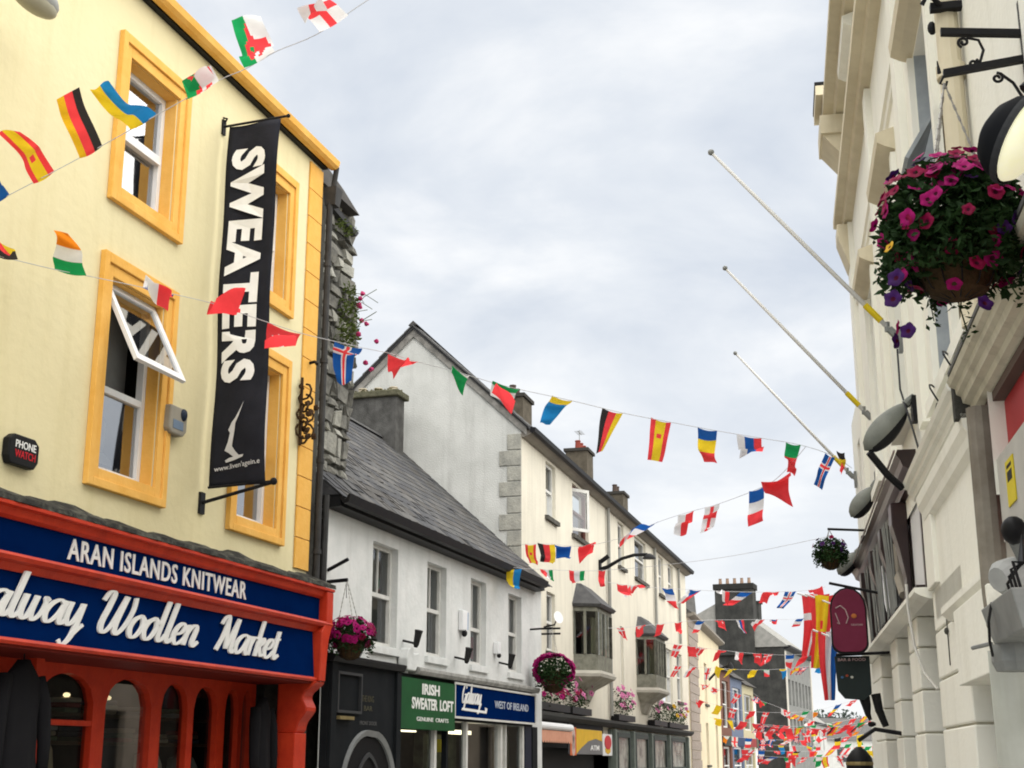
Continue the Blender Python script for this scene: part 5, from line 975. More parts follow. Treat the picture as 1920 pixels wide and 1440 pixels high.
MB().tube([(18.03, .0, 3.60), (18.03, .70, 3.76)], .018, 6).build('bracket_arm', M_BLK, HS); 
DS = thing('lower_hanging_sign', 'dark sign board with small faded lettering hanging below the maroon sign', 'sign', FR, 18.2, .46, 2.3)
plate([(.68, 2.86), (.25, 2.86), (.25, 2.40), (.34, 2.32), (.58, 2.34), (.66, 2.44)], 18.2, 18.26).build('board', mat('dark_green_board', (.018, .026, .026), .6), DS, bevel=.006)
vs, fs = text_geo('BAR & FOOD', 1.0, .02); vs = fit(vs, 0, 1, 0, 1); MB().add([(18.197, .64 - x * .34, 2.80 + y * .035) for x, y, _ in vs], fs).build('lettering', M_GILT, DS)
for k, c in enumerate([(.05, .12, .25), (.30, .06, .03), (.5, .5, .45)]): MB().ell((18.198, .60 - .06 * k, 2.60 + .02 * (k % 2)), (.004, .018, .016), 8, 5).build('emblem_spot', mat('spot_%d' % k, c, .6), DS)
MB().tube([(18.23, 0, 2.9), (18.23, .66, 2.88)], .02, 6).build('bracket_arm', M_BLK, DS)
sc_ = MB(); r2 = random.Random(5)
sc_.tube([(18.3, .34, 2.36), (18.3, .32, 2.25), (18.3, .31, 2.15), (18.3, .28, 2.08)], [.07, .055, .035, .02], 8); sc_.ell((18.3, .27, 2.03), (.04, .05, .03), 8, 6, jit=.2); sc_.tube([(18.3, .2, 2.4), (18.3, .17, 2.2), (18.3, .1, 2.0)], [.06, .05, .04], 8); sc_.build('iron_scroll', M_BLK, DS)
LN = thing('pub_lantern', 'round black lantern low on the right beyond the piers', 'lantern', FR, 17.4, .45, 1.5)
MB().lathe((17.3, .50, 1.55), [(.04, -.24), (.12, -.17), (.155, -.05), (.15, .07), (.09, .15), (.03, .2)], 16).build('body', M_BLK, LN, smooth=True); MB().tube([(17.3, 0, 1.9), (17.3, .3, 1.95), (17.3, .5, 1.82)], .025, 6).build('arm', M_BLK, LN); MB().lathe((17.3, .5, 1.56), [(.157, -.02), (.16, 0), (.157, .02)], 16).build('brass_band', mat('dull_brass', (.28, .22, .10), .4), LN)

# ================================================================ flower baskets
M_CERISE = mat('cerise_petal', (.42, .010, .16), .55, (.24, .004, .09), 14, trans=.25); M_CRIM = mat('crimson_petal', (.27, .004, .055), .55, (.16, .003, .03), 14, trans=.25); M_PURP = mat('dark_purple_petal', (.05, .012, .11), .55, (.03, .006, .06), 14, trans=.2); M_LPNK = mat('light_pink_petal', (.62, .22, .40), .6, (.5, .12, .28), 10, trans=.25); M_YPET = mat('yellow_petal', (.65, .38, .03), .6, trans=.25)
M_THR = mat('dark_throat', (.06, .004, .02), .7)
def flower_mesh(m, r=.045):
    me = bpy.data.meshes.new('petunia'); vs = [(0, 0, -.35 * r)]; fs = []; mi = []; n = 20
    for j, (rr, zz_) in enumerate([(.28, -.05), (.7, .12), (1.0, .06)]):
        for i in range(n):
            a_ = 2 * math.pi * i / n; lob = 1 + (.10 * math.cos(5 * a_) if j == 2 else .03 * math.cos(5 * a_)); vs.append((rr * lob * r * math.cos(a_), rr * lob * r * math.sin(a_), (zz_ + .08 * math.sin(5 * a_ + 1) * (j == 2)) * r))
    for i in range(n): fs.append((0, 1 + i, 1 + (i + 1) % n)); mi.append(1)
    for j in range(2):
        for i in range(n): fs.append((1 + j * n + i, 1 + (j + 1) * n + i, 1 + (j + 1) * n + (i + 1) % n, 1 + j * n + (i + 1) % n)); mi.append(0)
    me.from_pydata(vs, [], fs); me.materials.append(m); me.materials.append(M_THR); me.polygons.foreach_set('material_index', mi); me.polygons.foreach_set('use_smooth', [True] * len(fs)); return me
FL = {k: flower_mesh(m) for k, m in dict(c=M_CERISE, r=M_CRIM, p=M_PURP, l=M_LPNK, y=M_YPET).items()}
def put_flower(par, key, p, nrm, s=1.0):
    F, org = ORG[par.name]; o = bpy.data.objects.new('flower', FL[key]); col.objects.link(o); o.parent = par
    o.location = (p[0] - org[0], F.side * (p[1] - org[1]), p[2] - org[2]); q = Vector((nrm[0], F.side * nrm[1], nrm[2])) + Vector((random.uniform(-.35, .35), random.uniform(-.35, .35), random.uniform(-.35, .35))); q = q.to_track_quat('Z', 'Y'); o.rotation_euler = q.to_euler(); o.scale = (s, s, s)
def basket(label, F, u, w, z, r, hook, nleaf, nfl, keys, seed, leaf=.03, trail=True, cone=1.0, fs=1.0, group='hanging flower baskets', halo=False, full=1.0):
    rnd = random.Random(seed); t_ = thing('hanging_basket', label, 'flower basket', F, u, w, z - r * 1.0, group)
    MB().lathe((u, w, z), [(r * .12, -r * 1.0 * cone), (r * .38, -r * .9 * cone), (r * .58, -r * .5 * cone), (r * .68, 0), (r * .64, .02)], 18).build('bowl', mat('coir_lining', (.06, .038, .018), .95, (.03, .02, .01), 9, bump=.9, bscale=30), t_)
    wv = MB()
    for k in range(12):
        a_ = 2 * math.pi * k / 12; wv.tube([(u + math.cos(a_) * r * q, w + math.sin(a_) * r * q, z - h * r * cone) for q, h in [(.13, 1.0), (.43, .86), (.635, .4), (.715, 0)]], .004, 4)
    wv.build('wire_frame', M_BLK, t_)
    lf = MB(); c = Vector((u, w, z + r * .12))
    leaf_cloud(lf, c, (r * .98, r * .98, r * .55 * full), int(nleaf * .7), leaf, seed); 
    for _ in range(int(nleaf * .3) if trail else 0):
        a_ = rnd.uniform(0, 2 * math.pi); q = rnd.uniform(.7, 1.0); leaf_cloud(lf, (u + math.cos(a_) * r * q, w + math.sin(a_) * r * q, z - rnd.uniform(0, .75) ** 1.3 * r), (.05, .05, .06), 1, leaf, rnd.random())
    tag(lf.build('foliage', M_LEAF, t_), kind='stuff')
    for _ in range(nfl):
        if halo: a_ = rnd.uniform(0, 2 * math.pi); d_ = Vector((math.cos(a_) * .3, math.cos(a_) * .95, math.sin(a_))).normalized(); d_ = (d_ + Vector((-.35, .1, 0))).normalized()
        else: d_ = Vector((rnd.gauss(0, 1), rnd.gauss(0, 1), rnd.gauss(.15, .8))).normalized()
        p = c + Vector((d_.x * r * 1.0, d_.y * r * 1.0, d_.z * r * max(.66, .58 * full))) * rnd.uniform(.92, 1.08)
        put_flower(t_, rnd.choice(keys), p, (d_ + Vector((0, 0, .15))).normalized(), fs * rnd.uniform(.75, 1.2))
    cm = MB(); hk = Vector(hook)
    for k in range(3):
        a_ = 2 * math.pi * k / 3 + .4; e_ = Vector((u + math.cos(a_) * r * .68, w + math.sin(a_) * r * .68, z)); n_ = 26
        for i in range(n_): p = hk + (e_ - hk) * (i + .5) / n_; d_ = (e_ - hk).normalized() * ((e_ - hk).length / n_ * .48); cm.tube([p - d_, p + d_], .004 if i % 2 else .007, 4)
    cm.build('chains', mat('chain_metal', (.35, .34, .32), .4, metal=.5), t_)
    return t_
nb = basket('large hanging basket of cerise petunias and purple pansies on the black bracket at right', FR, 6.84, .42, 4.16, .37, (6.84, .40, 4.99), 7000, 150, 'ccccrrrccp', 21, leaf=.032, fs=.88, full=1.75, cone=.95)
rnd = random.Random(31)
for _ in range(12):     # trailing dark pansies
    a_ = rnd.uniform(0, 2 * math.pi); p = (6.84 + math.cos(a_) * .33, .43 + math.sin(a_) * .36, 4.0 - rnd.random() ** .8 * .42); put_flower(nb, rnd.choice('pppcr'), p, (math.cos(a_) - .4, math.sin(a_), .1), .9)
put_flower(nb, 'y', (6.6, .76, 4.02), (-.6, .5, .2), .7); put_flower(nb, 'p', (6.6, .74, 3.86), (-.8, .4, .1), 1.0); put_flower(nb, 'p', (6.62, .76, 3.76), (-.8, .4, .1), 1.0)
for x, s_ in (((6.62, .52, 4.40), 1.15), ((6.7, .46, 4.47), 1.0), ((6.6, .60, 4.33), 1.2), ((6.68, .40, 4.42), .9), ((6.56, .50, 4.30), 1.0)): put_flower(nb, 'c', x, (-.8, rnd.uniform(-.3, .5), rnd.uniform(.1, .6)), s_)
tr = MB()
for k in range(4):
    a_ = rnd.uniform(0, 6.28); p0 = Vector((6.84 + math.cos(a_) * .25, .43 + math.sin(a_) * .26, 3.95)); p1 = p0 + Vector((math.cos(a_) * .06, math.sin(a_) * .06, -.12 - rnd.random() * .10)); tr.tube([p0, (p0 + p1) / 2 + Vector((0, .02, 0)), p1], .004, 4); leaf_cloud(tr, p1, (.04, .04, .07), 9, .02, k); leaf_cloud(tr, (p0 + p1) / 2, (.03, .03, .08), 8, .02, k + 50)
tag(tr.build('trailing_stems', M_LEAF, nb), kind='stuff')
# its wall bracket
bk_ = thing('basket_bracket', 'black scrolled iron wall bracket holding the large flower basket at the upper right', 'bracket', FR, 6.84, 0, 5.0)
def fl_bar(p0, p1, h, t): 
    p0, p1 = Vector(p0), Vector(p1); return MB().hexa([p0 + Vector((-t, 0, -h)), p0 + Vector((t, 0, -h)), p1 + Vector((t, 0, -h)), p1 + Vector((-t, 0, -h)), p0 + Vector((-t, 0, h)), p0 + Vector((t, 0, h)), p1 + Vector((t, 0, h)), p1 + Vector((-t, 0, h))])
fl_bar((6.84, .395, 5.285), (6.84, -.01, 5.235), .018, .018).build('upper_bar', M_BLK, bk_); fl_bar((6.84, .40, 5.045), (6.84, -.01, 5.09), .018, .018).build('lower_bar', M_BLK, bk_); bx('back_strap', M_BLK, bk_, 6.815, 6.865, -.02, .0, 4.85, 5.42)
def spiral(c, r0, turns, n=22, ph=0, sgn=1): return [(6.84, c[0] + sgn * r0 * (1 - k / n * .75) * math.cos(ph + turns * 2 * math.pi * k / n), c[1] + r0 * (1 - k / n * .75) * math.sin(ph + turns * 2 * math.pi * k / n)) for k in range(n + 1)]
s1 = [(6.84, .27, 5.24), (6.84, .21, 5.22), (6.84, .19, 5.16), (6.84, .21, 5.10), (6.84, .26, 5.07)]
for pth in (s1, spiral((.285, 5.215), .03, 1.3, ph=-1.2), spiral((.245, 5.09), .026, 1.3, ph=2.2), [(6.84, .02, 4.87), (6.84, .06, 4.96), (6.84, .12, 5.02)], spiral((.135, 4.995), .03, 1.3, ph=1.5)): MB().tube(pth, .008, 6).build('scroll', M_BLK, bk_)
MB().tube([(6.84, .40, 5.03), (6.84, .42, 4.99), (6.84, .39, 4.975), (6.84, .385, 5.0)], .007, 6).build('hook', M_BLK, bk_); MB().tube([(6.84, .42, 5.05), (6.84, .425, 5.12)], [.012, .003], 6).build('spike', M_BLK, bk_)
# near wall lantern: black hood, pale bowl
LT = thing('wall_lantern', 'large black hooded lamp with pale yellow-green bowl cut by the right edge', 'lantern', FR, 5.9, .2, 3.9)
tv = Vector((0, -.55, .835)); nv = Vector((-.37, -.775, -.512)).normalized(); sv = tv.cross(nv).normalized(); c0 = Vector((5.9, .235, 4.225))
def lamp_shell(hs, la, sb, n=28):
    mb = MB(); vs = []
    for (k, h) in hs:
        for i in range(n): a_ = 2 * math.pi * i / n; vs.append(c0 + tv * (la * k * math.cos(a_)) + sv * (sb * k * math.sin(a_)) + nv * h)
    m_ = len(hs); return mb.add(vs, [(i * n + q, i * n + (q + 1) % n, (i + 1) * n + (q + 1) % n, (i + 1) * n + q) for i in range(m_ - 1) for q in range(n)])
lamp_shell([(.02, -.17), (.35, -.165), (.65, -.135), (.88, -.08), (.98, -.02), (1.0, .0), (.95, .0)], .215, .16).build('hood', mat('lamp_black', (.008, .009, .011), .6, spec=.02), LT, smooth=True)
lamp_shell([(1.02, -.03), (1.03, -.015), (1.02, .004)], .215, .16).build('rim', mat('ribbed_grey', (.03, .032, .035), .6), LT)
M_BOWL = mat('pale_lamp_bowl', (.74, .76, .48), .25, (.80, .82, .70), 7, spec=.1); M_BOWL.node_tree.nodes['Principled BSDF'].inputs['Emission Color'].default_value = (1, .98, .68, 1); M_BOWL.node_tree.nodes['Principled BSDF'].inputs['Emission Strength'].default_value = .35; lamp_shell([(.95, .0), (.88, .03), (.65, .06), (.35, .075), (.02, .08)], .215, .16).build('bowl', M_BOWL, LT, smooth=True)
MB().ell(c0 - nv * .09 + tv * .11 - sv * .085, (.012, .022, .012), 8, 6).build('white_mark', M_WHT, LT); MB().tube([(5.9, .2, 4.46), (5.9, .1, 4.55), (5.9, -.02, 4.55)], .03, 8).build('arm', M_BLK, LT)
lc = MB(); r2 = random.Random(8)
for k in range(2): lc.tube([(9.4 + .9 * k + .28 * (1 - math.cos(q * .35)), .13 + .05 * math.sin(q * .7), 4.14 + .20 * math.sin(q * .35)) for q in range(10)], .007, 5)
lc.tube([(13.9, .05, 5.6), (13.2, .12, 5.0), (12.6, .1, 4.5), (12.2, .1, 4.2)], .01, 5)
tag(lc.build('loose_cable', M_BLK, None, FR, (9.5, .1, 4.1)), 'loops of loose black cable lying on the right-hand cornice', 'cable')
# other baskets
b_ = basket('dark hanging basket silhouetted above the maroon sign', FR, 20.0, .58, 4.42, .24, (20.0, .58, 4.75), 1500, 14, 'pppr', 5, leaf=.03, fs=.8, full=1.5); MB().tube([(20.0, .0, 4.72), (20.0, .6, 4.76)], .018, 6).build('wall_arm', M_BLK, b_)
b_ = basket('pink petunia basket hanging in front of the left end of the white house', FA, 19.75, .42, 3.42, .36, (19.75, .33, 4.28), 1300, 130, 'cccccr', 9, leaf=.035, fs=1.2, full=1.2)
b_ = basket('basket of bright pink petunias ringed round dark leaves at the corner of the cream house', FA, 31.0, .55, 3.52, .46, (31.0, .52, 4.5), 1400, 100, 'ccc', 12, leaf=.05, fs=1.9, halo=True, full=1.3)
MB().tube([(31.0, 0, 4.5), (31.0, .54, 4.52)], .022, 6).build('wall_arm', M_BLK, b_)
def flower_box(label, F, u0, u1, w, z, keys, seed, n=120, nf=16, hgt=.32):
    rnd = random.Random(seed); t_ = thing('window_box', label, 'flower box', F, (u0 + u1) / 2, w, z, 'flower boxes on the shop cornice'); bx('trough', M_BLK, t_, u0, u1, w - .12, w + .12, z, z + .18)
    lf = MB()
    for k in range(int((u1 - u0) / .22)): leaf_cloud(lf, (u0 + .11 + k * .22, w, z + .2 + hgt * rnd.uniform(.3, .6)), (.2, .18, hgt * rnd.uniform(.5, .9)), n // 4, .045, seed * 50 + k)
    tag(lf.build('foliage', M_LEAF, t_), kind='stuff')
    for _ in range(nf): put_flower(t_, rnd.choice(keys), (rnd.uniform(u0, u1), w + rnd.uniform(0, .2), z + .2 + hgt * rnd.uniform(.3, 1.35)), (rnd.uniform(-.8, .2), .7, .4), rnd.uniform(1.2, 2.0))
flower_box('flower box of crimson blooms above the peach awning', FB, .8, 3.9, .16, 2.78, 'crrc', 3, nf=26, hgt=.5); flower_box('flower box of pale and red blooms above the yellow and grey sign', FB, 4.2, 6.6, .16, 2.78, 'lrll', 4, nf=22, hgt=.55)
flower_box('flower box of pink geraniums left of the second oriel', FB, 10.6, 13.4, .16, 2.78, 'lll', 5, nf=22, hgt=.62); flower_box('flower box of leafy plants with pale pink blooms right of the second oriel', FB, 17.2, 20.0, .16, 2.78, 'll', 6, nf=10, hgt=.55); flower_box('flower box with orange blooms at the far end of the cream house', FB, 20.6, 25.4, .16, 2.78, 'ly', 7, nf=14, hgt=.62)
# ================================================================ bunting: cord points and flags (hoist end, hoist end, fly vector, design, taper, wave, seed), metres
BUNTING = {
 'upper bunting string of large flags blown upwards across the yellow wall': ([(-5.3, 12.6, 6.73), (-4.99, 12.57, 6.87), (-4.46, 12.52, 7.15), (-4.01, 12.48, 7.4), (-3.47, 12.43, 7.71), (-2.89, 12.37, 8.04), (-2.62, 12.35, 8.16), (-2.33, 12.32, 8.33), (-1.92, 12.28, 8.5), (-1.51, 12.24, 8.79), (-1.06, 12.2, 9.1)],
  [((-5.09, 12.57, 6.82), (-4.9, 12.57, 6.92), (0.05, -0.54, 0.02), 'blue', 0.25, 0.05, 0),
   ((-4.66, 12.53, 7.02), (-4.47, 12.53, 7.15), (-0.3, -0.05, 0.45), 'spain', 0.25, 0.09, 1),
   ((-4.22, 12.49, 7.27), (-4.01, 12.49, 7.4), (-0.18, -0.31, 0.49), 'germany_r', 0.0, 0.05, 2),
   ((-3.73, 12.44, 7.55), (-3.49, 12.44, 7.72), (-0.43, -0.02, 0.32), 'ukraine', 0.35, 0.1, 3),
   ((-3.2, 12.39, 7.85), (-2.9, 12.39, 8.05), (0.06, -0.4, 0.01), 'wales', 0.25, 0.07, 4),
   ((-2.63, 12.33, 8.16), (-2.34, 12.33, 8.34), (-0.02, -0.54, 0.02), 'wales', 0.25, 0.06, 5),
   ((-1.9, 12.27, 8.52), (-1.62, 12.27, 8.71), (-0.12, -0.52, -0.08), 'england', 0.25, 0.08, 6)]),
 'long bunting string from the yellow wall to the lowest flagpole': ([(-5.3, 12.7, 6.4), (-5.11, 13.02, 6.45), (-4.74, 13.57, 6.51), (-4.5, 13.91, 6.56), (-4.08, 14.44, 6.62), (-3.8, 14.77, 6.65), (-3.46, 15.14, 6.67), (-3.18, 15.44, 6.65), (-2.89, 15.73, 6.62), (-2.54, 16.07, 6.59), (-2.19, 16.39, 6.59), (-1.87, 16.67, 6.59), (-1.53, 16.97, 6.6), (-1.21, 17.24, 6.57), (-0.7, 17.64, 6.54), (-0.07, 18.12, 6.48), (0.84, 18.78, 6.45), (1.59, 19.29, 6.4), (2.33, 19.77, 6.38), (3.08, 20.24, 6.36), (3.81, 20.68, 6.35), (4.5, 21.08, 6.33), (5.07, 21.41, 6.23), (5.4, 21.6, 6.07)],
  [((-5.2, 13.08, 6.49), (-4.95, 13.08, 6.44), (0.15, -0.52, 0.02), 'belgium', 0.25, 0.05, 0),
   ((-4.8, 13.73, 6.57), (-4.46, 13.73, 6.5), (-0.08, -0.08, 0.4), 'ireland', 0.6, 0.05, 1),
   ((-4.11, 14.61, 6.67), (-3.76, 14.61, 6.59), (0.11, -0.32, -0.1), 'czech', 0.25, 0.08, 2),
   ((-3.5, 15.29, 6.71), (-3.15, 15.29, 6.6), (0.06, -0.34, -0.06), 'red', 0.25, 0.08, 3),
   ((-2.93, 15.89, 6.67), (-2.53, 15.89, 6.53), (0.0, -0.31, -0.25), 'swiss', 0.25, 0.08, 4),
   ((-2.21, 16.53, 6.63), (-1.86, 16.53, 6.54), (-0.04, -0.3, -0.45), 'iceland', 0.5, 0.08, 5),
   ((-1.59, 17.08, 6.63), (-1.2, 17.08, 6.52), (-0.07, -0.28, -0.25), 'red', 0.75, 0.04, 6),
   ((-0.81, 17.65, 6.57), (-0.56, 17.65, 6.5), (-0.01, -0.25, -0.16), 'green', 0.25, 0.05, 7),
   ((-0.25, 18.12, 6.53), (0.11, 18.12, 6.44), (-0.1, -0.29, -0.28), 'italy', 0.25, 0.09, 8),
   ((0.56, 18.68, 6.5), (0.84, 18.68, 6.42), (-0.27, -0.21, -0.42), 'sweden', 0.6, 0.06, 9),
   ((1.29, 19.19, 6.45), (1.58, 19.19, 6.37), (-0.2, 0.0, -0.58), 'germany', 0.75, 0.03, 10),
   ((2.03, 19.67, 6.43), (2.32, 19.67, 6.35), (-0.09, 0.0, -0.59), 'spain', 0.3, 0.03, 11),
   ((2.77, 20.14, 6.39), (3.06, 20.14, 6.34), (-0.04, -0.09, -0.53), 'romania', 0.35, 0.06, 12),
   ((3.42, 20.56, 6.39), (3.79, 20.56, 6.32), (-0.04, -0.32, -0.43), 'slovenia', 0.2, 0.07, 13),
   ((4.25, 21.01, 6.36), (4.48, 21.01, 6.32), (-0.12, -0.15, -0.51), 'portugal', 0.4, 0.06, 14),
   ((4.94, 21.38, 6.27), (5.09, 21.38, 6.2), (-0.24, 0.0, -0.5), 'iceland', 0.0, 0.03, 15),
   ((5.14, 21.48, 6.33), (5.27, 21.48, 6.3), (0.01, -0.07, -0.35), 'germany_d', 0.6, 0.05, 16)]),
 'bunting string sloping from the lowest flagpole down to the cream house corner': ([(4.44, 20.5, 6.17), (4.28, 21.44, 5.98), (4.12, 22.33, 5.92), (3.65, 24.38, 5.99), (3.36, 25.43, 6.06), (2.88, 26.96, 6.11), (2.22, 28.72, 6.05), (1.52, 30.37, 6.14), (0.86, 31.78, 6.4), (0.23, 33.0, 6.58)],
  [((4.04, 21.7, 5.81), (4.44, 21.7, 6.03), (-0.1, -0.26, -0.29), 'red', 0.25, 0.08, 0),
   ((3.93, 22.65, 5.9), (4.18, 22.65, 5.98), (-0.03, 0.0, -0.59), 'france', 0.1, 0.04, 1),
   ((3.46, 24.59, 5.98), (3.73, 24.59, 6.05), (-0.13, -0.24, -0.47), 'england', 0.25, 0.06, 2),
   ((3.12, 25.74, 6.03), (3.42, 25.74, 6.12), (-0.17, -0.3, -0.42), 'poland', 0.25, 0.07, 3),
   ((2.5, 27.43, 6.04), (2.93, 27.43, 6.2), (-0.45, -0.24, -0.31), 'netherlands', 0.25, 0.05, 4),
   ((1.45, 30.1, 6.09), (1.84, 30.1, 6.16), (-0.04, -0.31, -0.25), 'red', 0.25, 0.09, 5),
   ((0.96, 31.19, 6.29), (1.33, 31.19, 6.26), (0.03, -0.2, -0.28), 'blue', 0.25, 0.08, 6),
   ((0.59, 31.92, 6.45), (0.99, 31.92, 6.41), (0.07, -0.14, -0.52), 'germany', 0.25, 0.08, 7),
   ((0.31, 32.6, 6.52), (0.57, 32.6, 6.52), (0.03, -0.13, -0.52), 'spain', 0.25, 0.08, 8)]),
 'bunting string with an Italian flag low across the front of the cream house': ([(-0.4, 30.0, 5.67), (0.23, 29.48, 5.53), (0.67, 29.1, 5.46), (1.53, 28.35, 5.33), (2.33, 27.59, 5.28), (3.37, 26.55, 5.26), (4.33, 25.51, 5.28), (5.57, 24.0, 5.37)],
  [((-0.11, 29.63, 5.57), (0.21, 29.63, 5.54), (-0.02, -0.32, -0.43), 'ukraine', 0.25, 0.08, 0),
   ((0.58, 29.06, 5.47), (0.85, 29.06, 5.45), (0.06, -0.29, -0.27), 'italy_v', 0.25, 0.06, 1),
   ((1.17, 28.52, 5.37), (1.5, 28.52, 5.36), (-0.0, -0.18, -0.29), 'italy_v', 0.25, 0.04, 2),
   ((1.75, 28.08, 5.31), (1.89, 28.08, 5.31), (-0.01, -0.04, -0.32), 'red', 0.25, 0.05, 3)]),
 'bunting string hung level in front of the wide stone chimney': ([(2.02, 31.0, 5.45), (2.83, 32.15, 5.48), (4.46, 34.25, 5.64), (6.09, 36.17, 5.81), (7.88, 38.08, 6.06), (8.79, 39.0, 6.29)],
  [((2.37, 31.68, 5.48), (2.62, 31.68, 5.45), (0.06, -0.39, -0.32), 'red', 0.029661886309911036, 0.047148082805288496, 0),
   ((2.88, 32.38, 5.5), (3.14, 32.38, 5.49), (-0.39, -0.25, -0.13), 'poland', 0.35880301137339327, 0.08995056690390428, 1),
   ((3.58, 33.31, 5.58), (3.84, 33.31, 5.56), (0.17, -0.15, -0.47), 'france', 0.215822565384128, 0.08065386225652446, 2),
   ((4.39, 34.34, 5.66), (4.67, 34.34, 5.64), (-0.39, 0.0, -0.33), 'czech', 0.48380814533420724, 0.04628709627180609, 3),
   ((5.15, 35.25, 5.74), (5.44, 35.25, 5.72), (0.08, -0.38, -0.24), 'poland', 0.4797075074133843, 0.08372689436484756, 4),
   ((5.96, 36.18, 5.82), (6.25, 36.18, 5.81), (-0.46, 0.0, -0.33), 'france', 0.11178905986301065, 0.056200023130539165, 5),
   ((6.83, 37.14, 5.93), (7.13, 37.14, 5.94), (-0.32, -0.42, -0.23), 'turkey', 0.24669925541820695, 0.07191071941909864, 6),
   ((7.41, 37.76, 6.02), (7.71, 37.76, 6.02), (-0.26, 0.0, -0.48), 'iceland', 0.278511750781864, 0.06042408833540348, 7),
   ((8.19, 38.55, 6.15), (8.5, 38.55, 6.2), (0.08, -0.54, -0.24), 'turkey', 0.2023344064013342, 0.0806956080884166, 8)]),
 'bunting string at the height of the second oriel hood': ([(2.74, 40.0, 5.23), (3.43, 40.99, 5.35), (5.69, 43.95, 5.82), (7.78, 46.42, 6.09), (10.06, 48.89, 6.36), (11.16, 50.0, 6.66)],
  [((3.0, 40.53, 5.29), (3.22, 40.53, 5.3), (0.11, -0.44, -0.31), 'denmark', 0.40778191851529705, 0.04440811969816655, 0),
   ((3.74, 41.57, 5.43), (3.97, 41.57, 5.45), (-0.15, -0.49, -0.21), 'swiss', 0.05889922287550756, 0.06845640848887866, 1),
   ((4.4, 42.46, 5.57), (4.63, 42.46, 5.59), (-0.2, -0.35, -0.41), 'red', 0.2147524025887469, 0.04164152856042267, 2),
   ((5.02, 43.25, 5.69), (5.25, 43.25, 5.72), (-0.03, -0.43, -0.35), 'red', 0.545422194344608, 0.0864600585145561, 3),
   ((5.9, 44.36, 5.86), (6.14, 44.36, 5.86), (-0.32, -0.21, -0.37), 'france', 0.2206741613959473, 0.08085746281527204, 4),
   ((6.53, 45.12, 5.94), (6.78, 45.12, 5.95), (0.1, -0.44, -0.25), 'turkey', 0.0005058840109761709, 0.05412507161626595, 5),
   ((7.37, 46.1, 6.05), (7.62, 46.1, 6.06), (0.14, -0.07, -0.45), 'slovenia', 0.5438735640904606, 0.04964098879944587, 6),
   ((8.25, 47.09, 6.16), (8.51, 47.09, 6.17), (-0.37, -0.34, -0.28), 'poland', 0.4719214121589096, 0.03440839870843665, 7),
   ((8.8, 47.69, 6.23), (9.06, 47.69, 6.23), (-0.15, -0.37, -0.23), 'czech', 0.3042633032720869, 0.05950654200113017, 8),
   ((9.97, 48.93, 6.37), (10.23, 48.93, 6.4), (-0.29, -0.21, -0.32), 'france', 0.001509863524530808, 0.033435515802944925, 9),
   ((10.62, 49.61, 6.53), (10.9, 49.61, 6.58), (0.11, -0.17, -0.51), 'austria', 0.25011790022041974, 0.05883006099876878, 10)]),
 'bunting string of small flags below the dark gable top': ([(4.97, 46.0, 5.3), (6.68, 47.67, 5.24), (8.17, 49.05, 5.2), (9.96, 50.62, 5.24), (11.62, 52.0, 5.46)],
  [((5.37, 46.54, 5.3), (5.65, 46.54, 5.27), (-0.25, -0.24, -0.44), 'denmark', 0.3267296353132391, 0.053939235185282625, 0),
   ((5.85, 47.0, 5.29), (6.13, 47.0, 5.25), (-0.02, -0.25, -0.4), 'red', 0.021486043290697927, 0.03034276139567509, 1),
   ((6.36, 47.5, 5.27), (6.64, 47.5, 5.23), (-0.36, -0.43, -0.14), 'denmark', 0.33052105317016334, 0.04303268413498679, 2),
   ((7.05, 48.16, 5.25), (7.34, 48.16, 5.21), (-0.27, -0.43, -0.3), 'red', 0.43190067371484653, 0.07082050698276784, 3),
   ((7.72, 48.77, 5.23), (8.01, 48.77, 5.19), (-0.05, -0.51, -0.28), 'poland', 0.12685689705636108, 0.07944010791857056, 4),
   ((8.45, 49.43, 5.22), (8.75, 49.43, 5.21), (-0.01, -0.28, -0.36), 'turkey', 0.2718660445811493, 0.04896728095713717, 5),
   ((8.93, 49.85, 5.23), (9.23, 49.85, 5.22), (-0.17, -0.37, -0.34), 'denmark', 0.01106743985190848, 0.0799882395709867, 6),
   ((9.83, 50.64, 5.25), (10.14, 50.64, 5.26), (-0.1, -0.22, -0.47), 'france', 0.3096710211960045, 0.06148443652819778, 7),
   ((10.61, 51.3, 5.33), (10.92, 51.3, 5.36), (-0.37, -0.25, -0.4), 'red', 0.10511202949650583, 0.07034320910467673, 8),
   ((11.41, 51.96, 5.44), (11.72, 51.96, 5.45), (0.14, -0.33, -0.28), 'uk', 0.14379120496290826, 0.05660957259568953, 9)]),
 'bunting string with yellow flags low across the dark stone gable': ([(5.93, 52.0, 4.96), (7.46, 53.42, 4.97), (9.11, 54.88, 4.98), (10.85, 56.33, 5.11), (12.93, 58.0, 5.39)],
  [((6.04, 52.21, 4.96), (6.27, 52.21, 4.95), (-0.25, -0.13, -0.4), 'denmark', 0.37929243010398633, 0.03982164963601514, 0),
   ((6.64, 52.77, 4.97), (6.88, 52.77, 4.96), (-0.3, -0.25, -0.34), 'poland', 0.3019670726107874, 0.06009937228701156, 1),
   ((7.31, 53.39, 4.97), (7.55, 53.39, 4.96), (-0.13, -0.19, -0.43), 'england', 0.403003757949643, 0.042089695684888906, 2),
   ((7.88, 53.91, 4.98), (8.13, 53.91, 4.96), (-0.25, -0.38, -0.14), 'yellow', 0.20082369895041066, 0.08612245756033327, 3),
   ((8.43, 54.39, 4.98), (8.68, 54.39, 4.97), (-0.41, -0.39, -0.19), 'yellow', 0.33086362718178963, 0.05505921915248965, 4),
   ((9.39, 55.22, 5.01), (9.64, 55.22, 5.01), (-0.31, -0.34, -0.35), 'yellow', 0.05588129135257337, 0.08529250982927425, 5),
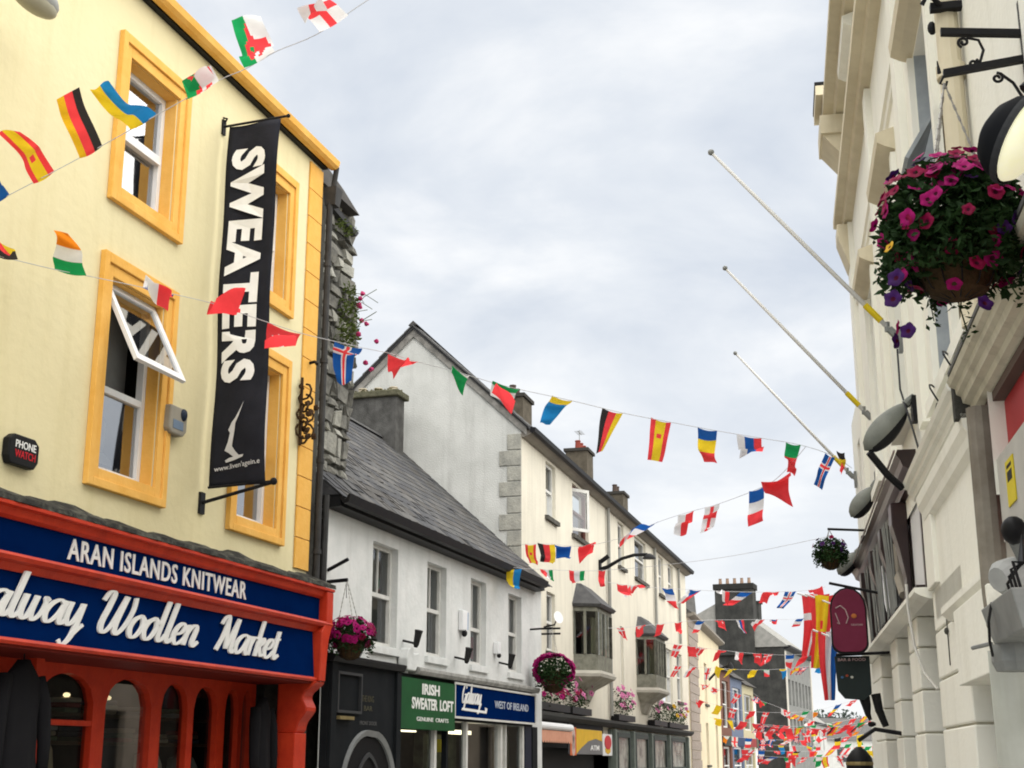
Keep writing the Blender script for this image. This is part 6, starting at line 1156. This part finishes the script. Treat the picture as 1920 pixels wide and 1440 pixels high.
   ((9.85, 55.61, 5.04), (10.1, 55.61, 5.05), (-0.0, -0.4, -0.24), 'italy', 0.2788587061022719, 0.06754337068927208, 6),
   ((10.64, 56.27, 5.1), (10.9, 56.27, 5.11), (0.01, -0.4, -0.31), 'sweden', 0.521120418540867, 0.05328061970833441, 7),
   ((11.36, 56.86, 5.18), (11.62, 56.86, 5.21), (-0.22, -0.34, -0.27), 'spain', 0.032998617498056375, 0.05168565811773135, 8),
   ((11.78, 57.19, 5.24), (12.04, 57.19, 5.26), (-0.38, 0.0, -0.32), 'uk', 0.013809586627648564, 0.056532066949916436, 9),
   ((12.74, 57.96, 5.37), (13.01, 57.96, 5.38), (-0.38, -0.21, -0.27), 'sweden', 0.062345741106867046, 0.08704659529080533, 10)]),
 'bunting string crossing above the blue painted shop': ([(7.66, 60.0, 4.1), (9.52, 60.52, 3.68), (11.19, 60.97, 3.56), (13.13, 61.48, 3.67), (15.13, 62.0, 4.18)],
  [((8.05, 60.15, 4.01), (8.31, 60.15, 3.95), (-0.42, -0.23, -0.1), 'red', 0.3763273785847445, 0.08579570913163473, 0),
   ((8.67, 60.32, 3.87), (8.93, 60.32, 3.81), (-0.29, -0.16, -0.42), 'yellow', 0.03906479188579309, 0.08698847320549136, 1),
   ((9.3, 60.49, 3.73), (9.56, 60.49, 3.67), (-0.21, -0.27, -0.36), 'denmark', 0.10439816483490752, 0.07279967507468921, 2),
   ((10.13, 60.72, 3.64), (10.39, 60.72, 3.62), (-0.23, -0.29, -0.36), 'red', 0.18448662524585938, 0.07730120584796014, 3),
   ((10.75, 60.89, 3.59), (11.01, 60.89, 3.57), (-0.23, -0.17, -0.46), 'denmark', 0.3064547493586412, 0.06013068152352097, 4),
   ((11.68, 61.13, 3.59), (11.94, 61.13, 3.6), (-0.01, -0.48, -0.22), 'canada', 0.487752705094741, 0.048994885153638416, 5),
   ((12.58, 61.37, 3.64), (12.85, 61.37, 3.65), (-0.38, -0.16, -0.42), 'ireland', 0.2606175707053628, 0.0583809595117303, 6),
   ((13.05, 61.5, 3.66), (13.32, 61.5, 3.72), (-0.19, -0.41, -0.23), 'ireland', 0.44952762131061563, 0.050569735850188396, 7),
   ((14.07, 61.76, 3.91), (14.34, 61.76, 3.98), (-0.43, -0.0, -0.53), 'romania', 0.3731753920713587, 0.08731598358756348, 8),
   ((14.8, 61.95, 4.1), (15.08, 61.95, 4.17), (-0.35, -0.15, -0.29), 'turkey', 0.03862705485619219, 0.03209865137551707, 9)]),
 'bunting string at the eaves of the far grey house': ([(8.86, 64.0, 3.45), (11.1, 64.58, 3.18), (13.13, 65.1, 3.08), (15.21, 65.61, 3.33), (16.8, 66.0, 3.67)],
  [((9.06, 64.09, 3.43), (9.33, 64.09, 3.39), (0.06, -0.41, -0.19), 'yellow', 0.0034055460001110927, 0.07952550943159223, 0),
   ((9.65, 64.24, 3.36), (9.92, 64.24, 3.32), (0.14, -0.19, -0.42), 'yellow', 0.5123488689388529, 0.03093477705905583, 1),
   ((10.36, 64.43, 3.27), (10.64, 64.43, 3.24), (-0.13, -0.49, -0.18), 'red', 0.20144162945495014, 0.0884957390753818, 2),
   ((11.12, 64.62, 3.18), (11.4, 64.62, 3.17), (-0.26, 0.0, -0.4), 'uk', 0.3276177126124136, 0.08953661396870607, 3),
   ((11.85, 64.81, 3.15), (12.13, 64.81, 3.13), (-0.07, -0.38, -0.3), 'canada', 0.14374384495600204, 0.06925823742155113, 4),
   ((12.39, 64.95, 3.12), (12.67, 64.95, 3.1), (-0.44, -0.19, -0.34), 'red', 0.1396298025733586, 0.04094325704582254, 5),
   ((13.07, 65.12, 3.08), (13.36, 65.12, 3.11), (-0.33, -0.21, -0.41), 'italy', 0.49367412365826085, 0.08979724247070539, 6),
   ((13.64, 65.26, 3.14), (13.92, 65.26, 3.17), (-0.14, -0.35, -0.37), 'italy', 0.38097927284862504, 0.03530845659478045, 7),
   ((14.38, 65.44, 3.23), (14.66, 65.44, 3.26), (-0.06, -0.47, -0.16), 'ireland', 0.5432776671698795, 0.04275528131900342, 8),
   ((14.95, 65.58, 3.3), (15.23, 65.58, 3.33), (-0.42, -0.07, -0.25), 'spain', 0.021511194644739554, 0.06363011810232014, 9),
   ((15.62, 65.75, 3.42), (15.91, 65.75, 3.48), (-0.36, 0.0, -0.47), 'swiss', 0.5035450712211703, 0.08773529381706516, 10),
   ((16.23, 65.9, 3.55), (16.52, 65.9, 3.61), (-0.3, -0.3, -0.36), 'spain', 0.40213556704460607, 0.05281507349742849, 11)]),
 'lowest far bunting string over the end of the street': ([(9.92, 70.0, 2.78), (12.36, 70.58, 2.59), (14.85, 71.16, 2.55), (17.1, 71.68, 2.76), (18.54, 72.0, 3.03)],
  [((10.42, 70.16, 2.75), (10.74, 70.16, 2.72), (-0.2, -0.37, -0.22), 'ireland', 0.48636801709697897, 0.08466905685601797, 0),
   ((10.78, 70.24, 2.72), (11.09, 70.24, 2.69), (-0.01, 0.0, -0.49), 'england', 0.011624733185654197, 0.08761079301476477, 1),
   ((11.5, 70.41, 2.66), (11.82, 70.41, 2.63), (-0.11, -0.07, -0.47), 'france', 0.2852483915429487, 0.06340286206510015, 2),
   ((12.24, 70.59, 2.6), (12.56, 70.59, 2.59), (-0.08, 0.0, -0.55), 'uk', 0.06861993695151213, 0.04138528046417402, 3),
   ((12.75, 70.71, 2.58), (13.06, 70.71, 2.58), (-0.22, -0.34, -0.19), 'iceland', 0.4524579509947534, 0.07240923194989458, 4),
   ((13.64, 70.92, 2.57), (13.96, 70.92, 2.56), (-0.44, 0.0, -0.26), 'canada', 0.23317896510431008, 0.05918111135301367, 5),
   ((14.21, 71.05, 2.56), (14.53, 71.05, 2.55), (0.05, -0.41, -0.22), 'red', 0.2854587397097951, 0.039886225687728205, 6),
   ((14.96, 71.22, 2.56), (15.28, 71.22, 2.59), (0.12, -0.02, -0.53), 'italy', 0.4327540246954238, 0.05469745106105485, 7),
   ((15.41, 71.33, 2.6), (15.73, 71.33, 2.63), (-0.49, -0.3, -0.15), 'poland', 0.1062889573159418, 0.07022457704411786, 8),
   ((16.12, 71.49, 2.67), (16.44, 71.49, 2.7), (-0.09, 0.0, -0.56), 'belgium', 0.005928384962516959, 0.047852117279803236, 9),
   ((16.74, 71.63, 2.73), (17.06, 71.63, 2.76), (-0.42, -0.08, -0.27), 'swiss', 0.20731229108062607, 0.07425938536168702, 10),
   ((17.31, 71.76, 2.8), (17.64, 71.76, 2.86), (-0.13, 0.0, -0.63), 'yellow', 0.46395309966655945, 0.04014439317817469, 11),
   ((18.15, 71.95, 2.95), (18.48, 71.95, 3.02), (-0.21, -0.39, -0.4), 'turkey', 0.3129187303482453, 0.03616805735313124, 12)]),
 'farthest bunting string just above the street': ([(11.61, 80.0, 2.26), (14.28, 80.0, 2.09), (16.96, 80.0, 2.09), (20.25, 80.0, 2.38)],
  [((12.06, 80.0, 2.23), (12.42, 80.0, 2.21), (-0.21, -0.25, -0.35), 'uk', 0.0034494516373549445, 0.08218694943141067, 0),
   ((12.81, 80.0, 2.18), (13.17, 80.0, 2.16), (-0.02, 0.0, -0.56), 'red', 0.02266541759873176, 0.06202798313511977, 1),
   ((13.32, 80.0, 2.15), (13.68, 80.0, 2.13), (-0.49, 0.0, -0.37), 'england', 0.03421867047709737, 0.0865624494203423, 2),
   ((13.73, 80.0, 2.12), (14.09, 80.0, 2.1), (-0.0, 0.0, -0.59), 'france', 0.4645976980616889, 0.039374617021178546, 3),
   ((14.58, 80.0, 2.09), (14.94, 80.0, 2.09), (0.0, -0.47, -0.19), 'denmark', 0.47663911914479795, 0.05864138536263719, 4),
   ((15.35, 80.0, 2.09), (15.71, 80.0, 2.09), (-0.2, 0.0, -0.63), 'turkey', 0.45248232801396987, 0.05403371553128885, 5),
   ((15.8, 80.0, 2.09), (16.16, 80.0, 2.09), (-0.45, 0.0, -0.34), 'belgium', 0.13229171810996626, 0.054318807074227385, 6),
   ((16.61, 80.0, 2.09), (16.97, 80.0, 2.09), (-0.16, -0.41, -0.26), 'red', 0.3898558950248419, 0.07268074255130308, 7),
   ((17.16, 80.0, 2.11), (17.52, 80.0, 2.14), (-0.44, 0.0, -0.59), 'green', 0.16113866859310194, 0.05139888078901729, 8),
   ((17.75, 80.0, 2.16), (18.11, 80.0, 2.19), (-0.41, 0.0, -0.35), 'spain', 0.3377847088419947, 0.06094088922191536, 9),
   ((18.58, 80.0, 2.23), (18.94, 80.0, 2.26), (-0.57, 0.0, -0.64), 'poland', 0.2467529688538892, 0.05767430376971079, 10),
   ((19.05, 80.0, 2.27), (19.41, 80.0, 2.3), (0.03, -0.35, -0.39), 'red', 0.19258057541831758, 0.03573607362538466, 11),
   ((19.75, 80.0, 2.33), (20.11, 80.0, 2.36), (-0.51, 0.0, -0.62), 'italy', 0.40097087058737435, 0.0390590155990284, 12)]),
 'second bunting string over the long end of the street': ([(13.74, 90.0, 2.73), (17.08, 90.0, 2.47), (20.1, 90.0, 2.47), (23.14, 90.0, 2.8)],
  [((14.2, 90.0, 2.7), (14.57, 90.0, 2.67), (-0.57, -0.0, -0.39), 'sweden', 0.23591596856380326, 0.057550998849016405, 0),
   ((14.74, 90.0, 2.65), (15.11, 90.0, 2.63), (-0.2, -0.28, -0.37), 'swiss', 0.06399533177321179, 0.05008388026992104, 1),
   ((15.97, 90.0, 2.56), (16.34, 90.0, 2.53), (-0.01, -0.56, -0.12), 'austria', 0.2690596574986908, 0.05031810478777983, 2),
   ((16.7, 90.0, 2.5), (17.07, 90.0, 2.47), (0.07, -0.18, -0.5), 'sweden', 0.5395813540188329, 0.034346255101863496, 3),
   ((17.41, 90.0, 2.47), (17.78, 90.0, 2.47), (0.18, -0.03, -0.68), 'poland', 0.26899959458099576, 0.050574965318238047, 4),
   ((18.5, 90.0, 2.47), (18.87, 90.0, 2.47), (-0.13, -0.51, -0.26), 'romania', 0.3009287013469857, 0.07978957580793894, 5),
   ((19.04, 90.0, 2.47), (19.41, 90.0, 2.47), (-0.39, -0.0, -0.6), 'ireland', 0.0717260724994807, 0.03189483419455611, 6),
   ((20.23, 90.0, 2.49), (20.6, 90.0, 2.53), (-0.36, 0.0, -0.34), 'red', 0.06973832755587146, 0.03228743724162175, 7),
   ((20.99, 90.0, 2.57), (21.37, 90.0, 2.61), (-0.48, 0.0, -0.61), 'portugal', 0.32966043227443215, 0.05924857107073922, 8),
   ((21.66, 90.0, 2.64), (22.03, 90.0, 2.68), (0.03, -0.31, -0.38), 'ireland', 0.06937095397998286, 0.05988209264916676, 9),
   ((22.77, 90.0, 2.76), (23.14, 90.0, 2.8), (-0.2, 0.0, -0.46), 'spain', 0.2214727667523192, 0.0754170713876878, 10)]),
 'bunting string slanting over the low painted shops': ([(7.42, 58.0, 4.66), (9.49, 60.13, 4.33), (11.39, 62.0, 3.91), (13.37, 63.87, 3.33), (15.77, 66.0, 2.96)],
  [((7.77, 58.49, 4.61), (8.01, 58.49, 4.55), (0.1, -0.51, -0.1), 'swiss', 0.35995646114654534, 0.057767899839085216, 0),
   ((8.53, 59.28, 4.49), (8.77, 59.28, 4.43), (-0.38, -0.35, -0.1), 'england', 0.09753264015449185, 0.0502873824352136, 1),
   ((9.48, 60.25, 4.34), (9.73, 60.25, 4.26), (-0.29, -0.11, -0.43), 'denmark', 0.4595931266615139, 0.050959996810258756, 2),
   ((10.27, 61.03, 4.17), (10.52, 61.03, 4.09), (0.02, -0.54, -0.13), 'uk', 0.06589246310981627, 0.08347320886039342, 3),
   ((10.78, 61.53, 4.06), (11.03, 61.53, 3.98), (-0.29, -0.43, -0.12), 'portugal', 0.17319565658260333, 0.06729757231503482, 4),
   ((11.76, 62.47, 3.82), (12.01, 62.47, 3.72), (0.04, -0.52, -0.29), 'poland', 0.3992250601518175, 0.05920337957412995, 5),
   ((12.59, 63.26, 3.57), (12.85, 63.26, 3.47), (-0.41, -0.36, -0.15), 'spain', 0.22291553582553408, 0.03938944535060716, 6),
   ((13.37, 63.98, 3.34), (13.63, 63.98, 3.28), (-0.38, -0.31, -0.21), 'poland', 0.26611001208699714, 0.08066082017578485, 7),
   ((14.34, 64.86, 3.19), (14.6, 64.86, 3.13), (-0.18, -0.43, -0.32), 'portugal', 0.3308283945871424, 0.050176748841583824, 8),
   ((15.32, 65.73, 3.03), (15.59, 65.73, 2.97), (-0.39, -0.19, -0.17), 'france', 0.03097742020323948, 0.03243882108602662, 9)]),
 'tangled bunting string low over the end of the street': ([(10.84, 66.0, 2.96), (12.22, 64.25, 2.73), (13.53, 62.5, 2.79), (15.25, 60.0, 3.18)],
  [((11.14, 65.44, 2.9), (11.44, 65.44, 2.87), (-0.02, -0.34, -0.37), 'red', 0.09678189008367309, 0.07789797160186517, 0),
   ((11.43, 65.07, 2.85), (11.74, 65.07, 2.82), (0.08, -0.29, -0.34), 'poland', 0.024380570112189845, 0.037534597493788964, 1),
   ((11.87, 64.51, 2.78), (12.18, 64.51, 2.75), (0.06, -0.55, -0.17), 'turkey', 0.02299950213418894, 0.07859662382378771, 2),
   ((12.24, 64.03, 2.73), (12.54, 64.03, 2.75), (-0.2, -0.3, -0.33), 'ireland', 0.511880818120777, 0.04316893839166386, 3),
   ((12.48, 63.71, 2.74), (12.78, 63.71, 2.76), (0.01, -0.27, -0.38), 'uk', 0.3140063459792095, 0.06100193157798813, 4),
   ((12.81, 63.28, 2.76), (13.11, 63.28, 2.78), (0.18, -0.14, -0.43), 'denmark', 0.30838890409759506, 0.06687859503883051, 5),
   ((13.19, 62.76, 2.78), (13.49, 62.76, 2.79), (-0.16, -0.5, -0.13), 'yellow', 0.18877769183714618, 0.03166125256354582, 6),
   ((13.77, 61.95, 2.85), (14.07, 61.95, 2.91), (-0.24, -0.38, -0.27), 'spain', 0.16355989877084065, 0.08728002935783503, 7),
   ((13.99, 61.64, 2.9), (14.29, 61.64, 2.96), (-0.46, -0.13, -0.18), 'canada', 0.43672217694487064, 0.03049281847130772, 8),
   ((14.4, 61.06, 2.99), (14.69, 61.06, 3.05), (-0.21, -0.22, -0.35), 'red', 0.21694421532372452, 0.08183806341086194, 9),
   ((14.73, 60.57, 3.07), (15.02, 60.57, 3.12), (-0.44, 0.0, -0.35), 'germany', 0.2346105329798859, 0.052119571100235164, 10),
   ((15.11, 60.01, 3.15), (15.39, 60.01, 3.18), (0.13, -0.2, -0.45), 'italy', 0.5152348903369875, 0.07918428885689055, 11)]),
 'last bunting string at street level': ([(9.59, 60.0, 1.82), (11.36, 60.0, 1.71), (13.37, 60.0, 1.75), (15.17, 60.0, 1.97)],
  [((9.75, 60.0, 1.81), (10.04, 60.0, 1.79), (-0.45, 0.0, -0.29), 'red', 0.11775718120593305, 0.03339161957532556, 0),
   ((10.24, 60.0, 1.78), (10.53, 60.0, 1.76), (-0.02, -0.47, -0.3), 'uk', 0.012537984360584927, 0.07239444603819557, 1),
   ((10.83, 60.0, 1.74), (11.12, 60.0, 1.72), (-0.48, -0.17, -0.25), 'france', 0.07562004995269045, 0.068180522883827, 2),
   ((11.36, 60.0, 1.71), (11.66, 60.0, 1.71), (-0.02, -0.46, -0.38), 'italy', 0.5161386956018548, 0.07701810663915457, 3),
   ((11.59, 60.0, 1.71), (11.88, 60.0, 1.72), (-0.1, -0.46, -0.15), 'red', 0.03189669394562512, 0.08491940870401576, 4),
   ((12.14, 60.0, 1.72), (12.43, 60.0, 1.73), (-0.36, -0.25, -0.29), 'denmark', 0.3665975471821113, 0.05104423099284155, 5),
   ((12.69, 60.0, 1.74), (12.99, 60.0, 1.74), (-0.13, -0.39, -0.42), 'green', 0.37165334138229184, 0.030973973040727344, 6),
   ((12.9, 60.0, 1.74), (13.19, 60.0, 1.75), (0.02, -0.21, -0.45), 'spain', 0.3381758234556226, 0.03500487909824519, 7),
   ((13.45, 60.0, 1.76), (13.74, 60.0, 1.79), (0.14, -0.32, -0.37), 'england', 0.4384573523134306, 0.05861521484981153, 8),
   ((13.82, 60.0, 1.8), (14.12, 60.0, 1.84), (0.11, -0.47, -0.19), 'poland', 0.5372175489762729, 0.08406677470330282, 9),
   ((14.28, 60.0, 1.86), (14.58, 60.0, 1.89), (-0.21, -0.25, -0.36), 'red', 0.5495353059841661, 0.07719952751195286, 10),
   ((14.71, 60.0, 1.91), (15.01, 60.0, 1.95), (0.08, -0.57, -0.12), 'yellow', 0.4911834135858231, 0.08775911392571609, 11)]),
 'crowded bunting string of red flags low beside the far grey house': ([(8.79, 56.0, 3.12), (10.46, 56.0, 2.83), (12.13, 56.0, 2.79), (14.24, 56.0, 3.12)],
  [((8.98, 56.0, 3.08), (9.26, 56.0, 3.04), (-0.33, -0.08, -0.34), 'red', 0.3903400999315463, 0.055950459208278444, 0),
   ((9.41, 56.0, 3.01), (9.7, 56.0, 2.96), (0.11, -0.31, -0.34), 'red', 0.4126995322651536, 0.08568858007276933, 1),
   ((9.88, 56.0, 2.93), (10.17, 56.0, 2.88), (-0.36, -0.25, -0.11), 'uk', 0.004837404432093979, 0.0662181910056849, 2),
   ((10.2, 56.0, 2.88), (10.48, 56.0, 2.83), (-0.36, -0.14, -0.37), 'turkey', 0.1330035157806192, 0.046683037317939526, 3),
   ((10.66, 56.0, 2.83), (10.95, 56.0, 2.82), (0.11, -0.01, -0.45), 'red', 0.0611425408076317, 0.08603125197915328, 4),
   ((11.15, 56.0, 2.81), (11.44, 56.0, 2.81), (-0.25, -0.39, -0.13), 'spain', 0.17627265060463795, 0.061810270368301556, 5),
   ((11.53, 56.0, 2.8), (11.82, 56.0, 2.8), (-0.07, -0.54, -0.22), 'denmark', 0.12423259150557749, 0.06995356061294508, 6),
   ((11.85, 56.0, 2.8), (12.13, 56.0, 2.79), (-0.23, -0.49, -0.18), 'red', 0.15236136465957026, 0.05786685416710487, 7),
   ((12.16, 56.0, 2.8), (12.45, 56.0, 2.84), (-0.18, -0.4, -0.3), 'england', 0.3600561884519005, 0.08476225316479913, 8),
   ((12.58, 56.0, 2.86), (12.87, 56.0, 2.91), (-0.39, 0.0, -0.38), 'germany', 0.0449620743304583, 0.08522591955378926, 9),
   ((13.08, 56.0, 2.94), (13.37, 56.0, 2.98), (-0.45, 0.0, -0.39), 'red', 0.26529614058851114, 0.05779026390429483, 10),
   ((13.59, 56.0, 3.02), (13.88, 56.0, 3.06), (-0.31, 0.0, -0.54), 'ireland', 0.38096416507033865, 0.08545642372805623, 11),
   ((14.01, 56.0, 3.08), (14.3, 56.0, 3.12), (-0.49, -0.14, -0.25), 'swiss', 0.25364209220603107, 0.05610580431084241, 12)]),
}
def fcol(n, c): return mat('flag_' + n, c, .8, tuple(x * .9 for x in c), 6, trans=.68)
FCOL = dict(r=fcol('red', (.80, .06, .07)), w=fcol('white', (.74, .74, .75)), b=fcol('blue', (.015, .10, .38)), n=fcol('navy', (.012, .022, .14)), y=fcol('yellow', (.80, .58, .03)), k=fcol('black', (.035, .032, .032)), g=fcol('green', (.015, .30, .09)), o=fcol('orange', (.78, .24, .02)), c=fcol('sky_blue', (.02, .22, .52)), d=fcol('gold', (.72, .42, .02)))
def bands(s, along): return (lambda a, b: s[min(len(s) - 1, int((a if along else b) * len(s)))])
def cross(bg, c1, c2=None, ctr=.38, h1=.11, h2=.05):
    def f(a, b):
        if c2 and (abs(a - .5) < h2 or abs(b - ctr) < h2 * .66): return c2
        if abs(a - .5) < h1 or abs(b - ctr) < h1 * .66: return c1
        return bg
    return f
def wales(a, b):
    base = 'g' if a < .45 else 'w'
    q = .7 * noise.noise((a * 6.3 + 2, b * 5.1, 1.7)) + .42 - ((a - .55) ** 2 + (b - .5) ** 2) * 3.4
    return 'r' if q > .02 else base
def uk(a, b):
    x, y = a - .5, (b - .5) * 1.7
    if abs(x) < .09 or abs(y) < .09: return 'r'
    if abs(x) < .16 or abs(y) < .16: return 'w'
    return 'r' if abs(abs(x) * 1.7 - abs(y)) < .09 else ('w' if abs(abs(x) * 1.7 - abs(y)) < .2 else 'n')
def turkey(a, b):
    d1 = math.hypot(a - .5, (b - .4) * 1.6); d2 = math.hypot(a - .5, (b - .47) * 1.6); return 'w' if d1 < .27 and d2 > .21 else 'r'
DESIGN = dict(red=lambda a, b: 'r', blue=lambda a, b: 'b', green=lambda a, b: 'g' if b > .4 else 'w', yellow=lambda a, b: 'y', spain=lambda a, b: 'r' if a < .25 or a > .75 else ('r' if abs(a - .5) < .10 and abs(b - .4) < .07 else 'y'),
    germany=bands('kry', True), germany_r=bands('dik'.replace('i', 'r'), True), germany_d=bands('kyr', False), ukraine=bands('yc', True), wales=wales, england=cross('w', 'r', ctr=.5, h1=.12), belgium=bands('kyr', False), ireland=bands('gwo', False), czech=lambda a, b: 'b' if b < .5 * (1 - abs(2 * a - 1)) else ('w' if a < .5 else 'r'),
    swiss=lambda a, b: 'w' if (abs(a - .5) < .1 and abs(b - .5) < .22) or (abs(a - .5) < .32 and abs(b - .5) < .07) else 'r', iceland=cross('b', 'w', 'r', h1=.13, h2=.065), italy=bands('gwr', False), italy_v=bands('rwg', True), sweden=lambda a, b: 'y' if abs(b - .12) < .12 else 'c', romania=bands('byr', False), slovenia=bands('wbr', True), portugal=lambda a, b: 'g' if b < .4 else 'r', france=bands('bwr', False), poland=bands('wr', True), netherlands=bands('rwb', True), denmark=cross('r', 'w', h1=.09), uk=uk, turkey=turkey, austria=bands('rwr', True), canada=lambda a, b: 'r' if b < .25 or b > .75 or math.hypot(a - .5, (b - .5) * 1.7) < .2 else 'w')
def flag_mesh(a, b, f, design, taper, wave, seed, na=16, nb=24):
    a, b, f = Vector(a), Vector(b), Vector(f); h = b - a; nrm = h.cross(f).normalized(); rnd = random.Random(seed * 13 + int(abs(a.x) * 100)); ph = rnd.uniform(0, 6.28); k1 = rnd.uniform(.7, 1.3); sk = rnd.uniform(-1.2, 1.2); curl = rnd.uniform(-.10, .10)
    vs = []; fs = []; mi = []; used = []; dfn = DESIGN[design]; tw = rnd.uniform(-1.1, 1.1)
    for j in range(nb + 1):
        t = j / nb
        for i in range(na + 1):
            s = i / na; s2 = .5 + (s - .5) * (1 - taper * t ** 1.2) + curl * t * t
            wv = wave * 1.9 * math.sin(6.28 * k1 * t + ph + sk * s) * t ** .7 + wave * .55 * math.sin(13 * t + 4 * s + ph * 2) * t + tw * (s - .5) * t * h.length * .8
            p = a + h * s2 + f * (t - .05 * t * math.sin(6.28 * t + ph)) + nrm * wv + h.normalized() * wave * .5 * math.sin(4 * t + ph) * t
            p.z -= .025 * math.sin(math.pi * s) * (1 - t); vs.append((p.x, -p.y, p.z))
    for j in range(nb):
        for i in range(na):
            q = j * (na + 1) + i; fs.append((q, q + 1, q + na + 2, q + na + 1)); c = dfn((i + .5) / na, (j + .5) / nb)
            if c not in used: used.append(c)
            mi.append(used.index(c))
    mb = MB(); mb.v = vs; mb.f = fs; mb.m = mi; return mb, [FCOL[c] for c in used]
for lab, (pts, fls) in BUNTING.items():
    P0 = [Vector(p) for p in pts]; o0 = P0[0]
    t_ = thing('bunting', lab, 'bunting', FW, o0.x, -o0.y, o0.z, 'bunting strings across the street')
    dep = sum(p.y for p in P0) / len(P0); r_ = .0045 if dep < 30 else .006
    sp = []
    for i in range(len(P0) - 1):
        q0, q1, q2, q3 = P0[max(i - 1, 0)], P0[i], P0[i + 1], P0[min(i + 2, len(P0) - 1)]
        for k in range(4): t = k / 4; sp.append(.5 * (2 * q1 + (q2 - q0) * t + (2 * q0 - 5 * q1 + 4 * q2 - q3) * t * t + (3 * q1 - q0 - 3 * q2 + q3) * t ** 3))
    sp.append(P0[-1]); MB().tube([(p.x, -p.y, p.z) for p in sp], r_, 5).build('cord', M_WCORD, t_)
    for (a, b, f, des, tp, wv, sd2) in fls:
        res = (16, 24) if dep < 30 else (9, 14)
        m_, ms_ = flag_mesh(a, b, f, des, tp, wv, sd2, *res); m_.build('flag', ms_, t_, smooth=True, recalc=False)
# large flags hung from poles on the far right-hand side
def big_flag(label, u, w0, w1, z0, z1, des, seed, cols=None):
    t_ = thing('hung_flag', label, 'flag', FR, u, (w0 + w1) / 2, z0, 'large flags hung from the right-hand wall'); rnd = random.Random(seed); mb = MB(); na, nb = 14, 26; used = []; ph = rnd.uniform(0, 6)
    for j in range(nb + 1):
        for i in range(na + 1):
            s, t = i / na, j / nb; mb.v.append((u + .10 * math.sin(9 * s + 2.2 * t + ph), w1 + (w0 - w1) * (s * (1 - .55 * t) + .25 * t * math.sin(3 * t + ph) * .5), z1 + (z0 - z1) * t))
    for j in range(nb):
        for i in range(na):
            q = j * (na + 1) + i; mb.f.append((q, q + 1, q + na + 2, q + na + 1)); c = DESIGN[des]((i + .5) / na, (j + .5) / nb)
            if c not in used: used.append(c)
            mb.m.append(used.index(c))
    mb.build('cloth', [FCOL[c] for c in used], t_, smooth=True, recalc=False); MB().tube([(u, -.6, z1 - .5), (u, w1 + .1, z1 + .04)], .02, 6).build('pole', M_POLE, t_)
big_flag('long red and gold flag hung left of the maroon sign', 31.0, .10, .62, 3.5, 5.05, 'spain', 3)
big_flag('red flag with white cross hung beside the red and gold flag', 33.0, .12, .75, 3.9, 5.3, 'denmark', 4)
big_flag('long red white and navy flag hanging below the red flags', 29.0, .10, .55, 2.75, 4.1, 'netherlands', 6)
